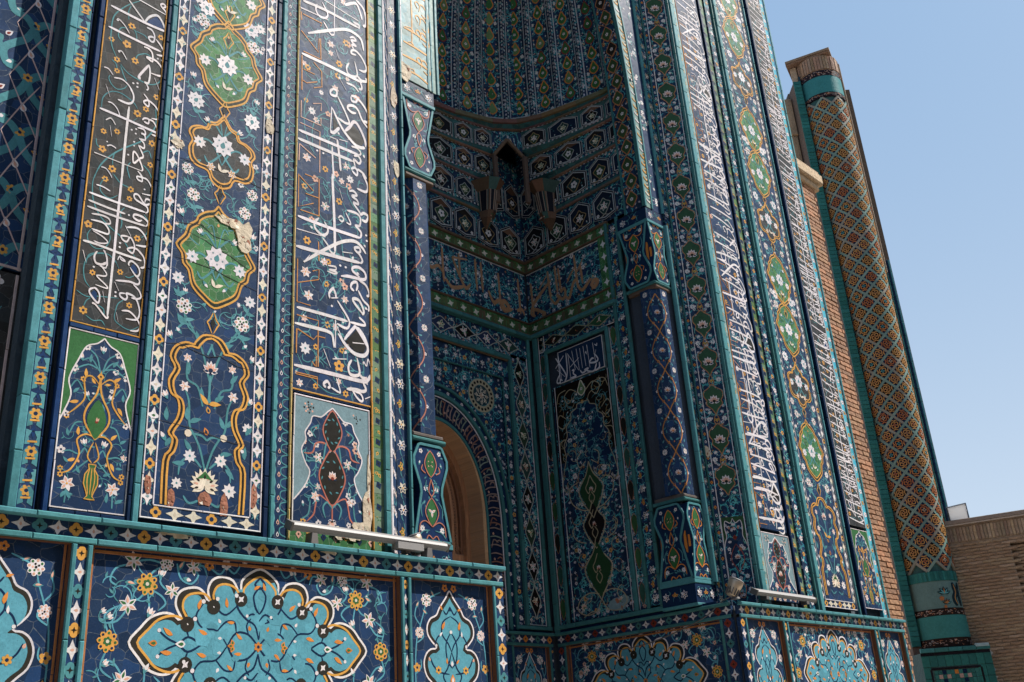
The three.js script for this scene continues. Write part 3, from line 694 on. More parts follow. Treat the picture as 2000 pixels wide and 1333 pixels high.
function cartouche(P, cx, cy, half, kind) {
  const o = spline(mirrored(half), 3, true).map(([x, y]) => [x + cx, y + cy]);
  const g = new Geo(), sc = (k) => o.map(([x, y]) => [cx + (x - cx) * k, cy + (y - cy) * k]);
  g.poly(sc(.97), Z0, .0006, [1, 1, 1], [], 0); for (let i = 0, q = rnd(); i < g.u.length; i++) g.u[i] += q;
  const e = new Geo(); e.ring(o, .010, Z0, Z3, 'yellow'); e.ring(sc(.95), .011, Z0, Z2, 'black'); e.ring(sc(.895), .009, Z0, Z3, 'yellow'); meshOf(kind + '_cartouche', g.build(), kind === 'green' ? MAT.green : MAT.black, P.g); meshOf('cartouche_edging', e.build(), MAT.glaze, P.g);
  for (const q of [-1, 1]) {
    P.a('vine').rib([[cx, cy - .12], [cx + q * .05, cy - .02], [cx + q * .10, cy + .0], [cx + q * .13, cy - .03]], .011, Z1, Z2, 'turq').rib([[cx, cy + .05], [cx + q * .06, cy + .12], [cx + q * .09, cy + .10]], .011, Z1, Z2, 'turq').rib([[cx + q * .0, cy - .05], [cx + q * .07, cy - .13], [cx + q * .10, cy - .10]], .011, Z1, Z2, 'turq').rib([[cx, cy + .03], [cx + q * .03, cy + .17], [cx + q * .06, cy + .15]], .006, Z1, Z2, 'turq');
    P.put('flower', mo('star8'), cx + q * .13, cy - .03, rr(0, 1), 1.15, .0007);
    P.put('flower', mo('tulip'), cx + q * .085, cy + .11, -q * .8, .95, .001);
    P.put('flower', mo(kind === 'green' ? 'bud' : 'petal6:yellow'), cx + q * .06, cy - .15, q * 2.4, .8, .001);
    P.put('leaf', mo('leaf:cream'), cx, cy - .16, q * .75, .95, .0014);
  }
  P.put('flower', mo('rosette'), cx, cy, rr(-.3, .3), 1.95, .0007);
  P.put('flower', mo('drop:yellow'), cx, cy + .185, 0, .6, .001);
}
function knot(P, cx, cy, h) { const g = new Geo(); for (const q of [-1, 1]) g.rib([[cx + q * .004, cy - h], [cx + q * .022, cy - h * .3], [cx + q * .030, cy], [cx + q * .016, cy + h * .35], [cx + q * .003, cy + h]], .007, Z0, Z3, 'yellow'); g.poly([[cx, cy - h * .7], [cx + .014, cy], [cx, cy + h * .6], [cx - .014, cy]], Z0, Z2, 'black'); meshOf('knot_tile', g.build(), MAT.glaze, P.g); }
function cartouchePanel(T, x, y0, y1, z, k, label) {      // k: width scale
  const w = .595 * k, P = sub(T, 'cartouche_panel', x, y0, z, w, y1 - y0, MAT.navy, { label }), H = y1 - y0, cx = w / 2;
  for (const [dx, a, b] of [[.004, 0, H], [.060, .065, H], [w - .060, .065, H], [w - .004, 0, H]]) line(P, dx, a, dx, b, .007, 'white', .19);
  line(P, 0, .004, w, .004, .007, 'white', .19); line(P, .06, .062, w - .06, .062, .007, 'white', .19);
  const seq = ['star4:grey', 'star4:cream:cream', 'ring4', 'star4:cream:cream', 'star4:pink', 'star4:green', 'ring4', 'star4:cream:white'];
  row(P, .032, .06, .032, H, .074, seq, 1.0, {}, { turn: Math.PI / 2 }); row(P, w - .032, .06, w - .032, H, .074, seq, 1.0, {}, { turn: Math.PI / 2, from: 3 });
  row(P, .03, .033, w - .03, .033, .083, ['ring4', 'star4:cream:cream', 'star4:cream:cream'], 1.05, {}, { turn: 0 });
  const gl = P.a('vine'); for (let y = .07; y < H; y += .074) for (const X of [.032, w - .032]) for (const q of [-1, 1]) gl.rib([[X + q * .02, y - .012], [X + q * .008, y], [X + q * .02, y + .012]], .005, Z0, Z1, 'turq', { seg: 2 });
  const base = 2.69 - y0;                               // traced heights are above the plinth
  for (let y = 0; y < H + .8; y += 1.69) {
    const at = (v) => v - 2.69 + base - 1.34 * 0 + y;
    if (y === 0) archField(P, cx, base, k);
    for (const [kind, cy, half] of [['green', 4.02, CART_A], ['black', 4.68, CART_B], ['green', 5.195, CART_A]].map((q) => [q[0], q[1] - 2.69 + base + (y ? y : 0), q[2]])) {
      if (cy - .3 > H) continue;
      if (cy + .32 > H) continue;
      cartouche(P, cx, cy, half, kind);
    }
    for (const cy of [3.67, 4.385, 4.90, 5.545]) { const Y = cy - 2.69 + base + y; if (Y < H - .05) knot(P, cx, Y, .055); }
    for (const [dx, cy, m, s] of [[.155, 3.715, 'hexrose', 1.25], [.145, 4.33, 'hexrose', 1.1], [.185, 4.46, 'hexrose', 1.0], [.165, 4.893, 'rosette', 1.5], [.137, 5.512, 'rosette', 1.5], [.185, 5.02, 'tulip', 1], [.2, 5.37, 'tulip', .9], [.195, 3.845, 'star8', 1.05], [.195, 4.20, 'tulip', 1.1]]) for (const q of [-1, 1]) {
      const Y = cy - 2.69 + base + y; if (Y > H - .06 || Y < .1) continue;
      P.put(m === 'tulip' ? 'bud' : 'rosette_flower', mo(m), cx + q * dx * k, Y + rr(-.012, .012), m === 'tulip' ? -q * rr(.1, .5) : rr(0, 6), s);
      const g = P.a('vine'); g.rib([[cx + q * dx * k, Y - .03], [cx + q * (dx - .03) * k, Y - .10], [cx + q * (dx - .10) * k, Y - .14]], .007, Z0, Z1 * .8, 'turq', { seg: 3 });
      g.stamp(moRaw('leaf:turq'), cx + q * (dx - .02) * k, Y - .08, -q * 1.2, 1); g.stamp(moRaw('leaf:aqua'), cx + q * (dx - .01) * k, Y - .07, q * .9, 1);
    }
  }
  const inC = (x, y) => { for (let k = 0; k < 6; k++) for (const [cy, rx, ry] of [[4.02, .215, .27], [4.68, .2, .235], [5.195, .215, .27]]) { const Y = cy - 2.69 + base + k * 1.69; if (Math.abs(x - cx) / rx + Math.abs(y - Y) / ry * .9 < 1.12 && Math.hypot((x - cx) / rx, (y - Y) / ry) < 1.08) return true; } return y < .96 && Math.abs(x - cx) < .225; };
  vines(P, .075, .08, w - .075, H - .02, Math.round(H * 120), { skip: inC, ends: ['bud', 'flower5:white', 'tulip'], p: .25, w: .007, s: .72 });
  for (let i = 0; i < H * 1.3; i++) { const y = rr(.1, H - .1), pts = [[rr(0, w * .3), y]]; for (let k = 0; k < 5; k++) pts.push([pts[k][0] + rr(.05, .16), pts[k][1] + rr(-.05, .03)]); const c = new Geo().rib(pts, .0028, Z3, Z3 + .0004, [.02, .016, .014], { smooth: false }); meshOf('crack', c.build(), MAT.matte, P.g); }
  return P;
}
function archField(P, cx, b, k) {                        // the polylobed arch with the great blossom at its foot
  const A = ARCH_M.map(([x, y]) => [x * k, y]), Y = (v) => v - 2.69 + b, top = Y(3.605);
  const half = spline(A, 3), g = P.a('arch_edging');
  for (const q of [-1, 1]) for (const [off, c, w, z] of [[0, 'yellow', .010, Z3], [.011, 'black', .012, Z2], [.022, 'yellow', .010, Z3]]) g.rib(half.map(([x, y]) => [cx + q * Math.max(0, x - off), y + top - off * .6 * (y > -.1 ? 1 : .15)]), w, Z0, z, c, { smooth: false, t0: 1, t1: 1 });
  const F2 = [[0, 3.434, 'lotus:navy', 1.35, 0], [-.12, 3.462, 'petal6:pink', .7], [.115, 3.455, 'petal6:pink', .7], [-.125, 3.32, 'petal6:pink', .85], [.125, 3.317, 'petal6:pink', .85], [0, 3.225, 'drop:yellow:navy', 1], [-.005, 3.12, 'drop:orange:navy', 1.1], [-.095, 3.10, 'dot:cream', 1.5], [.085, 3.106, 'dot:cream', 1.5], [-.08, 2.995, 'star8', 1], [.075, 2.995, 'star8', 1], [0, 2.895, 'peony', 1.35, 0], [-.135, 2.862, 'star8', .85], [.125, 2.86, 'star8', 1.15], [-.205, 3.054, 'bud', 1], [.208, 3.175, 'star8', .9], [.2, 3.05, 'bud', .9], [-.165, 3.58, 'bud', .8, .8], [.168, 3.582, 'bud', .8, -.8], [-.21, 3.25, 'tulip', 1, .6], [.21, 3.3, 'tulip', 1, -.5], [.215, 3.52, 'tulip', 1, -.5], [-.21, 3.545, 'tulip', 1, .5]];
  for (const [x, y, m, s, r] of F2) P.put(m === 'peony' ? 'great_blossom' : 'flower', mo(m), cx + x * k, Y(y), r ?? rr(0, 1), s);
  const v = P.a('vine'), R = (...p) => { for (const q of [-1, 1]) v.rib(p.map(([x, y]) => [cx + q * x * k, Y(y)]), .0105, Z0, Z1 * .8, 'turq', { seg: 4, t0: .8, t1: .4 }); };
  R([.0, 2.93], [.03, 3.03], [.06, 3.09], [.09, 3.14], [.10, 3.25], [.125, 3.31]); R([.02, 2.95], [.07, 2.99], [.12, 2.96], [.13, 2.9]); R([0, 3.40], [.0, 3.30], [.01, 3.25]); R([.03, 3.24], [.06, 3.33], [.115, 3.36], [.12, 3.45]); R([0, 3.36], [.05, 3.52], [.11, 3.62], [.15, 3.68]); R([.02, 3.5], [0, 3.55], [-.0, 3.56]); R([.10, 3.62], [.15, 3.63], [.19, 3.58]); R([.0, 3.08], [.03, 3.10], [.09, 3.10]); R([.02, 2.80], [.07, 2.78], [.1, 2.81]);
  for (const q of [-1, 1]) { for (const [x, y, a] of [[.07, 3.02, 1.0], [.1, 3.16, .4], [.09, 3.15, -.8], [.03, 3.27, .5], [.10, 2.96, 2], [.2, 3.02, -.3], [.2, 3.14, .4], [.15, 3.62, .9], [.06, 3.55, .7], [.11, 3.38, .3]]) v.stamp(moRaw('leaf:turq'), cx + q * x * k, Y(y), -q * a, 1.25); P.put('leaf', mo('leaf:yellow'), cx, Y(3.255), -q * 1.1, 1.25, .0005); }
}
// the dark panel with a vase, below the inscription
function vasePanel(T, x, y, z, w, h, label) {
  const P = sub(T, 'vase_panel', x, y, z, w, h, MAT.navy, { label }), cx = w / 2, Y = (v) => (v - 2.685) * h / .785, X = (v) => cx + (v - 1.741) * w / .316;
  for (const a of [[.003, 0, .003, h], [w - .003, 0, w - .003, h], [0, .003, w, .003], [0, h - .003, w, h - .003]]) line(P, ...a, .006, 'white', .2, .003);
  const arch = [[1.741, 3.455], [1.77, 3.425], [1.815, 3.40], [1.845, 3.33], [1.875, 3.24], [1.86, 3.17], [1.882, 3.09], [1.897, 3.05]];
  const hs = spline(arch, 4).map(([u, v]) => [X(u) - cx, Y(v)]);
  for (const q of [-1, 1]) { P.a('green_spandrel').poly([...hs.map(([u, v]) => [cx + q * u, v]), [cx + q * (w / 2 - .006), Y(3.05)], [cx + q * (w / 2 - .006), h - .006], [cx, h - .006]], Z0, .0012, 'green'); P.a('arch_edging').rib(hs.map(([u, v]) => [cx + q * u, v]), .006, Z0, Z3, 'white', { smooth: false, t0: 1, t1: 1 }); }
  const g = P.a('arabesque'), R = (c, wd, ...p) => { for (const q of [-1, 1]) g.rib(p.map(([u, v]) => [cx + q * (X(u) - cx), Y(v)]), wd, Z0, Z2, c, { seg: 4 }); };
  R('yellow', .008, [1.741, 3.30], [1.750, 3.20], [1.79, 3.12], [1.79, 3.06], [1.741, 2.99]); R('yellow', .007, [1.741, 3.235], [1.78, 3.27], [1.81, 3.25], [1.80, 3.17], [1.83, 3.12], [1.868, 3.08]); R('yellow', .007, [1.741, 3.0], [1.78, 3.01], [1.815, 2.98], [1.80, 2.92], [1.83, 2.85], [1.868, 2.83]); R('yellow', .006, [1.745, 2.98], [1.765, 2.92], [1.745, 2.89]);
  P.a('green_medallion').poly(spline([[0, 3.17], [.035, 3.11], [.04, 3.065], [.02, 3.02], [0, 2.995], [-.02, 3.02], [-.04, 3.065], [-.035, 3.11]], 3, true).map(([u, v]) => [cx + u, Y(v)]), Z0, .0014, 'green');
  const vase = [[.018, 2.885], [.014, 2.865], [.030, 2.84], [.032, 2.80], [.018, 2.765], [.013, 2.75], [.024, 2.735]];
  P.a('vase').ring(mirrored([[0, 2.887], ...vase, [0, 2.733]]).map(([u, v]) => [cx + u, Y(v)]), .005, Z0, Z3, 'yellow'); for (const u of [-.016, 0, .016]) P.a('vase').rib([[cx + u * .5, Y(2.87)], [cx + u, Y(2.82)], [cx + u * .5, Y(2.755)]], .0045, Z0, Z3, 'yellow'); P.a('vase').poly(mirrored([[0, 2.885], ...vase, [0, 2.735]]).map(([u, v]) => [cx + u * .9, Y(v)]), Z0, .0014, 'green');
  for (const [u, v, m, s, r] of [[1.741, 3.075, 'lotus:red', .8, 0], [1.741, 3.39, 'tulip', .8, 0], [1.672, 3.398, 'flower5:white', .55], [1.81, 3.391, 'flower5:white', .55], [1.654, 3.339, 'tulip', .75, .5], [1.828, 3.333, 'tulip', .75, -.5], [1.627, 3.292, 'flower5:white', .6], [1.855, 3.292, 'flower5:white', .6], [1.61, 3.085, 'flower5:white', .5], [1.869, 3.075, 'flower5:white', .5], [1.694, 3.176, 'tulip', .7, .5], [1.788, 3.179, 'tulip', .7, -.5], [1.701, 2.963, 'tulip', .8, .3], [1.78, 2.966, 'tulip', .8, -.3], [1.607, 2.928, 'flower5:white', .62], [1.872, 2.931, 'petal6:pink', .5], [1.682, 2.89, 'drop:yellow', .5], [1.8, 2.889, 'drop:yellow', .5], [1.645, 2.79, 'petal6:pink', 1], [1.836, 2.79, 'petal6:pink', .95], [1.612, 2.85, 'ring5', .5], [1.87, 2.85, 'ring5', .5], [1.741, 3.275, 'diamond:yellow', 1], [1.665, 2.73, 'leaf:turq', .8, .8], [1.625, 2.73, 'leaf:turq', .8, -.3], [1.815, 2.73, 'leaf:turq', .8, .3], [1.85, 2.73, 'leaf:turq', .8, -.7]]) P.put(m.startsWith('leaf') ? 'leaf' : 'flower', mo(m), X(u), Y(v), r ?? rr(0, 1), s * 1.0);
  for (const [u, t, a, sc, m] of [[1.80, 3.26, .5, .8, 'leaf:yellow'], [1.825, 3.15, 2.2, .8, 'leaf:yellow'], [1.81, 3.0, .4, .75, 'leaf:yellow'], [1.815, 2.9, 2.3, .75, 'leaf:yellow'], [1.76, 3.24, 1.0, .6, 'leaf:yellow'], [1.77, 3.12, -.6, .7, 'leaf:turq'], [1.85, 3.18, -.4, .7, 'leaf:turq'], [1.79, 2.84, .8, .7, 'leaf:turq'], [1.85, 2.99, .6, .7, 'leaf:turq'], [1.79, 3.33, .3, .8, 'leaf:turq'], [1.84, 2.88, 1.2, .6, 'leaf:turq'], [1.77, 3.02, 1.9, .6, 'leaf:turq']]) for (const q of [-1, 1]) P.put('leaf', mo(m), cx + q * (X(u) - cx), Y(t), -q * a, sc);
  for (const [u, t] of [[1.868, 3.075], [1.868, 2.825], [1.815, 3.25]]) for (const q of [-1, 1]) P.put('scroll_end', mo('ring5'), cx + q * (X(u) - cx), Y(t), 0, .5);
  vines(P, .01, .02, w - .01, h * .86, 26, { w: .005, s: .5, ends: ['flower5:white', 'bud'], p: .4 });
  const v = P.a('vine'), S = (...p) => { for (const q of [-1, 1]) v.rib(p.map(([u, t]) => [cx + q * (X(u) - cx), Y(t)]), .0065, Z0, Z1 * .8, 'turq', { seg: 3, t0: .8, t1: .4 }); };
  S([1.745, 3.29], [1.765, 3.36], [1.80, 3.39]); S([1.75, 3.30], [1.79, 3.35], [1.828, 3.33]); S([1.76, 3.31], [1.80, 3.32], [1.85, 3.29]); S([1.741, 3.2], [1.77, 3.16], [1.788, 3.17]); S([1.81, 3.2], [1.84, 3.24], [1.865, 3.20]); S([1.76, 2.92], [1.78, 2.95], [1.80, 2.92], [1.84, 2.93], [1.87, 2.92]); S([1.84, 2.71], [1.838, 2.75], [1.836, 2.79]); S([1.80, 3.06], [1.83, 3.05], [1.85, 3.0]); S([1.76, 2.9], [1.80, 2.86], [1.82, 2.84]);
  return P;
}
// the grey-cornered arabesque below the large inscription
function arabesquePanel(T, x, y, z, w, h, label) {
  const P = sub(T, 'arabesque_panel', x, y, z, w, h, MAT.navy, { label }), cx = w / 2, X = (u) => cx + u * w / .47, Y = (v) => v * h / .66;
  for (const a of [[.004, 0, .004, h], [w - .004, 0, w - .004, h], [0, h - .004, w, h - .004]]) line(P, ...a, .007, 'white', .2);
  const hs = spline([[0, .625], [.03, .60], [.07, .565], [.12, .56], [.135, .52], [.165, .47], [.16, .43], [.185, .375], [.16, .31], [.135, .27], [.155, .21], [.19, .16], [.225, .12]], 4);
  for (const q of [-1, 1]) { P.a('grey_spandrel').poly([...hs.map(([u, v]) => [X(q * u), Y(v)]), [X(q * .227), Y(.12)], [X(q * .227), Y(.65)], [X(0), Y(.65)]], Z0, .0012, 'grey'); P.a('arch_edging').rib(hs.map(([u, v]) => [X(q * u), Y(v)]), .007, Z0, Z3, 'white', { smooth: false, t0: 1, t1: 1 }); }
  const drop = (cy, rx, ry) => spline([[0, cy + ry * 1.25], [rx * .7, cy + ry * .6], [rx, cy], [rx * .7, cy - ry * .6], [0, cy - ry * 1.25], [-rx * .7, cy - ry * .6], [-rx, cy], [-rx * .7, cy + ry * .6]], 3, true).map(([u, v]) => [X(u), Y(v)]);
  P.a('dark_medallion').poly(drop(.50, .055, .085), Z0, .0014, 'black').poly(drop(.26, .075, .11), Z0, .0014, 'black'); P.a('arabesque').ring(drop(.50, .062, .092), .008, Z0, Z2, [.42, .14, .10]).ring(drop(.26, .083, .12), .008, Z0, Z2, [.42, .14, .10]);
  const g = P.a('arabesque'), R = (c, wd, ...p) => { for (const q of [-1, 1]) g.rib(p.map(([u, v]) => [X(q * u), Y(v)]), wd, Z0, Z1, c, { seg: 4 }); };
  R([.42, .14, .10], .009, [0, .40], [.05, .43], [.10, .42], [.12, .37], [.17, .36]); R([.42, .14, .10], .008, [.02, .13], [.08, .16], [.10, .10], [.11, .06], [.15, .02]); R('turq', .009, [0, .36], [.05, .33], [.045, .40], [.03, .46]); R('turq', .009, [.04, .31], [.10, .33], [.16, .32]); R('turq', .009, [0, .1], [.03, .13], [.055, .10], [.04, .05]); R('turq', .008, [.1, .45], [.13, .49], [.08, .52]); R('turq', .008, [.13, .13], [.14, .06], [.18, .03]); R('turq', .008, [0, .46], [.02, .56], [.06, .60], [.12, .62]); R([.42, .14, .10], .008, [0, .02], [0, .1], [0, .15]);
  for (const [u, v, m, s, r] of [[0, .51, 'petal6:pink', .8], [0, .26, 'lotus:red', 1.1, 0], [-.085, .35, 'lily6', .85], [.095, .34, 'lily6', .8], [0, .385, 'flower5:white', .8], [-.1, .15, 'petal6:pink', .85], [.11, .145, 'petal6:pink', .75], [-.145, .60, 'hexrose:black', 1.1], [.15, .595, 'hexrose:black', 1.0], [-.075, .575, 'flower5:white', .6], [.08, .56, 'flower5:white', .6], [-.135, .465, 'flower5:white', .6], [.14, .455, 'flower5:white', .6], [-.16, .2, 'flower5:white', .6], [.16, .21, 'flower5:white', .6], [-.17, .1, 'bud', .6], [.18, .1, 'bud', .6], [-.08, .02, 'flower5:white', .6], [.1, .03, 'flower5:white', .5], [-.17, .02, 'ring5', .7], [.18, .03, 'ring5:pink', .7], [-.17, .42, 'ring5:pink', .65], [.175, .40, 'ring5:pink', .65], [-.1, .5, 'drop:pink:red', .55], [.1, .5, 'drop:pink:red', .55], [0, .03, 'lotus:black', .9, 3.14]]) P.put('flower', mo(m), X(u), Y(v), r ?? rr(0, 1), s);
  for (const [cy, rx, ry] of [[.50, .04, .06], [.26, .06, .08]]) for (let i = 0; i < 10; i++) { const t = i / 10 * TAU; g.stamp(moRaw('leaf:turq'), X(rx * Math.cos(t)), Y(cy + ry * Math.sin(t)), t, .42, .0009); }
  vines(P, .02, .3, w - .02, h - .02, 34, { w: .006, s: .7, name: 'spandrel_vine', skip: (x, y) => Math.abs(x - cx) < w * .30, ends: ['bud', 'flower5:pink'], p: .4 }); vines(P, w * .14, .02, w * .86, h * .8, 46, { w: .007, s: .7, skip: (x, y) => Math.abs(x - cx) < .085, ends: ['flower5:white', 'bud', 'lily6'], p: .25 });
  return P;
}
function greenStrip(T, x, y0, y1, z, w, o = {}) {         // olive strip of yellow sprigs and black stars
  const P = sub(T, 'olive_strip', x, y0, z, w, y1 - y0, MAT.navy, {}), H = y1 - y0, g = P.a('ground_tile');
  for (let y = 0; y < H - .03; y += .062) g.poly([[0, y], [w, y], [w, y + .06], [0, y + .06]], Z0, .0008, pick([[.10, .19, .10], [.13, .20, .13], [.09, .16, .06], [.16, .22, .15]]), [], .2);
  row(P, w / 2, 0, w / 2, H, .118, ['trefoil'], w / .075, { trefoil: 'sprig_tile' }, { fixed: 2.6 });
  row(P, w / 2, .06, w / 2, H, .118, ['diamond:navy'], w / .055, { 'diamond:navy': 'star_tile' }, { fixed: .5 });
  return P.done();
}
function bead(T, x, y0, y1, z, r, col) { const n = Math.round((y1 - y0) / .26), s = (y1 - y0) / n, P = frameOf(T, 'bead_moulding', z, 0, x, y0); const g = (v) => (barCache['b' + [r, col, s.toFixed(3), v]] ??= (() => { const q = new Geo(), k = jit(COf(col), .1); for (let i = 0; i < 8; i++) { const a = -.3 + i / 8 * (Math.PI + .6), b = -.3 + (i + 1) / 8 * (Math.PI + .6); q.quad([Math.cos(b) * r, 0, Math.sin(b) * r], [Math.cos(a) * r, 0, Math.sin(a) * r], [Math.cos(a) * r, s - .003, Math.sin(a) * r], [Math.cos(b) * r, s - .003, Math.sin(b) * r], k); } return q.build(); })()); for (let i = 0; i < n; i++) meshOf('bead_tile', g(i % 3), MAT.glaze, P.g, 0, i * s, 0); }
function patch(P, x, y, r, n = 9, col = 'plaster', z = .003, ry = r) { const pts = circ(0, 0, 1, n).map(([u, v]) => { const k = rr(.6, 1.15); return [x + u * r * k, y + v * ry * k]; }); const g = new Geo().poly(pts, Z0, z, col, [], .1); for (let i = 0; i < 7; i++) g.poly(circ(x + rr(-.6, .6) * r, y + rr(-.6, .6) * ry, rr(.08, .25) * r, 6).map(([u, v]) => [u + rr(-.1, .1) * r, v + rr(-.1, .1) * ry]), z, z + rr(.0005, .002), pick([col, col, 'clay', 'cream']), [], .2); meshOf(col === 'plaster' ? 'plaster_patch' : 'bare_patch', g.build(), MAT.matte, P.g); }
// ---- left pier
{
  const T = thing('portal_pier', 'sunlit left pier of the tiled portal with green cartouches and black inscription band', 'pier', 2.4, 0, -.9);
  const y0 = 2.66, y1 = 7.3;
  boxMesh(T, 'core', 1.56, .3, -1.9, 3.33, y1, F - .05, MAT.matte, [.05, .07, .09]);
  boxMesh(T, 'core', 3.30, .3, -1.9, 3.56, y1, RZ - .03, MAT.matte, [.05, .07, .09]);
  boxMesh(T, 'core', 3.54, .3, -1.9, 3.97, y1 + 3, RZ - .31, MAT.matte, [.03, .04, .06]);
  boxMesh(T, 'core', 1.40, .3, -1.0, 1.52, y1, F - .05, MAT.matte, [.03, .05, .07]);
  const e = frameOf(T, 'edge_moulding', F, 0, 0, 0);
  const V = (x, w, d, col, len, z = 0, a = y0) => bars(e.g, x, a, x, y1, w, d, col, len, z);
  V(1.434, .036, .045, 'turq', .23, -.02); V(1.457, .010, .02, 'navy', .3, -.015); V(1.525, .010, .012, 'navy', .3, -.01);
  V(1.570, .024, .022, 'cobalt', .30, -.02); V(1.912, .017, .012, 'navy', .12); V(1.939, .028, .016, 'turq', .17); V(2.576, .026, .010, 'navy', .15); V(2.608, .024, .016, 'turq', .21); V(3.307, .034, .018, 'turq', .22);
  V(2.706, .011, .010, [.55, .40, .16], .16); V(3.216, .011, .008, 'yellow', .2);
  // strip of yellow rosettes between turquoise lobes
  const S = sub(T, 'rosette_strip', 1.462, y0, F, .058, y1 - y0, MAT.navy);
  { const g = S.a('lobe_tile'), H = y1 - y0; for (let y = .02; y < H; y += .16) for (const q of [0, 1]) { const m = (u) => (q ? .058 - u : u); g.poly([[m(.0), y], [m(.022), y + .012], [m(.016), y + .045], [m(.027), y + .075], [m(.012), y + .078], [m(0), y + .06]], Z0, Z1, 'turq'); g.poly([[m(.0), y + .085], [m(.02), y + .09], [m(.012), y + .12], [m(.024), y + .145], [m(.0), y + .15]], Z0, Z1, 'aqua'); } row(S, .029, 0, .029, H, .16, ['ring5'], .95); row(S, .029, .08, .029, H, .16, ['star4:navy:cobalt'], .75); for (let y = .045; y < H; y += .16) for (const d of [0, .07]) g.poly([[.010, y + d], [.048, y + d + .004], [.048, y + d + .012], [.010, y + d + .008]], Z0, Z2, 'yellow'); }
  S.done();
  // black inscription band
  const B = sub(T, 'inscription_band', 1.584, 3.497, F, .318, y1 - 3.497, MAT.black, { label: 'black band with white Arabic script and yellow flowers' });
  line(B, .004, 0, .004, y1 - 3.497, .007, 'yellow', .2); line(B, .314, 0, .314, y1 - 3.497, .007, 'yellow', .2); line(B, 0, .004, .318, .004, .007, 'yellow', .2);
  trace(B, TRACE.naskh, { dx: .001, dy: 2.62 - 3.497, single: true }); trace(B, TRACE.naskh, { dx: .001, dy: 2.62 - 3.497 + 1.93, bottom: 1.93 }); B.done();
  const gap = frameOf(T, 'cross_moulding', F); bars(gap.g, 1.584, 3.484, 1.902, 3.484, .020, .006, 'cobalt', .11); bars(gap.g, 1.584, 2.67, 1.902, 2.67, .022, .006, 'navy', .11);
  vasePanel(T, 1.584, 2.686, F, .318, .785, 'blue panel with yellow vase and green corners').done();
  const C = cartouchePanel(T, 1.962, 2.688, y1, F, 1, 'blue field with green and black gold-edged cartouches');
  patch(C, .44, 1.50, .055, 11, 'plaster', .006, .10); patch(C, .37, 1.56, .10, 11, 'plaster', .005, .028); patch(C, .05, 1.90, .035, 8, 'plaster', .004); patch(C, .575, 2.23, .03, 8, 'plaster', .005, .06);
  for (const [x, y, r, ry] of [[.14, .10, .02, .05], [.30, .12, .035, .04], [.40, .10, .022, .06], [.55, .16, .02, .07], [.03, .15, .015, .05]]) patch(C, x, y, r, 8, 'clay', .0022, ry);
  C.done();
  // scalloped strip with white and amber blossoms
  const K = sub(T, 'scallop_strip', 2.622, y0, F, .078, y1 - y0, MAT.navy); { const g = K.a('scallop'); for (let y = .02; y < y1 - y0 - .04; y += .058) { g.rib([[.078, y], [.044, y + .012], [.036, y + .029], [.044, y + .046], [.078, y + .056]], .006, Z0, Z1, 'turq', { t0: 1, t1: 1, seg: 3 }); g.rib([[.0, y], [.008, y + .029], [.0, y + .056]], .006, Z0, Z1, 'aqua', { t0: 1, t1: 1, seg: 2 }); } row(K, .027, 0, .027, y1 - y0, .058, ['drop:white:navy', 'drop:pink:navy'], .72, { 'drop:white:navy': 'blossom', 'drop:pink:navy': 'blossom' }, { fixed: 0 }); } K.done();
  // great white inscription on blue
  const D = sub(T, 'inscription_panel', 2.714, 3.425, F, .497, y1 - 3.425, MAT.navy, { label: 'tall blue panel of white and thin ochre Arabic script' });
  line(D, 0, .012, .497, .012, .008, 'yellow', .2);
  trace(D, TRACE.thuluth, { dx: .001, dy: 3.14 - 3.425, single: true }); trace(D, TRACE.thuluth, { dx: .001, dy: 3.14 - 3.425 + 2.55, bottom: 2.95 });
  vines(D, .02, .1, .47, 2.9, 150, { ends: ['petal6:pink', 'flower5:pink', 'bud'], p: .35, w: .0055, s: .85 }); D.done();
  const A = arabesquePanel(T, 2.724, 2.75, F, .475, .665, 'weathered grey-cornered blue panel with black and red medallions'); for (const [x, y, r, ry] of [[.45, .10, .035, .16], [.42, .03, .06, .03], [.24, .0, .05, .02], [.465, .3, .012, .12]]) patch(A, x, y, r, 10, 'plaster', .005, ry); A.done();
  const Q = sub(T, 'foot_strip', 2.71, 2.66, F, .62, .085, MAT.green); row(Q, .02, .045, .6, .045, .07, ['diamond:pink', 'trefoil', 'diamond:navy'], 1.1); patch(Q, .35, .07, .12, 12, 'plaster', .006, .02); Q.done();
  greenStrip(T, 3.223, y0, y1, F, .066);
  // splayed jamb with white bead, almost edge-on
  const th = Math.atan2(.22, .225), J = sub(T, 'splayed_jamb', 3.335, y0, F - .002, .315, y1 - y0, MAT.navy, { turn: th });
  { const H = y1 - y0; for (let y = 0; y < H; y += .09) { J.put('bead_tile', mo(pick(['drop:white:pink', 'drop:white:turq', 'drop:white:white'])), .03, y + .045, 0, 1.1); } for (let x = .07; x < .30; x += .055) row(J, x, 0, x, H, .11, ['flower5:white:navy', 'lily6'], .75, {}, { from: Math.round(x * 50) }); vines(J, .07, 0, .3, H, 60, { w: .006 }); } J.done();
  for (const x of [3.337]) bead(T, x, y0, y1, F + .0, .013, 'white');
  // recessed strip of white blossoms beside the column
  const R = sub(T, 'blossom_strip', 3.563, y0, RZ, .085, y1 - y0, MAT.navy); { const H = y1 - y0; row(R, .042, 0, .042, H, .125, ['petal6:navy:cream', 'trefoil', 'petal6:navy:white'], 1.05, {}, {}); const g = R.a('vine'); for (let y = 0; y < H; y += .125) g.rib([[.042, y], [.03, y + .03], [.05, y + .08], [.042, y + .12]], .006, Z0, Z1 * .7, 'turq'); patch(R, .04, 3.1, .035, 9, 'plaster', .004, .09); patch(R, .05, 2.55, .03, 9, 'plaster', .004, .07); } R.done();
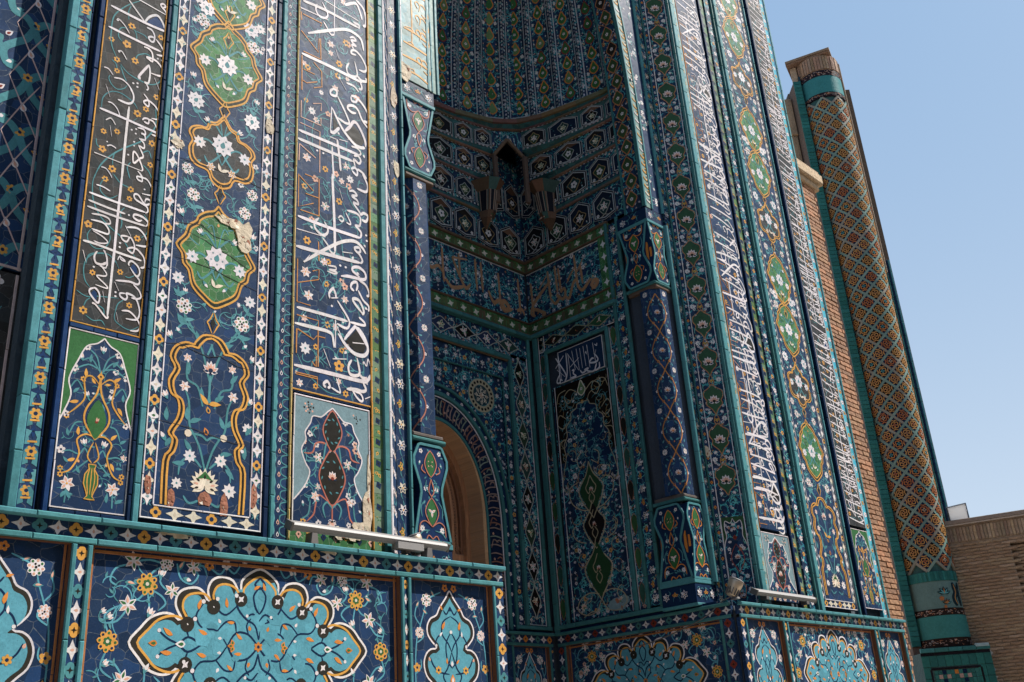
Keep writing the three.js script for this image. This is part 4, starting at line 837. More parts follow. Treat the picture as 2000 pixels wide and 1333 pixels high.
  const e2 = frameOf(T, 'edge_moulding', RZ); bars(e2.g, 3.658, y0, 3.658, y1, .018, .02, 'turq', .22);
  // field above the column, foot of the arch
  const G = sub(T, 'arch_band', 3.672, 5.965, RZ + .01, .285, 3.0, MAT.grey, { label: 'grey-green arch band with worn yellow script' }); script(G, .285, 2.9, 24, { col: 'yellow', w: .014 }); line(G, .004, 0, .004, 3, .01, 'white', .2); line(G, .279, 0, .279, 3, .013, 'turq', .2); patch(G, .03, .05, .05, 10, 'plaster', .006, .1); G.done();
}
// ---- right pier
{
  const T = thing('portal_pier', 'right pier of the tiled portal seen aslant, its tall white inscription bands mirroring the sky', 'pier', 8, 0, -.9);
  const y0 = 2.62, y1 = 10.4;
  boxMesh(T, 'core', 6.90, .3, -1.9, 9.0, y1, F - .05, MAT.matte, [.05, .07, .09]);
  boxMesh(T, 'core', 6.62, .3, -1.9, 6.92, y1, RZ - .02, MAT.matte, [.05, .07, .09]);
  const e = frameOf(T, 'edge_moulding', F);
  const V = (x, w, d, col, len, z = 0) => bars(e.g, x, y0, x, y1, w, d, col, len, z);
  V(6.932, .062, .02, 'turq', .26, -.004); V(7.512, .03, .012, 'navy', .3, -.02); V(7.735, .022, .02, 'teal', .3, -.01); V(7.785, .055, .024, 'turq', .27); V(8.432, .022, .018, 'turq', .25); V(8.55, .034, .028, 'navy', .3, -.02); V(8.985, .03, .01, 'turq', .3, .002);
  // narrow strip of amber sprigs
  const S = sub(T, 'sprig_strip', 6.964, y0, F, .058, y1 - y0, MAT.grey); row(S, .029, 0, .029, y1 - y0, .07, ['trefoil', 'diamond:turq'], .8); S.done();
  const D = sub(T, 'inscription_panel', 7.024, 3.22, F, .41, y1 - 3.22, MAT.navy, { label: 'dense white Arabic script on blue, right of the niche' });
  for (let k = 0; k < 3; k++) trace(D, TRACE.thuluth.map((r) => [r[0], r[1] * .9, ...r.slice(2).map((v, i) => (i % 2 ? v : v * .82))]), { dx: .0, dy: 3.14 - 3.425 + k * 2.62 - .06, top: y1 - 3.3, bottom: k ? k * 2.62 + .32 : -.0 });
  script(D, .41, y1 - 3.22, 78, { w: .013 }); vines(D, .02, .05, .39, y1 - 3.3, 90, { ends: ['flower5:pink', 'flower5:white', 'bud'], p: .5, s: .8 }); line(D, .004, 0, .004, y1 - 3.22, .007, 'orange', .3); D.stuff = ['vine', 'kufic_line', 'inscription', 'counter_tile']; D.done();
  arabesquePanel(T, 7.024, 2.66, F, .41, .53, 'grey-cornered blue panel above the right light bar').done();
  greenStrip(T, 7.53, y0, y1, F - .025, .085);
  const L = sub(T, 'blossom_strip', 7.62, y0, F - .01, .10, y1 - y0, MAT.deep); row(L, .05, 0, .05, y1 - y0, .13, ['flower5:white:navy', 'ring5'], .8); vines(L, .01, 0, .09, y1 - y0, 70, { w: .006, s: .7 }); L.done();
  cartouchePanel(T, 7.815, 2.66, y1, F, .605 / .595, 'blue field of green cartouches on the right pier').done();
  const N = sub(T, 'inscription_band', 8.572, 3.42, F, .32, y1 - 3.42, MAT.black, { label: 'outer black band of angular white script' });
  { const g = N.a('inscription'), H = y1 - 3.42; for (let k = 0; k < 4; k++) trace(N, TRACE.naskh, { dx: 0, dy: 2.62 - 3.46 + k * 1.93, top: H - .05, bottom: k ? k * 1.93 + .0 : 0 }); for (let y = .05; y < H - .1; y += .082) { g.rib([[.03, y + .02], [.16, y], [.29, y - .015]], .0105, Z0, Z3, 'white', { t0: .8, t1: .8 }); if (rnd() < .5) g.rib([[.2, y + .04], [.25, y + .05], [.28, y + .01], [.22, y]], .010, Z0, Z3, 'white'); } line(N, .006, 0, .006, H, .008, 'white', .3); line(N, .314, 0, .314, H, .008, 'white', .3); } N.stuff = ['vine', 'inscription']; N.done();
  vasePanel(T, 8.572, 2.69, F, .32, .70, 'blue panel with yellow vase at the outer edge of the right pier').done();
  const O = sub(T, 'blossom_strip', 8.896, y0, F, .072, y1 - y0, MAT.aqua); row(O, .036, 0, .036, y1 - y0, .11, ['flower5:white:navy', 'ring5'], .85); vines(O, .005, 0, .067, y1 - y0, 60, { w: .006, s: .6, col: ['white', 'navy'] }); O.done();
  // splayed jamb in shade with its chain of lotus blossoms
  const th = -Math.atan2(.22, .17), H = y1 - y0, wj = .278;
  const J = sub(T, 'splayed_jamb', 6.728, y0, RZ, wj, H, MAT.deep, { turn: th, label: 'shaded splay with a chain of white lotus blossoms in gold cusped frames' });
  line(J, .052, 0, .052, H, .007, 'white', .35); line(J, .236, 0, .236, H, .006, 'white', .35); bars(J.g, .262, 0, .262, H, .026, .02, 'teal', .3); bars(J.g, .008, 0, .008, H, .014, .014, 'teal', .3);
  row(J, .030, 0, .030, H, .0667, ['drop:white:navy', 'drop:white:navy', 'diamond:orange'], .8, { 'drop:white:navy': 'drop_tile', 'diamond:orange': 'rosette_tile' }, { fixed: 0 });
  const cx = .144, g = J.a('cusped_frame'), v = J.a('vine');
  vasePanelIn(J, .06, .06, .17, .62);
  for (let y = .98; y < H - .1; y += .335) {
    const o = spline([[0, .115], [.03, .085], [.062, .06], [.066, .02], [.05, -.01], [.055, -.04], [.02, -.08], [0, -.115], [-.02, -.08], [-.055, -.04], [-.05, -.01], [-.066, .02], [-.062, .06], [-.03, .085]], 3, true).map(([a, b]) => [cx + a * 1.22, y + b * 1.15]);
    g.ring(o, .007, Z0, Z2, [.40, .19, .08]); J.a('green_medallion').poly(o.map(([a, b]) => [cx + (a - cx) * .88, y + (b - y) * .88]), Z0, .0012, [.035, .085, .045]);
    J.put('lotus_blossom', mo('lotus:black'), cx, y - .01, 0, 1.55); J.put('palmette', mo('trefoil:yellow'), cx, y + .165, 3.14, .9);
    for (const q of [-1, 1]) { J.put('flower', mo('star8'), cx + q * .062, y + .165, rr(0, 1), .75); J.put('flower', mo('tulip'), cx + q * .058, y - .10, q * 2.5, .8); v.rib([[cx, y - .12], [cx + q * .03, y - .14], [cx + q * .06, y - .11]], .005, Z0, Z1, 'turq').rib([[cx, y + .12], [cx + q * .04, y + .13], [cx + q * .062, y + .16]], .005, Z0, Z1, 'turq').rib([[cx + q * .05, y + .09], [cx + q * .085, y + .06], [cx + q * .08, y + .02]], .006, Z0, Z1, 'turq'); g.rib([[cx + q * .004, y + .112], [cx + q * .022, y + .15], [cx + q * .0, y + .215]], .006, Z0, Z2, [.40, .19, .08]); }
  }
  vines(J, .06, .7, .23, H - .1, 130, { w: .0055, s: .6, ends: ['bud', 'flower5:white'], p: .3, skip: (x, y) => { const t = ((y - .98) % .335 + .335) % .335; return Math.abs(x - cx) < .075 && (t < .11 || t > .225); } }); const pt = J; patch(pt, .03, 1.22, .028, 8, 'plaster', .003, .06); J.done();
  // recess: tube moulding and blossom strip in shade
  const B = sub(T, 'blossom_strip', 6.64, y0, RZ, .088, H, MAT.deep); row(B, .044, 0, .044, H, .115, ['petal6:black:cream', 'trefoil', 'petal6:black:white'], 1.0); vines(B, .005, 0, .083, H, 70, { w: .005, s: .7 }); B.done();
  bead(T, 6.618, 2.8, 5.85, RZ + .01, .026, 'turq'); bead(T, 6.618, 5.97, y1, RZ + .005, .016, 'turq');
}
function vasePanelIn(J, x, y, w, h) {                    // small panel with a lobed head at the foot of the splay
  const X = (u) => x + w / 2 + u * w, Y = (v) => y + v * h, g = J.a('arch_edging');
  const hs = spline([[0, .98], [.12, .92], [.34, .95], [.40, .86], [.36, .76], [.46, .68], [.5, .62]], 4);
  for (const q of [-1, 1]) { J.a('green_spandrel').poly([...hs.map(([u, v]) => [X(q * u), Y(v)]), [X(q * .5), Y(1)], [X(0), Y(1)]], Z0, .0012, [.03, .07, .03]); g.rib(hs.map(([u, v]) => [X(q * u), Y(v)]), .006, Z0, Z3, 'white', { smooth: false }); g.rib([[X(0), Y(.66)], [X(q * .22), Y(.56)], [X(q * .28), Y(.46)], [X(q * .1), Y(.36)], [X(0), Y(.3)]], .006, Z0, Z2, [.28, .07, .05]); g.rib([[X(0), Y(.2)], [X(q * .16), Y(.14)], [X(q * .10), Y(.03)], [X(0), Y(.0)]], .006, Z0, Z2, [.4, .15, .07]); }
  for (const [u, v, m, s] of [[0, .5, 'lotus:red', .8], [0, .74, 'diamond:red', 1.1], [-.2, .86, 'drop:pink:red', .7], [.2, .86, 'drop:pink:red', .7], [0, .88, 'tulip', .8], [-.32, .6, 'flower5:white', .5], [.32, .6, 'flower5:white', .5], [-.3, .28, 'star8', .6], [.3, .26, 'star8', .6], [0, .24, 'flower5:white', .5], [-.34, .12, 'flower5:white', .5], [.36, .1, 'star8', .6]]) J.put('flower', mo(m), X(u), Y(v), 0, s);
  line(J, x - .004, y, x - .004, y + h, .006, 'white', .3);
}
// ---------------------------------------------------------------- plinths with the turquoise lobed medallions
const LOBE = [[-.589, .0], [-.544, .062], [-.504, .105], [-.448, .127], [-.403, .122], [-.369, .100], [-.398, .15], [-.396, .198], [-.364, .230], [-.304, .241], [-.268, .222], [-.246, .185], [-.257, .231], [-.237, .277], [-.189, .296], [-.131, .282], [-.10, .234], [-.097, .28], [-.06, .318], [0, .345]];
const POINTED = [[0, .375], [-.03, .335], [-.075, .28], [-.095, .245], [-.135, .225], [-.158, .185], [-.155, .14], [-.128, .105], [-.102, .08], [-.135, .075], [-.168, .05], [-.185, .0], [-.17, -.06], [-.13, -.1]];
function medallion(P, cx, cy, k) {                        // great lobed medallion
  const upper = [...LOBE, ...LOBE.slice(0, -1).reverse().map(([x, y]) => [-x, y])], full = [...upper, ...upper.slice(1, -1).reverse().map(([x, y]) => [x, -y])];
  const pts = full.map(([x, y]) => [cx + x * k, cy + y]), sm = spline(pts, 3, true), sc = (a, b) => sm.map(([x, y]) => { const dx = x - cx, dy = y - cy, l = Math.hypot(dx, dy) || 1; return [cx + dx - dx / l * a, cy + dy - dy / l * b]; });
  P.a('medallion_edging').ring(sm, .010, Z0, Z2, 'white'); P.a('medallion_edging').ring(sc(.009, .009), .030, Z0, Z1 + .0003, [.030, .027, .022]); P.a('medallion_edging').ring(sc(.036, .036), .010, Z0, Z3, 'yellow');
  P.a('turquoise_field').poly(sc(.040, .040), Z0, .0010, 'sky', [], .03);
  for (const [u, v] of [[-.338, .082], [-.222, .160], [-.092, .200]]) for (const a of [-1, 1]) for (const b of [-1, 1]) { const q = new Geo(); q.poly(circ(0, 0, .032, 14), Z0, Z2 + .0003, [.030, .027, .022]).stamp(moRaw('star4:white'), 0, 0, .8, .5, .0008); meshOf('cusp_knob', q.build(), MAT.glaze, P.g, cx + a * u * k, cy + b * v, .0006); }
  const f = P.a('field_tile'); for (let i = 0; i < 150; i++) { const x = rr(-.5, .5), y = rr(-.28, .28); if (Math.abs(x) / .52 + Math.abs(y) / .33 > .86) continue; f.poly(rotp(circ(0, 0, rr(.02, .05), 5), rr(0, 6), 1, cx + x * k, cy + y), Z0, .0011 + rnd() * .0006, ((k2) => COL.sky.map((v) => v * k2))(1 + rr(-.16, .16)), [], .02); }
  const g = P.a('arabesque'), R = (w, ...p) => { for (const a of [-1, 1]) for (const b of [-1, 1]) g.rib(p.map(([x, y]) => [cx + a * x * k, cy + b * y]), w, Z1, Z3, 'navy', { seg: 4, t0: .7, t1: .5 }); };
  R(.009, [0, 0], [.05, .05], [.11, .055], [.15, .0]); R(.009, [0, .03], [.02, .09], [.07, .12], [.11, .17], [.10, .22]); R(.009, [.0, .26], [.03, .22], [.02, .17], [0, .14]); R(.008, [.15, .0], [.20, .06], [.27, .07], [.30, .12], [.27, .17]); R(.008, [.11, .17], [.16, .13], [.20, .15], [.21, .19]); R(.008, [.20, .06], [.16, .10], [.12, .10], [.11, .06]); R(.009, [.27, .0], [.33, .03], [.37, .0]); R(.008, [.30, .12], [.34, .08], [.33, .03]); R(.008, [.07, .12], [.03, .14], [0, .11]); R(.008, [.37, .0], [.42, .02], [.46, .05]); R(.007, [.05, .05], [.06, .09], [.04, .12]); R(.010, [0, .30], [.025, .27], [0, .25]);
  for (const a of [-1, 1]) for (const b of [-1, 1]) for (const [x, y, m, s, r] of [[.045, .075, 'drop:orange:orange', .65, .3], [.08, .03, 'leaf:orange', .75, 1.2], [.155, .16, 'leaf:orange', .85, .5], [.245, .045, 'leaf:orange', .9, 1.5], [.29, .145, 'leaf:orange', .9, .1], [.03, .245, 'leaf:orange', .75, -.7], [.40, .035, 'leaf:orange', 1.0, 1.3], [.12, .10, 'leaf:orange', .7, 1.9], [.115, .215, 'dot', .8], [.27, .18, 'dot', .8], [.205, .195, 'dot', .75], [.305, .105, 'dot', .8], [.185, .03, 'drop:white:white', .55, 1.57], [.46, .052, 'dot', .7], [.06, .13, 'dot', .6], [.345, .07, 'dot', .65], [.19, .1, 'drop:white:white', .6, .6]]) P.put(m === 'dot' ? 'dot_tile' : 'palmette_tile', mo(m), cx + a * x * k, cy + b * y, (b > 0 ? -a * (r ?? 0) : Math.PI + a * (r ?? 0)), s, .0013);
  P.put('flower', mo('ring5:orange'), cx, cy, 0, .85, .0013); for (const a of [-1, 1]) { P.put('palmette_tile', mo('trefoil:orange'), cx + a * .12 * k, cy, -a * 1.57, 1.0, .0013); P.put('palmette_tile', mo('drop:white:green'), cx + a * .36 * k, cy, -a * 1.57, 1.3, .0013); P.put('palmette_tile', mo('drop:orange:green'), cx + a * .48 * k, cy, -a * 1.57, 1.1, .0013); }
}
function bigPanel(T, P0, u0, u1, yb, yt, z) {
  const w = u1 - u0, h = yt - yb, P = new Panel(T, 'medallion_panel', P0.ox(u0), yb - T.position.y, P0.oz(z), P0.turn, w, h, MAT.navy), cx = w / 2, cy = h / 2 + .004, k = w / 1.551;
  medallion(P, cx, cy, k);
  for (const a of [[.016, 0, .016, h], [w - .016, 0, w - .016, h], [0, h - .016, w, h - .016]]) bars(P.g, ...a, .013, .003, [.36, .15, .06], .24, 0, 'border_strip');
  const A = (x, y, m, s, r) => { for (const q of [-1, 1]) for (const b of [1, -1]) if (b > 0 || y < .30) P.put(m.startsWith('leaf') ? 'leaf' : m === 'daisy' ? 'amber_rosette' : 'flower', mo(m), cx + q * x * k, cy + b * y, q * (r ?? rr(0, 1)), s * (k < .95 ? .95 : 1)); };
  for (const f of [[.525, .235, 'daisy', 1.35], [.59, .325, 'lily6', 1.15], [.60, .145, 'lily6', 1.15], [.415, .215, 'lily6', 1.0], [.445, .325, 'hexrose', .95], [.325, .32, 'lily6', 1.0], [.25, .335, 'flower5:orange', .8], [.51, .11, 'tulip', 1, .5], [.47, .27, 'tulip', 1, .3], [.67, .0, 'daisy', 1.25], [.17, .345, 'flower5:white', .8], [.62, .235, 'leaf:turq:pink', 1, 1.4], [.39, .30, 'leaf:turq:pink', 1, .2], [.36, .27, 'bud', .8, 1.8], [.68, .09, 'tulip', .8, 1], [.08, .35, 'tulip', .75, 0]]) A(...f);
  const g = P.a('vine'), R = (...p) => { for (const q of [-1, 1]) for (const b of [1, -1]) g.rib(p.map(([x, y]) => [cx + q * x * k, cy + b * y]), .008, Z0, Z1 * .8, 'sky', { seg: 4, t0: .8, t1: .3 }); };
  R([.445, .32], [.50, .29], [.525, .25]); R([.445, .315], [.47, .25], [.43, .21]); R([.445, .32], [.52, .335], [.59, .32]); R([.60, .24], [.57, .21], [.53, .23]); R([.525, .21], [.56, .17], [.61, .16], [.64, .12]); R([.52, .2], [.51, .15], [.51, .11]); R([.50, .21], [.46, .19], [.44, .16], [.47, .13]); R([.40, .33], [.38, .27], [.33, .25], [.30, .29], [.33, .31]); R([.325, .32], [.28, .33], [.26, .29]); R([.67, .03], [.69, .1], [.64, .14]); R([.60, .13], [.64, .08], [.69, .07]); R([.6, .31], [.66, .29], [.68, .24], [.65, .22]); R([.25, .33], [.2, .30], [.17, .34]); R([.43, .21], [.39, .19], [.38, .15]); R([.17, .34], [.13, .31], [.10, .35]);
  vines(P, .03, .2, w - .03, h - .03, 150, { skip: (x, y) => { const X = Math.abs(x - cx) / k, Y = Math.abs(y - cy); return X / .62 + Y / .37 < 1.28 && X < .63 && Y < .37; }, w: .0065, s: .75, ends: ['bud', 'flower5:pink', 'tulip'], p: .3, col: ['sky', 'turq'] }); P.stuff = ['field_tile']; return P.done();
}
function smallPanel(T, P0, u0, u1, yb, yt, z, flip) {
  const w = u1 - u0, h = yt - yb, P = new Panel(T, 'pointed_panel', P0.ox(u0), yb - T.position.y, P0.oz(z), P0.turn, w, h, MAT.navy), cx = w / 2, cy = h - .415, k = Math.min(1.05, w / .537);
  const half = [...POINTED, ...[[-.11, -.13], [-.15, -.16], [-.16, -.22], [-.11, -.27], [-.05, -.30], [0, -.36]]], o = spline(mirrored(half).map(([x, y]) => [cx + x * k, cy + y]), 3, true), sc = (a) => o.map(([x, y]) => { const dx = x - cx, dy = (y - cy) * .8, l = Math.hypot(dx, dy) || 1; return [x - dx / l * a, y - dy / l * a]; });
  P.a('medallion_edging').ring(o, .008, Z0, Z2, 'white'); P.a('medallion_edging').ring(sc(.007), .022, Z0, Z1 + .0003, [.030, .027, .022]); P.a('turquoise_field').poly(sc(.026), Z0, .0011, 'sky', [], .03);
  const g = P.a('arabesque'), R = (w, ...p) => { for (const a of [-1, 1]) g.rib(p.map(([x, y]) => [cx + a * x * k, cy + y]), w, Z1, Z3, 'navy', { seg: 4 }); };
  R(.008, [0, .29], [.025, .25], [.045, .27]); R(.008, [0, .24], [.05, .21], [.06, .15], [.02, .10], [0, .06]); R(.008, [.06, .15], [.09, .13], [.11, .09]); R(.008, [0, .16], [.035, .10], [.03, .02], [0, -.02]); R(.008, [.02, -.05], [.08, -.04], [.12, -.01], [.14, .03]); R(.008, [0, .06], [.03, -.02], [.06, -.06], [.03, -.11]);
  for (const [x, y, m, s, r] of [[0, .275, 'drop:navy:navy', .7, 0], [.055, .17, 'leaf:orange', .9, -.1], [.075, .135, 'leaf:white', .6, -.4], [.05, .27, 'leaf:orange', .6, .9], [.1, .09, 'dot', .65], [.09, -.03, 'ring5:yellow', .8], [.145, .02, 'drop:pink:pink', .6, .4], [0, .16, 'dot', .8], [0, -.0, 'drop:white:white', .8, 0], [0, -.08, 'drop:orange:white', 1.4, 0], [.03, .0, 'leaf:orange', .6, .4]]) for (const a of x ? [-1, 1] : [1]) P.put(m === 'dot' ? 'dot_tile' : 'palmette_tile', mo(m), cx + a * x * k, cy + y, -a * (r ?? 0), s, .0013);
  const v = P.a('vine'), S = (...p) => { for (const a of [-1, 1]) v.rib(p.map(([x, y]) => [cx + a * x * k, cy + y]), .007, Z0, Z1 * .8, 'sky', { seg: 4, t0: .8, t1: .4 }); };
  S([.23, -.25], [.235, -.05], [.225, .1], [.20, .18], [.17, .26], [.16, .31]); S([.2, .19], [.23, .23], [.22, .28]); S([.22, .1], [.18, .13], [.19, .17]); S([.16, .31], [.11, .34], [.06, .36]); S([.235, -.05], [.2, -.02], [.2, .02]);
  for (const [x, y, m, s, r] of [[.155, .315, 'hexrose', 1.05], [.205, .15, 'hexrose:pink', .85], [.225, -.02, 'flower5:yellow', .8], [.225, -.12, 'trefoil', .7, 0], [.10, .335, 'leaf:turq:pink', .8, .9], [.22, .27, 'leaf:turq:pink', .8, -.2], [.15, .245, 'leaf:turq:pink', .8, 1.2], [.03, .385, 'flower5:orange', .7], [.235, -.2, 'flower5:yellow', .7]]) for (const a of [-1, 1]) P.put(m.startsWith('leaf') ? 'leaf' : 'flower', mo(m), cx + a * x * k, cy + y, -a * (r ?? rr(0, 1)), s);
  for (const a of [[.012, 0, .012, h], [w - .012, 0, w - .012, h]]) bars(P.g, ...a, .010, .003, [.36, .15, .06], .24, 0, 'border_strip');
  return P.done();
}
// a whole plinth face: ledge, star band, stiles and sunk panels. open: [u0, u1, 'big' | 'small']
function plinthFace(T, x, z, turn, u0, u1, yt, open, o = {}) {
  const c = Math.cos(turn), s = Math.sin(turn), px = T.position.x, pz = T.position.z;
  const P0 = { turn, ox: (u, d = 0) => x + u * c - px, oz: (d) => z + d - pz };
  if (Math.abs(turn) > .1) { P0.ox = (u) => x - px; P0.oz = (d) => z - pz; }
  const yb = o.yb ?? 1.80, B = yt - .022, M = B - .060, L = M - .024;
  const at = (name, u, y, w, h, d, mat, opt) => { const P = new Panel(T, name, x + u * c + d * s - px, y - T.position.y, z - u * s + d * c - pz, turn, w, h, mat, opt); return P; };
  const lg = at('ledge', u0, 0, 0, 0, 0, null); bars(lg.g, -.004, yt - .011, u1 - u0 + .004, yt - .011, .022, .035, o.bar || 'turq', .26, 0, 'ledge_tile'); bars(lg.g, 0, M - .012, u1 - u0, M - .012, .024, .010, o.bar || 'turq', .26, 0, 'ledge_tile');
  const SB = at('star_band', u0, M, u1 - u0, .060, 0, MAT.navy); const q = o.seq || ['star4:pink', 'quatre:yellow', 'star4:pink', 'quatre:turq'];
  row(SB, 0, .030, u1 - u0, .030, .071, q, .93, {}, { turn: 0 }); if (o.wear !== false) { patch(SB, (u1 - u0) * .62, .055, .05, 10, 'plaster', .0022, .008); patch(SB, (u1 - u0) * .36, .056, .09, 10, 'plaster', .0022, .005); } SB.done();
  const edges = [u0, ...open.flatMap((p) => [p[0], p[1]]), u1];
  for (let i = 0; i < edges.length; i += 2) {             // stiles
    const a = edges[i], b = edges[i + 1], w = b - a; if (w < .02) continue;
    const S = at('stile', a, yb, w, L - yb, 0, MAT.navy), H = L - yb, first = i === 0, last = i === edges.length - 2;
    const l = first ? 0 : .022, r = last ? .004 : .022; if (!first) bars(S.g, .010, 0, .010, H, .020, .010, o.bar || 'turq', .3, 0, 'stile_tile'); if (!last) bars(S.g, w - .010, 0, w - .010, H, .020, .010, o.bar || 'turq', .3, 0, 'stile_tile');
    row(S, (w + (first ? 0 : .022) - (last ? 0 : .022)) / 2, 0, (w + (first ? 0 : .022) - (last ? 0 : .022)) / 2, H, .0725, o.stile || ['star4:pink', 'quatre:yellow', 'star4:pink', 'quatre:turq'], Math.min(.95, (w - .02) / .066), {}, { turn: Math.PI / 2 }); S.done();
  }
  for (const [a, b, kind] of open) {
    const mk = kind === 'big' ? bigPanel : smallPanel, w = b - a;
    const wrap = { turn, ox: () => x + a * c - .03 * s - px, oz: () => z - a * s - .03 * c - pz };
    mk(T, wrap, a, b, yb, L, 0);
    const rim = at('sunk_rim', a, yb, 0, 0, 0, null), g = rim.a('rim_tile'); g.box(0, L - yb - .002, -.03, w, L - yb + .006, -.002, [.16, .07, .04]); g.box(-.006, 0, -.03, .002, L - yb, -.002, [.16, .07, .04]); g.box(w - .002, 0, -.03, w + .006, L - yb, -.002, [.16, .07, .04]); rim.done();
  }
}
{
  const T = thing('plinth', 'sunlit left plinth with a great turquoise lobed medallion, below the long light bar', 'plinth', 2.4, 0, -.4);
  boxMesh(T, 'core', .4, 0, -1.9, 4.072, 2.63, -.045, MAT.matte, [.05, .06, .08]); boxMesh(T, 'core', .4, 0, -.1, 4.07, 1.80, -.002, MAT.matte, [.05, .06, .08]);
  plinthFace(T, 0, 0, 0, 1.0, 4.072, 2.645, [[1.12, 1.668, 'small'], [1.752, 3.338, 'big'], [3.404, 3.988, 'small']]);
}
{
  const T = thing('plinth', 'right plinth with three medallion panels, below the small spotlight', 'plinth', 7.8, 0, -.4);
  boxMesh(T, 'core', 6.46, 0, -1.9, 9.112, 2.585, -.045, MAT.matte, [.05, .06, .08]); boxMesh(T, 'core', 6.46, 0, -.1, 9.11, 1.76, -.002, MAT.matte, [.05, .06, .08]);
  plinthFace(T, 0, 0, 0, 6.452, 9.112, 2.605, [[6.53, 7.028, 'small'], [7.105, 8.52, 'big'], [8.60, 9.06, 'small']], { yb: 1.76 });
}
// ---------------------------------------------------------------- engaged columns at the mouth of the niche
// local x 0..W is the front, z 0 its plane; mirrored for the side that shows a left face
const VASE = [[.50, 0], [.50, .02], [.30, .30], [.315, .34], [.47, .47], [.47, .52], [.34, .60], [.26, .61]];   // half width / W, height
function columnFace(T, name, x, y, z, turn, W, up, tone) {    // a carved baluster plate: base or (upside down) capital
  const P = new Panel(T, name, x, y, z, turn, 0, 0, null), h = .58, fl = (v) => (up ? v : h - v);
  const o = mirrored([[0, 0], ...VASE.map(([a, b]) => [-a * W * .98, b * h / .61]), [0, h]].map(([a, b]) => [a, fl(b)])).map(([a, b]) => [a + W / 2, b]);
  P.a('face').poly(o, -.05, 0, tone ? COL.navy : COL.cobalt.map((v) => v * .8), [], 0); P.a('edging').ring(o, .016, 0, .006, 'turq');
  const g = P.a('tracery'), c = tone ? 'orange' : [.45, .17, .11], cx = W / 2, R = (...p) => { for (const q of [-1, 1]) g.rib(p.map(([a, b]) => [cx + q * a, fl(b)]), .006, 0, .003, c, { seg: 4, t0: .8, t1: .6 }); };
  for (const [a, b, k] of [[.175, .05, 1], [.46, .045, .95]]) { R([0, a + .085 * k], [b * .6, a + .05], [b, a], [b * .6, a - .05], [0, a - .085 * k]); P.a('green_medallion').poly(spline([[0, a + .075], [b * .75, a], [0, a - .075], [-b * .75, a]], 4, true).map(([p, q]) => [cx + p, fl(q)]), 0, .002, 'green'); P.put('flower', mo(a < .3 ? 'lily6' : 'hexrose'), cx, fl(a), 0, a < .3 ? .85 : .8, .001); }
  R([0, .09], [.05, .12], [.09, .10], [.10, .04]); R([0, .265], [.02, .30], [0, .37]); R([.04, .40], [.07, .42], [.06, .45]); R([.0, .02], [.03, .04], [.05, .01]);
  const v = P.a('vine'); for (const q of [-1, 1]) v.rib([[cx, fl(.27)], [cx + q * .04, fl(.31)], [cx + q * .035, fl(.36)]], .006, 0, .002, 'turq').rib([[cx + q * .02, fl(.07)], [cx + q * .07, fl(.06)], [cx + q * .10, fl(.03)]], .006, 0, .002, 'turq').rib([[cx + q * .05, fl(.24)], [cx + q * .08, fl(.2)], [cx + q * .075, fl(.14)]], .006, 0, .002, 'turq');
  for (const [a, b, m, s] of [[.075, .075, 'star8', .65], [.04, .31, 'star8', .55], [.085, .45, 'bud', .6], [.07, .53, 'flower5:white', .5], [.10, .17, 'bud', .55]]) for (const q of [-1, 1]) P.put('flower', mo(m), cx + q * a, fl(b), up ? q * .3 : 3.1, s);
  for (let i = 0; i < 34; i++) { const t = rr(.03, .55), q = Math.abs(t - .3) < .1 ? .055 : .10; v.stamp(moRaw(pick(['leaf:turq', 'leaf:aqua'])), cx + rr(-q, q), fl(t), rr(0, 6), rr(.4, .6)); }
  P.done();
  // the cut-back triangles beside the waist carry a terracotta leaf
  const Q = new Panel(T, 'carved_recess', x, y, z, turn, 0, 0, null), t = Q.a('leaf_relief'); for (const q of [0, 1]) { const X = q ? W - .028 : .028; t.poly([[X - .012, fl(.20)], [X - .006, fl(.38)], [X, fl(.43)], [X + .006, fl(.38)], [X + .012, fl(.20)]], -.06, -.044, 'orange'); t.poly([[X - .03, fl(.16)], [X - .03, fl(.46)], [X + .03, fl(.46)], [X + .03, fl(.16)]], -.07, -.058, 'navy'); } Q.done();
}
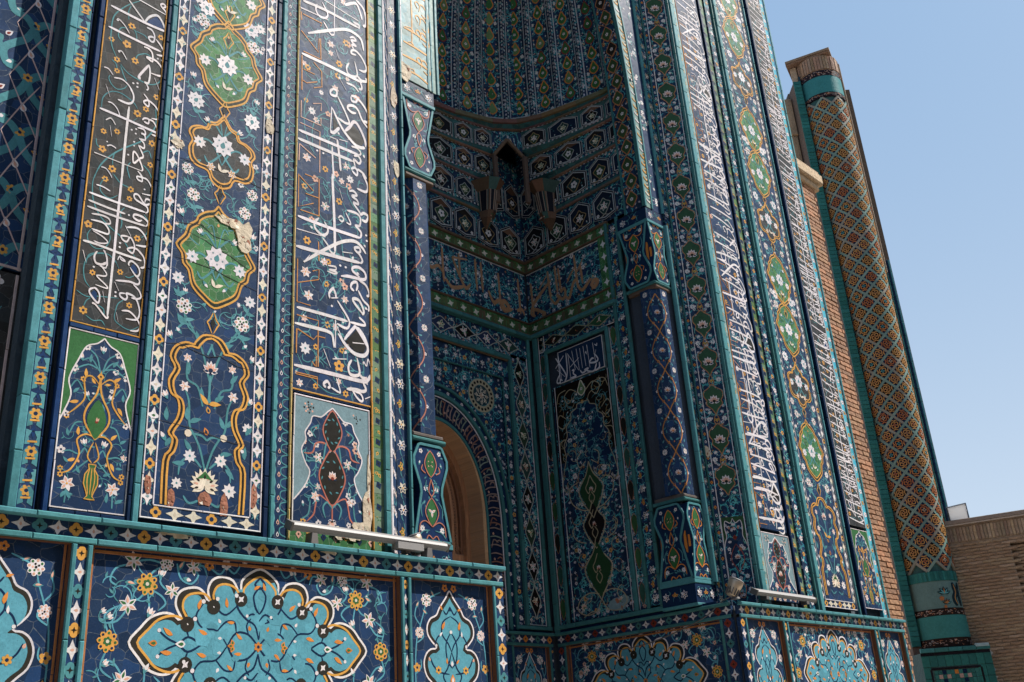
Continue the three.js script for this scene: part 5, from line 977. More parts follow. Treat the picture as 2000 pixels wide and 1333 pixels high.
function shaftWrap(T, x0, z, W, y, H, gold, cutHidden) { // eight-sided shaft: left, splayed and front facets carry one ogee net
  const px = T.position.x, pz = T.position.z, c = W * .293, f = W * .414, k = Math.SQRT1_2, O = [x0 - px, z - pz];
  const fold = (u, v, d) => (u < f ? [O[0] - d, v, O[1] - c - f + u] : u < 2 * f ? [O[0] + (u - f) * k - d * k, v, O[1] - c + (u - f) * k + d * k] : [O[0] + c + (u - 2 * f), v, O[1] + d]);
  const turn = (u) => (u < f ? -Math.PI / 2 : u < 2 * f ? -Math.PI / 4 : 0);
  const P = new Panel(T, 'shaft_net', 0, 0, 0, 0, 0, 0, null), put = (n, g, u, v, s, rot = 0) => { const m = P.put(n, g, ...fold(u, y + v, .0005).slice(0, 2), 0, s); m.position.z = fold(u, 0, .0005)[2]; m.rotation.set(0, turn(u), rot); m.rotation.order = 'YXZ'; };
  const base = new Geo(); for (let i = 0; i < 3; i++) base.quad(fold(i * f + 1e-5, y, 0), fold((i + 1) * f - 1e-5, y, 0), fold((i + 1) * f - 1e-5, y + H, 0), fold(i * f + 1e-5, y + H, 0), [1, 1, 1]); const R0 = [O[0] + W - c, O[1]], R1 = [O[0] + W, O[1] - c], R2 = [O[0] + W, O[1] - c - f]; base.quad([R0[0], y, R0[1]], [R1[0], y, R1[1]], [R1[0], y + H, R1[1]], [R0[0], y + H, R0[1]], [1, 1, 1]).quad([R1[0], y, R1[1]], [R2[0], y, R2[1]], [R2[0], y + H, R2[1]], [R1[0], y + H, R1[1]], [1, 1, 1]); meshOf('shaft_ground', base.build(), MAT.navy, P.g);
  const col = gold ? [.50, .21, .055] : [.40, .16, .11], per = .34, A = f * .92, cu = f * 1.5;
  for (let v0 = 0; v0 < H - .04; v0 += per) {
    const g = new Geo(), lf = new Geo();
    for (const q of [-1, 1]) { const pts = [[0, v0], [A * .28, v0 + .045], [A * .84, v0 + .115], [A, v0 + per / 2], [A * .84, v0 + per - .115], [A * .28, v0 + per - .045], [0, v0 + per]].filter((p) => p[1] <= H); if (pts.length > 3) g.rib(pts.map(([a, v]) => [cu + q * a, v]), .008, .0006, .0016, col, { seg: 5, t0: 1, t1: 1 }); for (const d of [.075, per - .075]) if (v0 + d < H - .03) g.stamp(moRaw('ring4:' + (gold ? 'orange' : 'pink')), cu + q * A * .52, v0 + d, .8, .42, .0008);
      for (const [a, v, r, s] of [[.012, .09, .8, .75], [.02, .25, 2.2, .75], [.03, .05, 1.5, .6], [.03, .285, 1.0, .65], [.05, .15, .4, .6], [.055, .20, 2.4, .6], [.085, .04, -1, .6], [.09, .29, -2, .6], [.10, .08, -.2, .55], [.10, .25, -2.8, .55]]) if (v0 + v < H - .03) lf.stamp(moRaw(pick(['leaf:turq', 'leaf:aqua'])), cu + q * a, v0 + v, -q * r, s); }
    meshOf('ogee_strap', g.map((u, v, d) => fold(u, v + y, d)).build(), MAT.glaze, P.g); meshOf('leaves', lf.map((u, v, d) => fold(clamp(u, 0, 3 * f), v + y, d)).build(), MAT.glaze, P.g);
    if (v0 + per < H + .02) { put('lotus_blossom', mo('lotus:orange'), cu, v0 + per / 2, .9); put('drop_tile', mo('drop:orange:orange'), cu, v0 + .08, .45); put('bud', mo('bud'), cu - .02, v0 + .27, .5, .3); put('bud', mo('bud'), cu + .02, v0 + .27, .5, -.3); }
    for (const u of [f * .5, f * 2.5]) { if (v0 > .02) put('blossom', mo('hexrose'), u, v0 + .005, .72); if (v0 + per / 2 < H) put('blossom', mo('flower5:white:navy'), u, v0 + per / 2, .4); }
  }
  P.done();
}
function column(T, x0, x1, left, gold) {                  // x0..x1: front face; left: its left face shows
  const W = x1 - x0, D = .31, px = T.position.x, pz = T.position.z, yb = 2.64, z = RZ, xf = left ? x0 : x1;
  const bx = (n, a, b, c, d, e, f, mat, col, bev) => boxMesh(T, n, a, b, c, d, e, f, mat, col, bev);
  bx('core', x0 + .05, yb, z - D + .02, x1 - .05, 5.94, z - .05, MAT.matte, [.03, .04, .06]);
  bx('base_slab', x0, yb, z - D, x1, 2.78, z, MAT.glaze, 'navy'); bx('base_fillet', x0 - .006, 2.781, z - D, x1 + .006, 2.812, z + .006, MAT.glaze, 'turq', .004); bx('base_fillet', x0 - .006, yb - .022, z - D, x1 + .006, yb - .001, z + .008, MAT.glaze, 'turq', .004);
  bx('collar', x0 + .012, 3.405, z - D + .012, x1 - .012, 3.43, z + .004, MAT.glaze, 'teal', .008); bx('collar', x0 + .024, 3.431, z - D + .024, x1 - .024, 3.46, z - .006, MAT.glaze, [.12, .10, .09], .008);
  bx('collar', x0 + .02, 5.205, z - D + .02, x1 - .02, 5.235, z - .004, MAT.glaze, [.12, .08, .06], .008); bx('collar', x0 + .008, 5.236, z - D + .008, x1 - .008, 5.262, z + .004, MAT.glaze, 'teal', .008);
  bx('cap_slab', x0, 5.842, z - D, x1, 5.955, z + .004, MAT.glaze, 'navy'); bx('cap_fillet', x0 - .006, 5.812, z - D, x1 + .006, 5.841, z + .012, MAT.glaze, 'turq', .004);
  columnFace(T, 'base_face', x0 - px, 2.812, z - pz, 0, W, true, gold); columnFace(T, 'capital_face', x0 - px, 5.258, z - pz, 0, W, false, gold);
  shaftWrap(T, x0 + .012, z - .010, W - .024, 3.46, 1.745, gold);
  const bands = (P) => { row(P, 0, .07, W, .07, .095, ['petal6:navy', 'trefoil:orange'], 1, {}, { turn: 0 }); row(P, 0, 3.255, W, 3.255, .105, ['petal6:navy', 'trefoil:orange'], 1, {}, { turn: 0 }); vines(P, .01, .02, W - .01, .12, 10, { w: .006, s: .5 }); vines(P, .01, 3.21, W - .01, 3.31, 10, { w: .006, s: .5 }); P.done(); };
  bands(new Panel(T, 'slab_blossoms', x0 - px, yb, z + .0045 - pz, 0, 0, 0, null));
  if (left) {
    const zl = z - D;
    columnFace(T, 'base_face', x0 - px, 2.812, zl - pz, -Math.PI / 2, D, true, gold); columnFace(T, 'capital_face', x0 - px, 5.258, zl - pz, -Math.PI / 2, D, false, gold);
    bands(new Panel(T, 'slab_blossoms', x0 - .0005 - px, yb, zl - pz, -Math.PI / 2, 0, 0, null));
  }
}
column(thing('engaged_column', 'sunlit square column with vase-shaped base and capital at the left mouth of the niche', 'column', 3.82, 0, -.43), 3.672, 3.962, false, false);
column(thing('engaged_column', 'shaded column wound with an orange ogee lattice at the right mouth of the niche', 'column', 6.5, 0, -.43), 6.362, 6.61, true, true);
// ---------------------------------------------------------------- the niche: side wall, back wall, door
const SX = 6.405, BZ = -1.745;
const arcPts = (cx, a, ys, h, n = 18, d = 1) => Array.from({ length: n + 1 }, (_, i) => { const t = i / n * Math.PI / 2; return [cx + d * a * Math.cos(t), ys + h * Math.pow(Math.sin(t), .93)]; });
function friezeOn(T, x, z, turn, w, rightEnd) {           // inscription frieze with its star borders; local u from the left
  const c = Math.cos(turn), s = Math.sin(turn), at = (n, u, y, W, H, d, mat, o) => new Panel(T, n, x + u * c + d * s - T.position.x, y, z - u * s + d * c - T.position.z, turn, W, H, mat, o);
  const E = at('frieze_moulding', 0, 0, 0, 0, 0, null);
  for (const [y, ww, d, col] of [[5.238, .034, .04, 'teal'], [5.262, .014, .03, [.13, .08, .05]], [5.384, .012, .02, [.12, .08, .055]], [5.907, .012, .02, [.12, .08, .055]], [6.012, .020, .03, [.13, .085, .06]]]) bars(E.g, 0, y, w, y, ww, d, col, .22, 0, 'moulding_tile');
  for (const [y, h] of [[5.272, .104], [5.914, .088]]) { const S = at('star_border', 0, y, w, h, 0, MAT.green), n = Math.round(w / .155); for (let i = 0; i < n; i++) { const X = (i + .5) * w / n; S.put('star_tile', mo('star4:white:cream'), X, h / 2, .3 + rr(-.1, .1), 1.0); for (const q of [-1, 1]) S.a('ground_tile').poly([[X + .03 * q, h * .15], [X + .07 * q, h * .1], [X + .075 * q, h * .85], [X + .04 * q, h * .9]], Z0, .001, pick([[.10, .12, .05], [.07, .09, .04], [.11, .08, .05]])); } S.done(); }
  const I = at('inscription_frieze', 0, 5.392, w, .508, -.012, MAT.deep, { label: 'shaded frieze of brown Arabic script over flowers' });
  vines(I, .02, .02, w - .02, .49, Math.round(w * 70), { ends: ['petal6:navy', 'flower5:white', 'bud', 'bud'], p: .6, w: .006, s: .9 }); line(I, 0, .006, w, .006, .008, 'white', .2); line(I, 0, .502, w, .502, .008, 'white', .2);
  const g = I.a('inscription'), B = [.36, .19, .10], R = (wd, ...p) => g.rib(p, wd * 1.35, Z0, .004, B, { seg: 5, t0: .7, t1: .4, nib: .2 });
  if (rightEnd) { // over the side wall
    for (const [u, a, b] of [[.05, .06, .40], [.27, .16, .44], [.36, .18, .46], [.40, .17, .42], [.60, .14, .47], [.66, .16, .36]]) R(.020, [u, b], [u + .006, (a + b) / 2], [u + .012, a]);
    R(.022, [.30, .34], [.06, .17], [.12, .10], [.20, .04], [.16, -.0 + .03]); R(.02, [.06, .17], [.0 + .03, .10], [.08, .05]); R(.020, [.28, .16], [.33, .09], [.38, .12], [.36, .17], [.42, .10], [.46, .13], [.45, .2], [.41, .17]); R(.020, [.46, .12], [.50, .08], [.56, .20], [.60, .22], [.62, .15], [.66, .10], [.74, .15], [.78, .17]); R(.028, [.76, .10], [.80, .14], [.84, .12], [.80, .08], [.765, .1]); R(.018, [.50, .26], [.60, .36]); R(.014, [.62, .30], [.70, .40]); R(.014, [.15, .30], [.25, .40]);
  } else {
    const W = w - 2.42 + 2.42; for (const [u, a, b] of [[W - .10, .08, .44], [W - .36, .12, .42], [W - .58, .16, .46], [W - .65, .15, .47], [W - .85, .2, .46], [W - 1.05, .12, .45], [W - 1.3, .1, .42]]) R(.020, [u, b], [u + .004, (a + b) / 2], [u + .01, a]);
    R(.022, [W - .93, .40], [W - .85, .24], [W - .78, .14], [W - .72, .20]); R(.02, [W - .93, .40], [W - .75, .43]); R(.024, [W - .50, .20], [W - .44, .10], [W - .36, .14], [W - .28, .07], [W - .2, .10]); R(.03, [W - .36, .10], [W - .30, .15], [W - .24, .1], [W - .3, .06], [W - .36, .09]); R(.02, [W - .14, .10], [W - .07, .13], [W - .04, .08]); R(.022, [W - 1.02, .16], [W - .94, .1], [W - .80, .15]); R(.02, [W - 1.25, .28], [W - 1.18, .22], [W - 1.1, .26], [W - 1.04, .2]);
  }
  I.done(); return at;
}
const ogeeChain = (P, x0, y0, x1, y1, per, amp, col, fill) => { const L = Math.hypot(x1 - x0, y1 - y0), a = Math.atan2(y1 - y0, x1 - x0), n = Math.round(L / per), st = L / n, g = P.a('ogee_chain'); for (let i = 0; i < n; i++) { const at = (t, v) => { const d = (i + t) * st; return [x0 + Math.cos(a) * d - Math.sin(a) * v, y0 + Math.sin(a) * d + Math.cos(a) * v]; }; for (const q of [-1, 1]) { g.rib([at(0, 0), at(.2, q * amp * .35), at(.5, q * amp), at(.8, q * amp * .35), at(1, 0)], .007, Z0, Z2, col, { t0: 1, t1: 1, seg: 4 }); g.rib([at(0, 0), at(.08, q * amp * .8), at(-.12, q * amp * 1.05), at(-.18, q * amp * .6)], .006, Z0, Z2, col, { t1: .3, seg: 3 }); } P.a('medallion').poly([at(.1, 0), at(.3, amp * .5), at(.5, amp * .85), at(.7, amp * .5), at(.9, 0), at(.7, -amp * .5), at(.5, -amp * .85), at(.3, -amp * .5)], Z0, .0012, pick(fill)); const c = at(.5, 0); P.put('flower', mo(pick(['petal6:green:cream', 'lily6', 'petal6:red:cream'])), c[0], c[1], rr(0, 1), amp / .05); for (const q of [-1, 1]) { const e = at(-.02, q * amp * 1.05); P.put('blossom', mo('flower5:white'), e[0], e[1], 0, .5); } } };
{ // side wall (faces left, in shade)
  const T = thing('niche_side_wall', 'shaded right side wall of the niche with a tall arabesque panel under a small white inscription', 'wall', SX, 0, -1.0);
  boxMesh(T, 'core', SX + .05, 0, BZ - .3, 6.9, 6.03, -.3, MAT.matte, [.03, .04, .06]);
  const t = -Math.PI / 2, z0 = BZ;
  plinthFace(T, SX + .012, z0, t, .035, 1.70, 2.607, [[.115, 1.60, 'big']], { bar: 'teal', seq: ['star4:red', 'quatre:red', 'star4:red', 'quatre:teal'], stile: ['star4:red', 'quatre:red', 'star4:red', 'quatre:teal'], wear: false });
  const at = friezeOn(T, SX, z0, t, 1.03, true);
  const up = at('upper_ledge', 0, 0, 0, 0, 0, null); bars(up.g, .03, 2.647, 1.15, 2.647, .034, .02, 'teal', .22, 0, 'ledge_tile'); bars(up.g, .03, 2.618, 1.60, 2.618, .022, .004, 'navy', .12, 0, 'ledge_tile');
  const bar = (u, a, b, w = .03, c = 'teal', d = .02) => bars(up.g, u, a, u, b, w, d, c, .24, 0, 'moulding_tile'), H = 5.22 - 2.665;
  bar(.060, 2.60, 5.22, .05); bar(.182, 2.665, 5.04, .03); bar(.888, 2.665, 5.04, .034); bar(1.003, 2.665, 6.02, .03); bar(1.128, 2.665, 6.02, .03);
  bars(up.g, .17, 5.040, .90, 5.040, .034, .02, 'teal', .2, 0, 'moulding_tile');
  const fs = (n, u, y, w, h, kinds, label) => { const P = at(n, u, y, w, h, -.004, MAT.deep, { label }); line(P, .004, 0, .004, h, .005, 'white', .25); line(P, w - .004, 0, w - .004, h, .005, 'white', .25); return P; };
  for (const [u, w, y, h] of [[.088, .078, 2.668, 2.55], [.908, .078, 2.668, 2.37]]) { const P = fs('floral_strip', u, y, w, h); for (let v = .12; v < h - .08; v += .27) { P.a('green_medallion').poly(spline([[w / 2, v + .075], [w / 2 + .028, v + .02], [w / 2, v - .08], [w / 2 - .028, v + .02]], 3, true), Z0, .0012, pick([[.04, .10, .04], [.03, .08, .06], [.02, .018, .015]])); P.a('cusped_frame').ring(spline([[w / 2, v + .085], [w / 2 + .033, v + .02], [w / 2, v - .09], [w / 2 - .033, v + .02]], 3, true), .004, Z0, Z2, [.30, .12, .05]); P.put('flower', mo('hexrose:red'), w / 2, v, 0, .55); P.put('palmette', mo('trefoil:red'), w / 2, v + .13, 3.14, .6); for (const q of [-1, 1]) P.put('blossom', mo('flower5:white'), w / 2 + q * .024, v + .135, 0, .42); } vines(P, .006, .02, w - .006, h - .02, 60, { w: .005, s: .6, ends: ['bud', 'flower5:pink'], p: .3 }); P.done(); }
  { const P = at('floral_strip', .088, 5.060, .90, .155, -.004, MAT.deep); ogeeChain(P, .05, .078, .86, .078, .27, .05, [.30, .28, .16], [[.03, .09, .04], [.02, .018, .015]]); vines(P, .01, .01, .89, .145, 40, { w: .005, s: .6, ends: ['bud', 'flower5:white', 'flower5:pink'], p: .5 }); line(P, 0, .004, .9, .004, .006, 'white', .2); P.done(); }
  { const P = at('blossom_strip', 1.020, 2.68, .095, 3.30, 0, MAT.deep); row(P, .047, 0, .047, 3.3, .108, ['petal6:black', 'trefoil:orange'], .98, {}, { turn: 0 }); vines(P, .004, .02, .09, 3.28, 60, { w: .006, s: .6, ends: ['bud'], p: .4 }); P.done(); }
  { const P = at('star_border', .895, 5.27, .108, .74, .004, MAT.green); row(P, .055, .0, .055, .74, .125, ['star4:white:white'], .95); P.done(); }
  { const P = at('script_panel', .305, 4.705, .515, .30, -.01, MAT.grey, { label: 'small panel of upright white Arabic script on dark blue' }); P.a('ground_tile').poly([[0, 0], [.515, 0], [.515, .30], [0, .30]], 0, .001, [.012, .03, .07]); trace(P, TRACE.smalltext, { dx: -.032 - .305 + .325 + .02, dy: 4.45 - 4.705 }); for (const a of [[0, .004, .515, .004], [0, .296, .515, .296], [.004, 0, .004, .3], [.511, 0, .511, .3]]) line(P, ...a, .007, 'white', .2); P.done(); }
  { // tall arabesque panel
    const w = .66, h = 2.02, P = at('arabesque_panel', .205, 2.672, w, h, -.012, MAT.deep, { label: 'tall dark panel with green almond medallions in cream scrollwork' }), cx = w / 2, g = P.a('scrollwork'), c = [.40, .32, .20];
    const R = (wd, ...p) => { for (const q of [-1, 1]) g.rib(p.map(([x, y]) => [cx + q * x, y]), wd, Z0, Z2, c, { seg: 5, t0: .9, t1: .7 }); };
    P.a('black_field').poly([[.01, 1.32], [w - .01, 1.32], [w - .01, h - .01], [.01, h - .01]], Z0, .0002, [.012, .008, .006]);
    const lob = []; for (let i = 0; i <= 9; i++) { const t = i / 9; lob.push([.0 + .25 * Math.sin(t * 1.5) + (i % 2 ? .02 : -.005), 1.80 - .50 * t * t - .05 * t + (i % 2 ? .01 : 0)]); } R(.008, ...lob); P.a('blue_field').poly(mirrored([[0, 1.80], ...lob.slice(1), [.24, 1.28], [0, 1.28]]).map(([x, y]) => [cx + x, y]), Z0, .0006, [.009, .024, .065]);
    for (const [cy, a, k, f] of [[1.03, .13, .24, [.022, .055, .024]], [.74, .115, .20, [.012, .010, .010]], [.38, .14, .25, [.022, .06, .026]]]) { R(.010, [0, cy + k], [.04, cy + k * .55], [a, cy + .02], [a * .75, cy - k * .4], [.03, cy - k * .8], [0, cy - k]); P.a('medallion').poly(spline([[0, cy + k * .85], [a * .5, cy + k * .4], [a * .92, cy], [a * .5, cy - k * .5], [0, cy - k * .9], [-a * .5, cy - k * .5], [-a * .92, cy], [-a * .5, cy + k * .4]], 4, true).map(([x, y]) => [cx + x, y]), Z0, .0012, f); R(.008, [0, cy + .12], [.03, cy + .06], [.055, cy + .02], [.03, cy - .03], [.01, cy + .0]); R(.008, [.0, cy - .02], [.03, cy - .07], [.0, cy - .12]); P.put('palmette', mo('lotus:red', 1), cx, cy, 0, .9); for (let i = 0; i < 9; i++) { const t = -1 + i * .25; for (const q of [-1, 1]) g.stamp(moRaw('leaf:cream'), cx + q * a * Math.cos(t), cy + k * .55 * Math.sin(t), -q * 1.5 + t, .28); } }
    R(.008, [.0, .86], [.12, .88], [.22, .96], [.23, 1.08], [.13, 1.12]); R(.008, [.02, .18], [.12, .20], [.22, .16], [.25, .08], [.15, .03], [.02, .06]); R(.007, [.0, .14], [.05, .06], [.12, .05], [.2, .02]); R(.007, [.1, .60], [.2, .64], [.24, .72], [.2, .76]); R(.007, [.03, 1.28], [.10, 1.24], [.12, 1.32], [.07, 1.36]); R(.007, [.27, 1.26], [.30, 1.12], [.26, 1.06], [.24, 1.12]); R(.007, [.05, 1.90], [.13, 1.95], [.20, 1.90], [.16, 1.83], [.11, 1.87]); R(.007, [.2, 1.7], [.27, 1.75], [.30, 1.67], [.24, 1.62], [.2, 1.66]); R(.007, [.22, 1.52], [.29, 1.5], [.30, 1.42]); R(.007, [.18, 1.96], [.26, 1.94], [.29, 1.86]);
    for (const [x, y, m, s] of [[0, 1.92, 'spade:cream:olive', 1.4], [0, 1.62, 'trefoil:yellow', 1.0], [0, 1.72, 'tulip', .8], [.16, 1.18, 'hexrose:olive', .8], [.13, .93, 'trefoil:cream', .8], [.19, .1, 'lotus:olive:cream', 1.1], [.10, .26, 'petal6:olive', .7], [.14, .5, 'flower5:yellow', .7], [.22, .56, 'ring5', .7], [.1, 1.42, 'flower5:white', .5], [.17, 1.36, 'flower5:white', .5], [.2, 1.5, 'flower5:white', .5], [.1, 1.62, 'flower5:white', .5], [.25, .3, 'flower5:white', .5], [.05, .04, 'hexrose', .6]]) for (const q of x ? [-1, 1] : [1]) P.put('flower', mo(m), cx + q * x, y, -q * .4 * (x ? 1 : 0), s);
    vines(P, .04, .03, w - .04, 1.95, 190, { w: .006, s: .75, ends: ['bud', 'flower5:white', 'tulip', 'flower5:yellow'], p: .35 }); vines(P, .12, 1.25, w - .12, 1.8, 60, { w: .006, s: .7, name: 'blue_field_vine', z: .0009, ends: ['flower5:white', 'bud', 'tulip'], p: .5 }); vines(P, .04, 1.3, w - .04, 1.98, 40, { w: .006, s: .8, name: 'gold_scroll', col: [[.36, .24, .10], [.40, .32, .20]] }); vines(P, .06, .06, w - .06, 1.25, 50, { w: .0055, s: .9, name: 'gold_scroll', col: [[.40, .32, .20], [.36, .20, .09]] }); line(P, .028, 0, .028, h, .006, 'white', .25); line(P, w - .028, 0, w - .028, h, .006, 'white', .25); patch(P, .5, .08, .11, 12, 'grey', .0012, .06); P.done();
  }
}
{ // back wall with the door arch (faces front, in shade)
  const T = thing('niche_back_wall', 'shaded back wall of the niche with a rosette above the wooden door arch', 'wall', 5.2, 0, BZ);
  const cx = 5.19, w = 2.42, x0 = 3.985; // wall body round the arch opening
  const open = [[cx - .53, 0], ...arcPts(cx, .53, 3.5, .775, 14, -1), ...arcPts(cx, .53, 3.5, .775, 14, 1).reverse().slice(1), [cx + .53, 0]].map(([x, y]) => [x - 5.2, y]);
  const body = new Geo(); body.poly([[x0 - .3 - 5.2, 0], ...open, [6.75 - 5.2, 0], [6.75 - 5.2, 6.05], [x0 - .3 - 5.2, 6.05]], -.16, -.03, [.03, .04, .06], [], 0); meshOf('core', body.build(), MAT.matte, T); boxMesh(T, 'core', 3.6, 0, BZ - .6, 6.75, 6.05, BZ - .5, MAT.matte, [.03, .03, .04]);
  const rv = new Geo(), ar = [[cx - .515, 2.0], ...arcPts(cx, .515, 3.5, .757, 22, -1), ...arcPts(cx, .515, 3.5, .757, 22, 1).reverse().slice(1), [cx + .515, 2.0]].map(([x, y]) => [x - 5.2, y]), in2 = ar.map(([x, y]) => [(x + .01) * .93 - .01, y < 2.1 ? y : (y - 3.5) * .95 + 3.5]);
  rv.strip(ar, in2, -.30, .002, [.50, .28, .14], false); meshOf('arch_reveal', rv.build(), MAT.matte, T);
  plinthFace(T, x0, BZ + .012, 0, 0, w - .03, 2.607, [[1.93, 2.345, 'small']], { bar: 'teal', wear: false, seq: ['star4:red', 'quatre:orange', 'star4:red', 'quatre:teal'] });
  const at = friezeOn(T, x0, BZ, 0, w, false);
  const up = at('upper_moulding', 0, 0, 0, 0, 0, null), B = (a, b, c, d, ww, col = 'teal', dd = .02) => bars(up.g, a - x0, b, c - x0, d, ww, dd, col, .22, 0, 'moulding_tile');
  B(5.97, 2.645, 6.385, 2.645, .03); B(5.97, 2.618, 6.385, 2.618, .022, 'navy', .004); B(x0, 4.97, 6.10, 4.97, .042, 'teal', .03); B(x0, 4.944, 6.08, 4.944, .012, [.13, .09, .06], .02); B(6.095, 2.66, 6.095, 4.96, .03, 'teal', .03); B(6.355, 2.66, 6.355, 5.22, .03);
  B(x0, 5.215, 6.36, 5.215, .012, 'teal', .01); B(x0, 4.765, 6.01, 4.765, .012, 'teal', .012); B(6.0, 2.66, 6.0, 4.77, .014, 'teal', .012);
  { const P = at('ogee_strip', 0, 4.995, w - .03, .21, -.004, MAT.deep); ogeeChain(P, .1, .105, w - .16, .105, .26, .07, [.42, .37, .30], [[.012, .010, .008], [.03, .06, .05], [.02, .03, .07]]); vines(P, .01, .01, w - .05, .2, 70, { w: .006, s: .7, ends: ['flower5:white', 'bud'], p: .5 }); P.done(); }
  { const P = at('ogee_strip', 6.113 - x0, 2.665, .225, 2.36, -.004, MAT.deep); ogeeChain(P, .112, .05, .112, 2.33, .29, .062, [.42, .37, .30], [[.012, .010, .008], [.03, .06, .05], [.03, .05, .03]]); vines(P, .01, .02, .215, 2.34, 60, { w: .006, s: .7, ends: ['flower5:white', 'bud'], p: .4 }); line(P, .006, 0, .006, 2.36, .005, 'white', .25); line(P, .219, 0, .219, 2.36, .005, 'white', .25); line(P, 0, .006, .225, .006, .006, 'white', .2); P.done(); }
  { const P = at('floral_strip', 0, 4.775, 6.08 - x0, .16, -.006, MAT.deep); row(P, .05, .08, 2.05, .08, .105, ['flower5:white:red', 'lily6', 'flower5:yellow'], .75); vines(P, .01, .01, 2.08, .15, 70, { w: .006, s: .6, ends: ['bud'], p: .5 }); P.done(); }
  { const P = at('floral_strip', 6.008 - x0, 2.665, .07, 2.12, -.006, MAT.deep); row(P, .035, 0, .035, 2.1, .105, ['flower5:white:red', 'lily6', 'flower5:yellow'], .7); vines(P, .004, .02, .066, 2.1, 40, { w: .005, s: .5 }); P.done(); }
  // spandrel with the great rosette
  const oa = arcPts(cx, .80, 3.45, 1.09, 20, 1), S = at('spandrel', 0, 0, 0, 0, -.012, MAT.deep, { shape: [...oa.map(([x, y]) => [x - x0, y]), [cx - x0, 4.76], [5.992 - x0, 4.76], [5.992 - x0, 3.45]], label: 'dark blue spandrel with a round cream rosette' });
  { const rx = 5.742 - x0, ry = 4.55, g = S.a('great_rosette'); g.ring(circ(rx, ry, .150, 40), .055, 0, Z2, [.40, .33, .22]); g.ring(circ(rx, ry, .158, 40), .008, 0, Z3, 'turq'); for (let i = 0; i < 20; i++) g.poly(circ(rx + .123 * Math.cos(i / 20 * TAU), ry + .123 * Math.sin(i / 20 * TAU), .0135, 8), Z2, Z3, [.016, .012, .012]); g.poly(circ(rx, ry, .09, 26), 0, Z1, [.02, .05, .06]); for (let i = 0; i < 8; i++) { const a = i / 8 * TAU; g.stamp(moRaw('petal6:black:cream'), rx + .058 * Math.cos(a), ry + .058 * Math.sin(a), a, .6, .001); g.rib([[rx, ry], [rx + .04 * Math.cos(a + .2), ry + .04 * Math.sin(a + .2)], [rx + .085 * Math.cos(a), ry + .085 * Math.sin(a)]], .006, Z1, Z3, 'cream'); } g.stamp(moRaw('petal6:red:cream'), rx, ry, 0, .9, .002); }
  for (let i = 0; i < 60; i++) { const x = rr(5.2, 5.97), e = (x - cx) / .82; const yl = e < 1 ? 3.45 + 1.11 * Math.sqrt(Math.max(0, 1 - e * e)) : 3.5, y = rr(yl + .03, 4.72); if (y < yl + .03 || y > 4.73 || Math.hypot(x - 5.742, y - 4.55) < .19) continue; tendril(S.a('vine'), x - x0, y, rr(0, 6), rr(.05, .12), rr(-4, 4), .005); if (rnd() < .6) S.put('blossom', mo(pick(['flower5:white', 'lily6', 'bud', 'flower5:yellow'])), x - x0, y, rr(0, 6), rr(.45, .75)); }
  S.done();
  // concentric arches: turquoise, flowers, turquoise, inscription, turquoise
  const A = at('arch_moulding', 0, 0, 0, 0, 0, null), arcStrip = (a, b, h1, h2, z0, z1, col, nm) => { const g = new Geo(), ys = 3.45; const O = [[cx + a, 2.62], ...arcPts(cx, a, ys, h1, 22)], I = [[cx + b, 2.62], ...arcPts(cx, b, ys, h2, 22)]; g.strip(O.map(([x, y]) => [x - x0, y]), I.map(([x, y]) => [x - x0, y]), z0, z1, col); const O2 = O.map(([x, y]) => [2 * cx - x - x0, y]), I2 = I.map(([x, y]) => [2 * cx - x - x0, y]); g.strip(O2, I2, z0, z1, col); return meshOf(nm, g.build(), MAT.glaze, A.g); };
  arcStrip(.805, .785, 1.095, 1.075, -.01, .012, 'teal', 'arch_bead'); arcStrip(.785, .735, 1.075, 1.025, -.02, -.005, 'navy', 'arch_ground'); arcStrip(.735, .705, 1.025, .995, -.01, .014, 'teal', 'arch_bead'); arcStrip(.705, .535, .995, .80, -.02, -.006, [.010, .018, .045], 'arch_ground'); arcStrip(.697, .690, .985, .978, -.006, .0, 'white', 'arch_bead'); arcStrip(.535, .515, .80, .775, -.01, .012, 'teal', 'arch_bead');
  const script = A.a('inscription'); const path = [...Array.from({ length: 12 }, (_, i) => [cx + .62, 2.66 + i * .068, 0]), ...arcPts(cx, .62, 3.45, .90, 26).map(([x, y], i) => [x, y, i / 26 * Math.PI / 2])];
  path.forEach(([x, y, a], i) => { const k = (u, v) => { const nx = Math.cos(a), ny = Math.sin(a); return [x - x0 + nx * u - ny * v, y + ny * u + nx * v]; }, c = pick([[.28, .13, .09], [.30, .20, .17], [.22, .25, .2]]); script.rib([k(-.07, .0), k(-.01, .012), k(.065, .0)], .009, -.005, .001, c, { seg: 3 }); if (i % 2) script.rib([k(.05, 0), k(.06, .035), k(.03, .05), k(.0, .03)], .008, -.005, .001, c, { seg: 3 }); if (i % 3 === 0) script.rib([k(-.06, -.02), k(-.03, .05), k(.02, .03)], .007, -.005, .001, c, { seg: 3 }); if (i % 3 === 1) script.stamp(moRaw('flower5:pink'), ...k(-.03, .03), 0, .35, -.003); });
  const pf = [...Array.from({ length: 10 }, (_, i) => [cx + .76, 2.66 + i * .08]), ...arcPts(cx, .76, 3.45, 1.05, 15)]; pf.forEach(([x, y], i) => { A.put('blossom', mo(i % 2 ? 'flower5:white:red' : 'bud'), x - x0, y, rr(0, 6), .55, -.004); }); A.done();
}
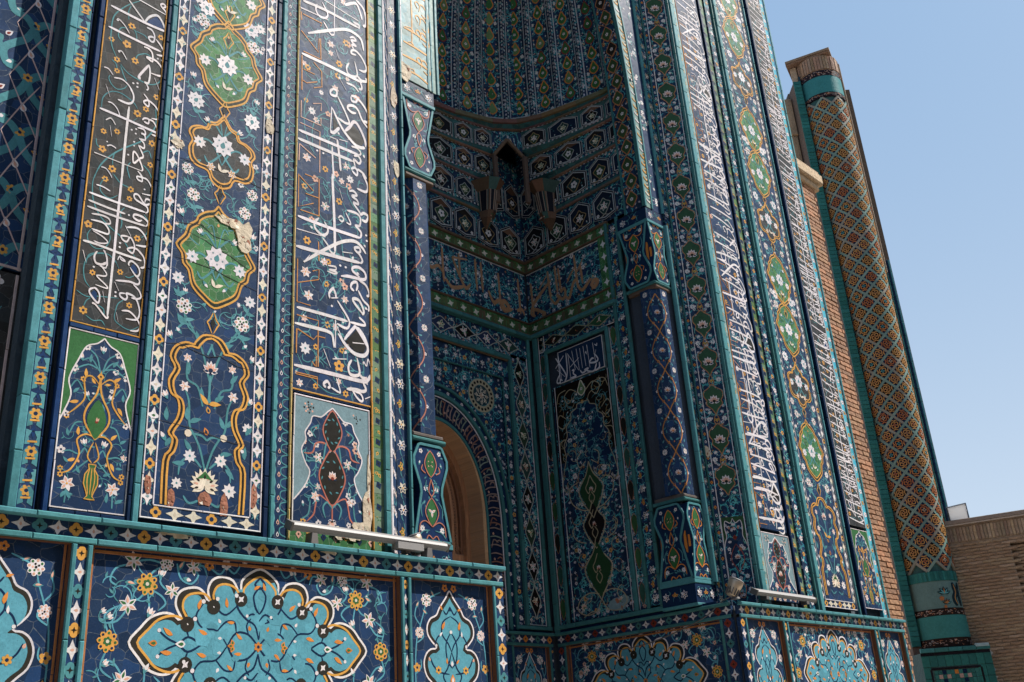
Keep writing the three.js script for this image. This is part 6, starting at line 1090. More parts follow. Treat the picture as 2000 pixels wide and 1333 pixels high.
// hidden left wall of the niche, so that the light in it is right
{ const T = thing('niche_side_wall', 'left side wall of the niche, hidden behind the sunlit pier', 'wall', 3.98, 0, -1.0); boxMesh(T, 'core', 3.55, 0, BZ - .3, 3.985, 6.05, -.6, MAT.glaze, [.03, .06, .12]); }
{ // carved wooden door
  const T = thing('wooden_door', 'carved brown wooden door with a pierced lattice in its arched head', 'door', 5.19, 0, -2.0);
  const wood = phys({ map: tex(512, 512, (x, y) => { const g = .5 + .5 * Math.sin((x * 26 + 2.2 * fbm(x, y * .4)) * 6.28), k = .62 + .32 * g * N64(x, y * .2) + .25 * (fbm(x * 2, y) - .5); return [.52 * k, .23 * k, .105 * k]; }, true, 1.2), roughness: .55, bumpMap: T_BUMP, bumpScale: .002, vertexColors: true });
  const z = .0, a = .475, ys = 3.5, h = .70, g1 = new Geo();
  const ring = (a0, h0, a1, h1, z0, z1, nm, k = [1, 1, 1]) => { const g = new Geo(), f = (A, H) => [[-A, 2.2], ...arcPts(0, A, ys, H, 20, -1), ...arcPts(0, A, ys, H, 20, 1).reverse().slice(1), [A, 2.2]]; g.strip(f(a0, h0), f(a1, h1), z0, z1, k); return meshOf(nm, g.build(), wood, T); };
  ring(.50, .735, .43, .655, -.03, .10, 'frame'); ring(.43, .655, .405, .63, -.03, .06, 'frame_bead', [.55, .5, .5]); ring(.405, .63, .33, .555, -.03, .035, 'carved_frame', [.8, .8, .8]); ring(.33, .555, .305, .53, -.03, .07, 'frame_bead');
  { const g = new Geo(); for (let i = 0; i < 46; i++) { const t = -.6 + i / 45 * 2.0, A = .366, p = t < 0 ? [A, ys + t] : [A * Math.cos(t), ys + .59 * Math.sin(t)]; for (const q of [-1, 1]) g.poly(rotp(lobes(5, .022, .009, 3), t * 2, 1, q * p[0], p[1]), .035, .046, [.62, .6, .6]).poly(circ(q * p[0], p[1], .006, 5), .046, .05, [.3, .3, .3]); } meshOf('carving', g.build(), wood, T); }
  boxMesh(T, 'backing', 5.19 - .5, 2.2, -2.12, 5.19 + .5, 4.3, -2.09, wood, [.12, .12, .12]);
  { const g = new Geo(), c = [.95, .95, .95]; for (let y = 3.30; y < 3.99; y += .052) for (let x = -.30; x < .30; x += .052) { if (x * x / .0961 + Math.max(0, y - 3.5) ** 2 / .28 > 1) continue; const k = (Math.round(x / .052) + Math.round(y / .052)) % 2; g.rib(k ? [[x - .026, y], [x + .03, y]] : [[x, y - .026], [x, y + .03]], .017, -.02, .015, c, { smooth: false, t0: 1, t1: 1 }); g.rib(k ? [[x, y - .012], [x, y + .012]] : [[x - .012, y], [x + .012, y]], .013, -.02, .012, c, { smooth: false, t0: 1, t1: 1 }); g.rib([[x - .02, y - .02], [x + .008, y + .008]], .011, -.02, .008, c, { smooth: false, t0: 1, t1: 1 }); } meshOf('lattice_screen', g.build(), wood, T); }
  boxMesh(T, 'transom', 5.19 - .44, 3.14, -2.03, 5.19 + .44, 3.22, -1.93, wood, [1, 1, 1], .01); boxMesh(T, 'transom', 5.19 - .43, 3.222, -2.03, 5.19 + .43, 3.29, -1.955, wood, [.7, .7, .7], .006); boxMesh(T, 'transom', 5.19 - .43, 3.06, -2.03, 5.19 + .43, 3.138, -1.95, wood, [.9, .9, .9], .008);
  { const g = new Geo(); for (let x = -.40; x < .41; x += .045) g.poly(rotp(lobes(4, .02, .009, 3), .5, 1, x, 3.257), .045, .055, [.55, .55, .55]); meshOf('carving', g.build(), wood, T); }
  for (const q of [-1, 1]) { const L = boxMesh(T, 'door_leaf', 5.19 + (q < 0 ? -.41 : .012), 1.0, -2.07, 5.19 + (q < 0 ? -.012 : .41), 3.055, -2.02, wood, [.75, .75, .75], .006); const g = new Geo(); for (let y = 2.3; y < 3.0; y += .042) for (let x = .09; x < .34; x += .042) g.poly(rotp(lobes(5, .019, .008, 3), x * 40 + y * 30, 1, q * x, y), -.02, -.008, [.5, .45, .45]); meshOf('leaf_carving', g.build(), wood, L); boxMesh(L, 'leaf_stile', q * .045 - .03, 1.0, -.02, q * .045 + .03, 3.05, .012, wood, [.95, .95, .95], .005); boxMesh(L, 'leaf_stile', q * .385 - .03, 1.0, -.02, q * .385 + .03, 3.05, .012, wood, [.95, .95, .95], .005); }
  boxMesh(T, 'jamb', 5.19 + .405, 1, -2.05, 5.19 + .47, 3.12, -1.93, wood, [1, 1, 1], .008); boxMesh(T, 'jamb', 5.19 - .47, 1, -2.05, 5.19 - .405, 3.12, -1.93, wood, [1, 1, 1], .008);
}
// ---------------------------------------------------------------- stalactite tiers, ribbed half-dome and the arch in front
const DRUM = [[3.98, -.28], [3.99, -.60], [4.05, -.86], [4.14, -1.21], [4.26, -1.44], [4.46, -1.59], [4.85, -1.71], [5.19, -1.75], [5.53, -1.71], [5.92, -1.59], [6.12, -1.44], [6.24, -1.21], [6.34, -.86], [6.40, -.60], [6.41, -.28]];
const wallPt = (i) => { const [x, z] = DRUM[i]; const t = Math.abs(x - 5.19) / 1.22; if (i >= 5 && i <= 9) return [x < 5.19 ? Math.max(3.985, x) : Math.min(6.405, x), BZ + .004]; return [x < 5.19 ? 3.985 : 6.40, z]; };
function hexPanel(T, a, b, y, h, z, o = {}) {              // a six-sided tile field between two plan points a, b (x, z), facing the niche
  const dx = b[0] - a[0], dz = b[1] - a[1], L = Math.hypot(dx, dz), turn = -Math.atan2(dz, dx);
  const P = new Panel(T, 'hexagon_tile', a[0] - T.position.x, y - T.position.y, a[1] - T.position.z, turn, 0, 0, null), m = L * .045, w = L - 2 * m, cx = L / 2, s = Math.min(w, h) / .3;
  const hx = [[cx - w / 2, h * .10], [cx, h * .0], [cx + w / 2, h * .10], [cx + w / 2, h * .72], [cx, h * .97], [cx - w / 2, h * .72]];
  P.a('tile_field').poly(hx, 0, .006, pick([[.010, .020, .045], [.012, .012, .016], [.010, .016, .030]])); P.a('outer_edging').ring(hx.map(([x, v]) => [cx + (x - cx) * .995, h * .48 + (v - h * .48) * .995]), .005, .005, .009, [.34, .34, .34]); P.a('tile_edging').ring(hx.map(([x, v]) => [cx + (x - cx) * .87, h * .48 + (v - h * .48) * .87]), .009 * Math.max(.7, s), .006, .010, [.42, .42, .42]);
  if (rnd() < .6) P.a('tile_top').poly([[cx - w * .36, h * .70], [cx, h * .88], [cx + w * .36, h * .70], [cx, h * .64]], .006, .009, pick([[.10, .05, .03], [.16, .08, .05], [.02, .015, .012]]));
  const g = P.a('arabesque'), c = pick([[.35, .33, .28], [.30, .20, .10], [.36, .36, .36]]), f = pick([[.03, .06, .03], [.015, .012, .01], [.02, .05, .05]]), r = Math.min(w * .3, h * .28);
  const kind = rnd(); const sh = spline([[0, r * 1.1], [r * .4, r * .7], [r, r * .25], [r * .7, -r * .3], [0, -r * 1.1], [-r * .7, -r * .3], [-r, r * .25], [-r * .4, r * .7]], 3, true).map(([x, v]) => [cx + x, h * .42 + v]);
  P.a('medallion').poly(sh, .006, .008, f); g.ring(sh, .007 * Math.max(.7, s), .006, .011, c); if (kind < .5) for (const q of [-1, 1]) g.rib([[cx, h * .42 - r], [cx + q * r * .5, h * .42 - r * 1.25], [cx + q * r * 1.1, h * .42 - r * 1.2]], .006, .006, .010, c);
  P.put('flower', mo(pick(['petal6:green:cream', 'flower5:white', 'lily6'])), cx, h * .42, rr(0, 1), r / .06, .008); for (const q of [-1, 1]) P.put('blossom', mo(pick(['bud', 'flower5:white'])), cx + q * w * .3, h * .2, q * .3, r / .13, .006);
  for (let i = 0; i < 5; i++) P.a('vine').stamp(moRaw('leaf:turq'), cx + rr(-.35, .35) * w, h * rr(.15, .65), rr(0, 6), .5 * s, .006);
  P.done(); return P;
}
{
  const T = thing('muqarnas_tiers', 'shaded stalactite tiers of hexagonal tiles with a dark corner hole, above the inscription frieze', 'muqarnas', 5.19, 0, -1.0);
  const surf = (A, ya, B, yb, mat, nm, skip) => { for (let i = 0; i < A.length - 1; i++) { if (skip && skip(i)) continue; const g = new Geo(); g.quad([A[i][0] - 5.19, ya, A[i][1] + 1], [A[i + 1][0] - 5.19, ya, A[i + 1][1] + 1], [B[i + 1][0] - 5.19, yb, B[i + 1][1] + 1], [B[i][0] - 5.19, yb, B[i][1] + 1], [1, 1, 1]); meshOf(nm, g.build(), mat, T); } };
  const tealT = phys({ map: mosaic([.030, .095, .10], [.10, .06, .04], 21, 90, .3), ...glazed });
  const W = DRUM.map((_, i) => wallPt(i)); W[4] = [3.985, -1.5]; W[10] = [6.40, -1.5]; W[3] = [3.985, -1.2]; W[11] = [6.40, -1.2]; W[9] = [6.02, BZ + .004]; W[5] = [4.36, BZ + .004];
  const mixp = (A, B, t) => A.map((p, i) => [lerp(p[0], B[i][0], t), lerp(p[1], B[i][1], t)]);
  const C0 = mixp(W, DRUM, .12), C1 = mixp(W, DRUM, .45), C2 = mixp(W, DRUM, .8), hole = (i) => i === 9 || i === 4;
  // flat lower walls run into the true corner
  const flat = new Geo(); flat.quad([3.985 - 5.19, 6.02, BZ + .003 + 1], [6.405 - 5.19, 6.02, BZ + .003 + 1], [6.405 - 5.19, 7.1, BZ + .003 + 1], [3.985 - 5.19, 7.1, BZ + .003 + 1], [1, 1, 1]); for (const x of [6.403, 3.987]) flat.quad([x - 5.19, 6.02, BZ + 1], [x - 5.19, 6.02, -.3 + 1], [x - 5.19, 7.4, -.3 + 1], [x - 5.19, 7.4, BZ + 1], [1, 1, 1]); meshOf('lower_wall', flat.build(), MAT.deep, T);
  surf(W, 6.36, C0, 6.42, tealT, 'corbel', hole); surf(C0, 6.42, C0, 6.70, MAT.deep, 'tier_wall', hole); surf(C0, 6.70, C1, 6.76, tealT, 'corbel', hole); surf(C1, 6.76, C1, 7.0, MAT.deep, 'tier_wall', hole); surf(C1, 7.0, C2, 7.04, tealT, 'corbel', hole); surf(C2, 7.04, C2, 7.26, tealT, 'tier_wall', hole); surf(C2, 7.26, DRUM.map(([x, z]) => [5.19 + (x - 5.19) * .985, z + .02]), 7.30, tealT, 'corbel');
  { const g = new Geo(); for (const i of [9]) { const a = C2[i], b = C2[i + 1], m = [(a[0] + b[0]) / 2, (a[1] + b[1]) / 2]; const P3 = (p, y) => [p[0] - 5.19, y, p[1] + 1]; g.quad(P3(a, 6.96), P3(m, 7.15), P3(m, 7.26), P3(a, 7.26), [.7, .7, .7]).quad(P3(m, 7.15), P3(b, 6.96), P3(b, 7.26), P3(m, 7.26), [.7, .7, .7]); } meshOf('squinch_head', g.build(), MAT.deep, T); for (const i of [9]) { const a = C2[i], b = C2[i + 1]; for (const [p0, p1, y0, y1] of [[a, [(a[0] + b[0]) / 2, (a[1] + b[1]) / 2], 6.96, 7.15], [[(a[0] + b[0]) / 2, (a[1] + b[1]) / 2], b, 7.15, 6.96]]) { const L = Math.hypot(p1[0] - p0[0], p1[1] - p0[1], y1 - y0), m = meshOf('squinch_edge', barGeo(L, .03, .03, [.15, .085, .05], 1), MAT.matte, T, p0[0] - 5.19, y0, p0[1] + 1); m.rotation.order = 'YXZ'; m.rotation.set(0, -Math.atan2(p1[1] - p0[1], p1[0] - p0[0]), Math.asin((y1 - y0) / L)); } for (const [p, y0, y1] of [[a, 6.45, 6.96], [b, 6.45, 6.96]]) meshOf('squinch_edge', barGeo(y1 - y0, .05, .03, [.11, .065, .045], 2), MAT.matte, T, p[0] - 5.19, y0, p[1] + 1.01, Math.PI / 2); } }
  // brown fillets along each tier, in pieces
  const fil = (A, y, r) => { for (let i = 0; i < A.length - 1; i++) { if (hole(i) && y < 7.15) continue; const a = A[i], b = A[i + 1], L = Math.hypot(b[0] - a[0], b[1] - a[1]), m = meshOf('fillet', barGeo(L, r, r, [.15, .085, .055].map((v) => v * rr(.7, 1.3)), Math.floor(rnd() * 50)), MAT.matte, T, a[0] - 5.19, y, a[1] + 1); m.rotation.set(0, -Math.atan2(b[1] - a[1], b[0] - a[0]), 0); } };
  fil(W, 6.375, .022); fil(C0, 6.715, .024); fil(C1, 7.005, .024); fil(C2, 7.265, .022); fil(DRUM, 7.32, .045);
  for (let i = 0; i < DRUM.length - 1; i++) {              // hexagon rows
    const vis = i >= 6; if (!vis) continue;
    const row2 = (A, y, h) => { const a = A[i], b = A[i + 1], L = Math.hypot(b[0] - a[0], b[1] - a[1]), n = Math.max(1, Math.round(L / .26)); for (let k = 0; k < n; k++) { const p = (t) => [lerp(a[0], b[0], t), lerp(a[1], b[1], t)]; const p0 = p(k / n), p1 = p((k + 1) / n); hexPanel(T, p0, p1, y, h, 0); } };
    if (!hole(i)) { row2(C0, 6.425, .275); row2(C1, 6.765, .235); row2(C2, 7.045, .215); }
  }
  for (let k = 0; k < 6; k++) { hexPanel(T, [4.62 + k * .29, BZ + .008], [4.91 + k * .29, BZ + .008], 6.04, .325, 0); }
  for (let k = 0; k < 4; k++) hexPanel(T, [6.398, BZ + .02 + k * .285], [6.398, BZ + .305 + k * .285], 6.04, .325, 0);
  for (let k = 0; k < 2; k++) { hexPanel(T, [5.95 + k * .22, BZ + .008], [6.17 + k * .22, BZ + .008], 6.46, .4, 0); hexPanel(T, [6.398, BZ + .02 + k * .2], [6.398, BZ + .22 + k * .2], 6.46, .4, 0); }
  // little square studs between the hexagons
  { const g = new Geo(); for (const [A, y] of [[C0, 6.43], [C0, 6.70], [C1, 6.765], [C1, 6.995], [C2, 7.05], [C2, 7.255]]) for (let i = 6; i < A.length - 1; i++) { if (hole(i)) continue; const a = A[i], b = A[i + 1], L = Math.hypot(b[0] - a[0], b[1] - a[1]); for (let d = .02; d < L; d += .042) { const t = d / L, x = lerp(a[0], b[0], t) - 5.19, z = lerp(a[1], b[1], t) + 1, nx = (b[1] - a[1]) / L, nz = -(b[0] - a[0]) / L, ux = (b[0] - a[0]) / L, uz = (b[1] - a[1]) / L, q = .009, o = .012; g.quad([x - ux * q - nx * o, y - q, z - uz * q - nz * o], [x + ux * q - nx * o, y - q, z + uz * q - nz * o], [x + ux * q - nx * o, y + q, z + uz * q - nz * o], [x - ux * q - nx * o, y + q, z - uz * q - nz * o], jit(COL.white.map((v) => v * .6), .3)); } } const m = meshOf('stud', g.build(), MAT.glaze, T); m.userData.kind = 'stuff'; }
  // two hanging pendants beside the hole
  for (const [x, z, turn] of [[5.90, BZ + .02, 0], [6.385, -1.36, -Math.PI / 2]]) {
    const P = new Panel(T, 'pendant', x - 5.19, 6.2, z + 1, turn, 0, 0, null), g = P.a('bracket'), cols = [[.13, .07, .045], [.10, .06, .04], [.05, .09, .08]];
    const lev = [[0, .015, .01], [.10, .07, .08], [.16, .085, .11], [.36, .10, .15], [.46, .17, .22]]; const ring = (k) => { const [y, w, d] = lev[k]; return [[-w, y, 0], [-w * .6, y, d * .8], [0, y, d], [w * .6, y, d * .8], [w, y, 0]]; };
    for (let k = 0; k < lev.length - 1; k++) { const A = ring(k), B = ring(k + 1); for (let i = 0; i < 4; i++) g.quad(A[i], A[i + 1], B[i + 1], B[i], jit(k === 2 ? (i % 2 ? [.14, .08, .05] : [.03, .07, .07]) : pick(cols), .25)); }
    for (let i = 0; i < 4; i++) { const A = ring(2), B = ring(3), q = (p, r, t) => [lerp(p[0], r[0], t), lerp(p[1], r[1], t), lerp(p[2], r[2], t) + .006]; const a = q(A[i], A[i + 1], .2), b = q(A[i], A[i + 1], .8), c = q(B[i], B[i + 1], .8), d = q(B[i], B[i + 1], .2); P.a('inlay').quad(a, b, c, d, [.014, .014, .02]); for (const [s, e] of [[a, d], [b, c]]) P.a('inlay_edge').quad([s[0] - .005, s[1], s[2] + .003], [s[0] + .005, s[1], s[2] + .003], [e[0] + .005, e[1], e[2] + .003], [e[0] - .005, e[1], e[2] + .003], [.35, .25, .2]); }
    for (let i = 0; i < 10; i++) P.put('stud', mo(pick(['dot:green', 'dot:red', 'dot:pink'])), rr(-.04, .04), rr(.03, .14), 0, rr(.4, .8), .10); P.done();
  }
}
{ // ribbed half-dome
  const T = thing('ribbed_half_dome', 'shaded half-dome of long tiled ribs with amber drop medallions', 'half-dome', 5.19, 0, -.3);
  const y0 = 7.32, top = 10.3, prof = (v) => Math.pow(Math.max(0, 1 - Math.pow(v / (top - y0), 2.3)), .5);
  const pl = DRUM.map(([x, z]) => [x - 5.19, z + .28]), cum = [0]; for (let i = 1; i < pl.length; i++) cum.push(cum[i - 1] + Math.hypot(pl[i][0] - pl[i - 1][0], pl[i][1] - pl[i - 1][1]));
  const onPlan = (s) => { let i = 1; while (i < pl.length - 1 && cum[i] < s) i++; const t = (s - cum[i - 1]) / (cum[i] - cum[i - 1]); return [lerp(pl[i - 1][0], pl[i][0], t), lerp(pl[i - 1][1], pl[i][1], t)]; };
  const N = 17, S = cum.at(-1), w = S / N;
  for (let r = 0; r < N; r++) {
    const s0 = r * w, map = (x, v, z) => { const u = x / w - .5, p = onPlan(clamp(s0 + x, 0, S)), fold = .045 * Math.min(1, (.5 - Math.abs(u)) / .22) - z, R = prof(v) , dent = .03 * (1 - 2 * Math.abs(u)); const l = Math.hypot(p[0], p[1]) || 1; const k = R * (1 + (fold) / l * 1) ; return [p[0] * k, y0 + v - dent * 1.2 * (v < .05 ? 1 : 0), p[1] * k + .02]; };
    const P = new Panel(T, 'rib', 0, 0, 0, 0, 0, 0, null), add = (n, g, m = MAT.glaze) => meshOf(n, g.map(map).build(), m, P.g);
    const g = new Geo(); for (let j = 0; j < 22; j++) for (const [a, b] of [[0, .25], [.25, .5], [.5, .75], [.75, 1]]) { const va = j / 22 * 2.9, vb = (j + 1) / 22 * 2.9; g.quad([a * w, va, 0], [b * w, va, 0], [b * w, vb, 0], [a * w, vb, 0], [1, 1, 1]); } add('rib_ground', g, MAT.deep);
    if (r < 5) continue;                                  // the part hidden behind the left pier keeps plain ribs
    const L = new Geo(), G = [.40, .40, .42]; for (const u of [.14, .86]) L.rib([[u * w, .07], [u * w, .6], [u * w, 1.3], [u * w, 2.2]], .009, .002, .006, G, { seg: 8, t0: 1, t1: 1 }); L.rib([[.14 * w, .07], [.86 * w, .07]], .009, .002, .006, G, { t0: 1, t1: 1 }); add('rib_edging', L);
    const K = new Geo(); for (let v = .03; v < 2.2; v += .042) for (const [u, o] of [[.045, 0], [.955, .021]]) K.poly([[u * w - .006, v + o], [u * w + .006, v + o], [u * w + .006, v + o + .02], [u * w - .006, v + o + .02]], .002, .005, G, [], .4); add('checker', K).userData.kind = 'stuff';
    for (let v = .19; v < 1.9; v += .168) { const q = new Geo(), raw = moRaw(pick(['spade:orange:green', 'spade:orange:green', 'spade:red:green', [.3, .2, .1] && 'spade:orange:olive'])); q.stamp(raw, w / 2, v, 0, 1.45, .003); add('drop_medallion', q); }
    const B = new Geo(); for (let v = .10; v < 1.9; v += .075) for (const u of [.24, .76]) { B.stamp(moRaw(pick(['dot:white', 'bud', 'flower5:white', 'dot:pink'])), u * w, v + rr(-.01, .01), 0, pick([.6, .75, .5]), .003); B.stamp(moRaw('leaf:turq'), u * w, v + .04, rr(-1, 1), .6, .003); } add('blossoms', B).userData.kind = 'stuff';
  }
}
{ // the arch: lattice soffit and script-covered edge, with the wall above it
  const T = thing('portal_arch', 'pointed arch over the niche with an amber lattice soffit and a glinting script edge', 'arch', 5.19, 0, -.3);
  const cx = 5.19, ys = 5.965, prof = (R, H) => { const o = []; for (let i = 0; i <= 30; i++) { const t = i / 30, y = ys + H * t, k = Math.pow(Math.max(0, 1 - Math.pow(t, 3.0)), .62); o.push([R * k, y]); } return o; };
  const A = prof(1.175, 4.3), B = prof(1.265, 4.46), frontZ = RZ + .006 + .3;
  const wall = new Geo(); const out = [[-1.46, ys], ...A.map(([x, y]) => [-x, y]), ...A.slice(0, -1).reverse(), [1.46, ys], [1.46, 11.4], [-1.46, 11.4]]; wall.poly(out, RZ + .3 - .03, RZ + .3 - .003, COL.navy.map((v) => v * 1.4), [], 0); meshOf('spandrel', wall.build(), MAT.glaze, T);
  const up = boxMesh(T, 'upper_wall', 3.3, 10.2, -1.9, 6.95, 11.9, F - .04, MAT.matte, [.05, .07, .10]);
  const back = boxMesh(T, 'vault_shell', 3.5, 10.3, -2.1, 6.95, 11.2, -.4, MAT.matte, [.05, .05, .06]); boxMesh(T, 'vault_shell', 3.4, 6.0, -2.2, 6.95, 11.0, -1.95, MAT.matte, [.05, .05, .06]); boxMesh(T, 'vault_shell', 6.62, 6.0, -2.0, 6.95, 11.0, -.5, MAT.matte, [.05, .05, .06]); boxMesh(T, 'vault_shell', 3.4, 6.0, -2.0, 3.78, 11.0, -.5, MAT.matte, [.05, .05, .06]);
  // soffit: from the front edge back to the dome
  const sof = new Geo(), N = A.length, d0 = RZ + .3, d1 = RZ - .22 + .3; for (const q of [-1, 1]) for (let i = 0; i < N - 1; i++) sof.quad([q * A[i][0], A[i][1], d0], [q * A[i + 1][0], A[i + 1][1], d0], [q * A[i + 1][0], A[i + 1][1], d1], [q * A[i][0], A[i][1], d1], [1, 1, 1]); meshOf('soffit', sof.build(), MAT.deep, T);
  // lattice drawn along the right soffit: s along the curve, t across
  const cum = [0]; for (let i = 1; i < N; i++) cum.push(cum[i - 1] + Math.hypot(A[i][0] - A[i - 1][0], A[i][1] - A[i - 1][1]));
  const on = (s) => { let i = 1; while (i < N - 1 && cum[i] < s) i++; const t = clamp((s - cum[i - 1]) / (cum[i] - cum[i - 1]), 0, 1), tx = A[i][0] - A[i - 1][0], ty = A[i][1] - A[i - 1][1], l = Math.hypot(tx, ty); return [lerp(A[i - 1][0], A[i][0], t), lerp(A[i - 1][1], A[i][1], t), ty / l, -tx / l]; };
  const mp = (x, y, z) => { const [px, py, nx, ny] = on(y); return [px - nx * z, py - ny * z, d0 - .21 + x]; };
  const P = new Panel(T, 'soffit_lattice', 0, 0, 0, 0, 0, 0, null), add = (n, g) => meshOf(n, g.map(mp).build(), MAT.glaze, P.g);
  for (let y = .12, k = 0; y < 3.1; y += .175, k++) { const c = [.10 + (k % 2 ? .01 : -.01), y], o = spline([[0, .082], [.035, .045], [.062, .0], [.035, -.045], [0, -.082], [-.035, -.045], [-.062, 0], [-.035, .045]], 3, true).map(([a, b]) => [c[0] + a, c[1] + b]); const g = new Geo(); g.poly(o, .002, .004, pick([[.035, .07, .03], [.02, .018, .015], [.035, .07, .03]])); g.ring(o, .007, .002, .007, [.38, .16, .07]); g.stamp(moRaw('flower5:white'), c[0], c[1], 0, .62, .004); add('lattice_lozenge', g); const h = new Geo(); for (const q of [-1, 1]) { h.rib([[c[0], y + .088], [c[0] + q * .06, y + .088 + .045], [c[0] + q * .085, y + .088]], .006, .002, .006, [.38, .16, .07], { seg: 3 }); h.stamp(moRaw('ring4:orange'), c[0] + q * .078, y + .088, .8, .55, .003); } add('lattice_tie', h); }
  for (const x of [.006, .2]) { const g = new Geo(); g.rib([[x, 0], [x, 1], [x, 2], [x, 3.4]], .014, .001, .012, 'teal', { seg: 10, t0: 1, t1: 1 }); add('soffit_bead', g); }
  // edge band facing out
  const E = new Geo(), E2 = new Geo(); { const L = A.map(([x, y]) => [x + .018, y]), R = B; E.strip(L, R, d0, d0 + .004, [.18, .27, .24], false); E.strip(L.map(([x, y]) => [-x, y]), R.map(([x, y]) => [-x, y]), d0, d0 + .004, [.18, .27, .24], false); for (const q of [-1, 1]) { E2.strip(A.map(([x, y]) => [q * x, y]), L.map(([x, y]) => [q * x, y]), d0 - .01, d0 + .012, 'turq', false); E2.strip(B.map(([x, y]) => [q * x, y]), B.map(([x, y]) => [q * (x + .016), y]), d0 - .01, d0 + .014, 'turq', false); } } meshOf('edge_band', E.build(), MAT.glaze, T); meshOf('edge_bead', E2.build(), MAT.glaze, T);
  const scr = new Geo(); for (let s = .06; s < 3.4; s += .075) { const [px, py, nx, ny] = on(s), k = (u, v) => [px + .055 * nx + nx * u - ny * v, py + .055 * ny + ny * u + nx * v]; scr.rib([k(-.028, .02), k(.0, .0), k(.03, -.01)], .011, d0 + .004, d0 + .008, pick(['yellow', 'cream', 'white']), { seg: 3 }); if (rnd() < .7) scr.rib([k(.01, .03), k(.03, .045), k(.03, .01), k(.0, .0)], .009, d0 + .004, d0 + .008, pick(['yellow', 'cream']), { seg: 3 }); } meshOf('edge_script', scr.build(), MAT.glaze, T);
  const q2 = new Panel(T, 'spandrel_vine', 0, 0, RZ + .3 - .002, 0, 0, 0, null); for (let i = 0; i < 120; i++) { const y = rr(6.0, 9.6), x = rr(1.27, 1.45); let a = 0; for (const [bx, by] of B) if (by <= y) a = bx; const X = rr(a + .03, 1.45); if (X < a + .03) continue; q2.put('blossom', mo(pick(['flower5:white:navy', 'bud', 'petal6:navy', 'star8'])), X, y, rr(0, 6), rr(.45, .8)); tendril(q2.a('vine'), X, y, rr(0, 6), .09, rr(-3, 3), .006); } q2.done();
}
// ---------------------------------------------------------------- lighting fittings on the ledges
const alu = phys({ color: new THREE.Color(.17, .16, .155), roughness: .6, metalness: .2, bumpMap: T_BUMP, bumpScale: .0006 });
const darkMetal = phys({ color: new THREE.Color(.10, .09, .085), roughness: .55, metalness: .4 });
const lens = phys({ color: new THREE.Color(.45, .47, .48), roughness: .12, metalness: .15 });
function lightBar(label, x0, x1, y, z, tilt, feet, driver) {
  const T = thing('light_bar', label, 'light bar', (x0 + x1) / 2, 2.645, z), L = x1 - x0, h = L / 2, Y = y - 2.645;
  const prof = new THREE.Shape([[-.024, -.016], [.024, -.016], [.028, -.004], [.028, .010], [.016, .018], [-.016, .018], [-.028, .010], [-.028, -.004]].map(([a, b]) => new THREE.Vector2(a, b)));
  const ext = new THREE.ExtrudeGeometry(prof, { depth: L, bevelEnabled: true, bevelSize: .002, bevelThickness: .002, bevelSegments: 1 }); ext.translate(0, 0, -h); ext.rotateY(Math.PI / 2);
  const B = meshOf('housing', ext, alu, T, 0, Y, 0); B.rotation.x = .5; B.rotation.z = tilt;
  for (const d of [-.010, .0, .010]) { const g = new THREE.BoxGeometry(L - .01, .003, .0025); const m = meshOf('cooling_fin', g, alu, B, 0, d, .0285); }
  const s = meshOf('glass_strip', new THREE.BoxGeometry(L - .02, .002, .030), lens, B, 0, .0185, 0);
  for (const q of [-1, 1]) meshOf('end_cap', new THREE.BoxGeometry(.012, .042, .060), darkMetal, B, q * (h + .006), 0, 0);
  for (const f of feet) { const bs = new THREE.Shape([[-.02, 0], [.02, 0], [.014, .05], [-.014, .05]].map(([a, b]) => new THREE.Vector2(a, b))); const g = new THREE.ExtrudeGeometry(bs, { depth: .05, bevelEnabled: true, bevelSize: .002, bevelThickness: .002, bevelSegments: 1 }); meshOf('bracket', g, darkMetal, T, f - (x0 + x1) / 2, .002, -.03); }
  if (driver) { const g = new THREE.BoxGeometry(driver[1] - driver[0], .034, .05); meshOf('driver_box', g, alu, T, (driver[0] + driver[1]) / 2 - (x0 + x1) / 2, Y - .035, .02); meshOf('bracket', new THREE.BoxGeometry(.03, .02, .04), darkMetal, T, (driver[0] + driver[1]) / 2 - (x0 + x1) / 2, Y - .055, .0); }
}
lightBar('long grey aluminium light bar on brackets along the left plinth ledge', 2.675, 3.645, 2.722, .005, -.006, [2.80, 3.52], [3.29, 3.46]);
lightBar('short grey aluminium light bar on the right plinth ledge', 6.72, 7.575, 2.695, -.01, -.004, [6.86, 7.45], null);
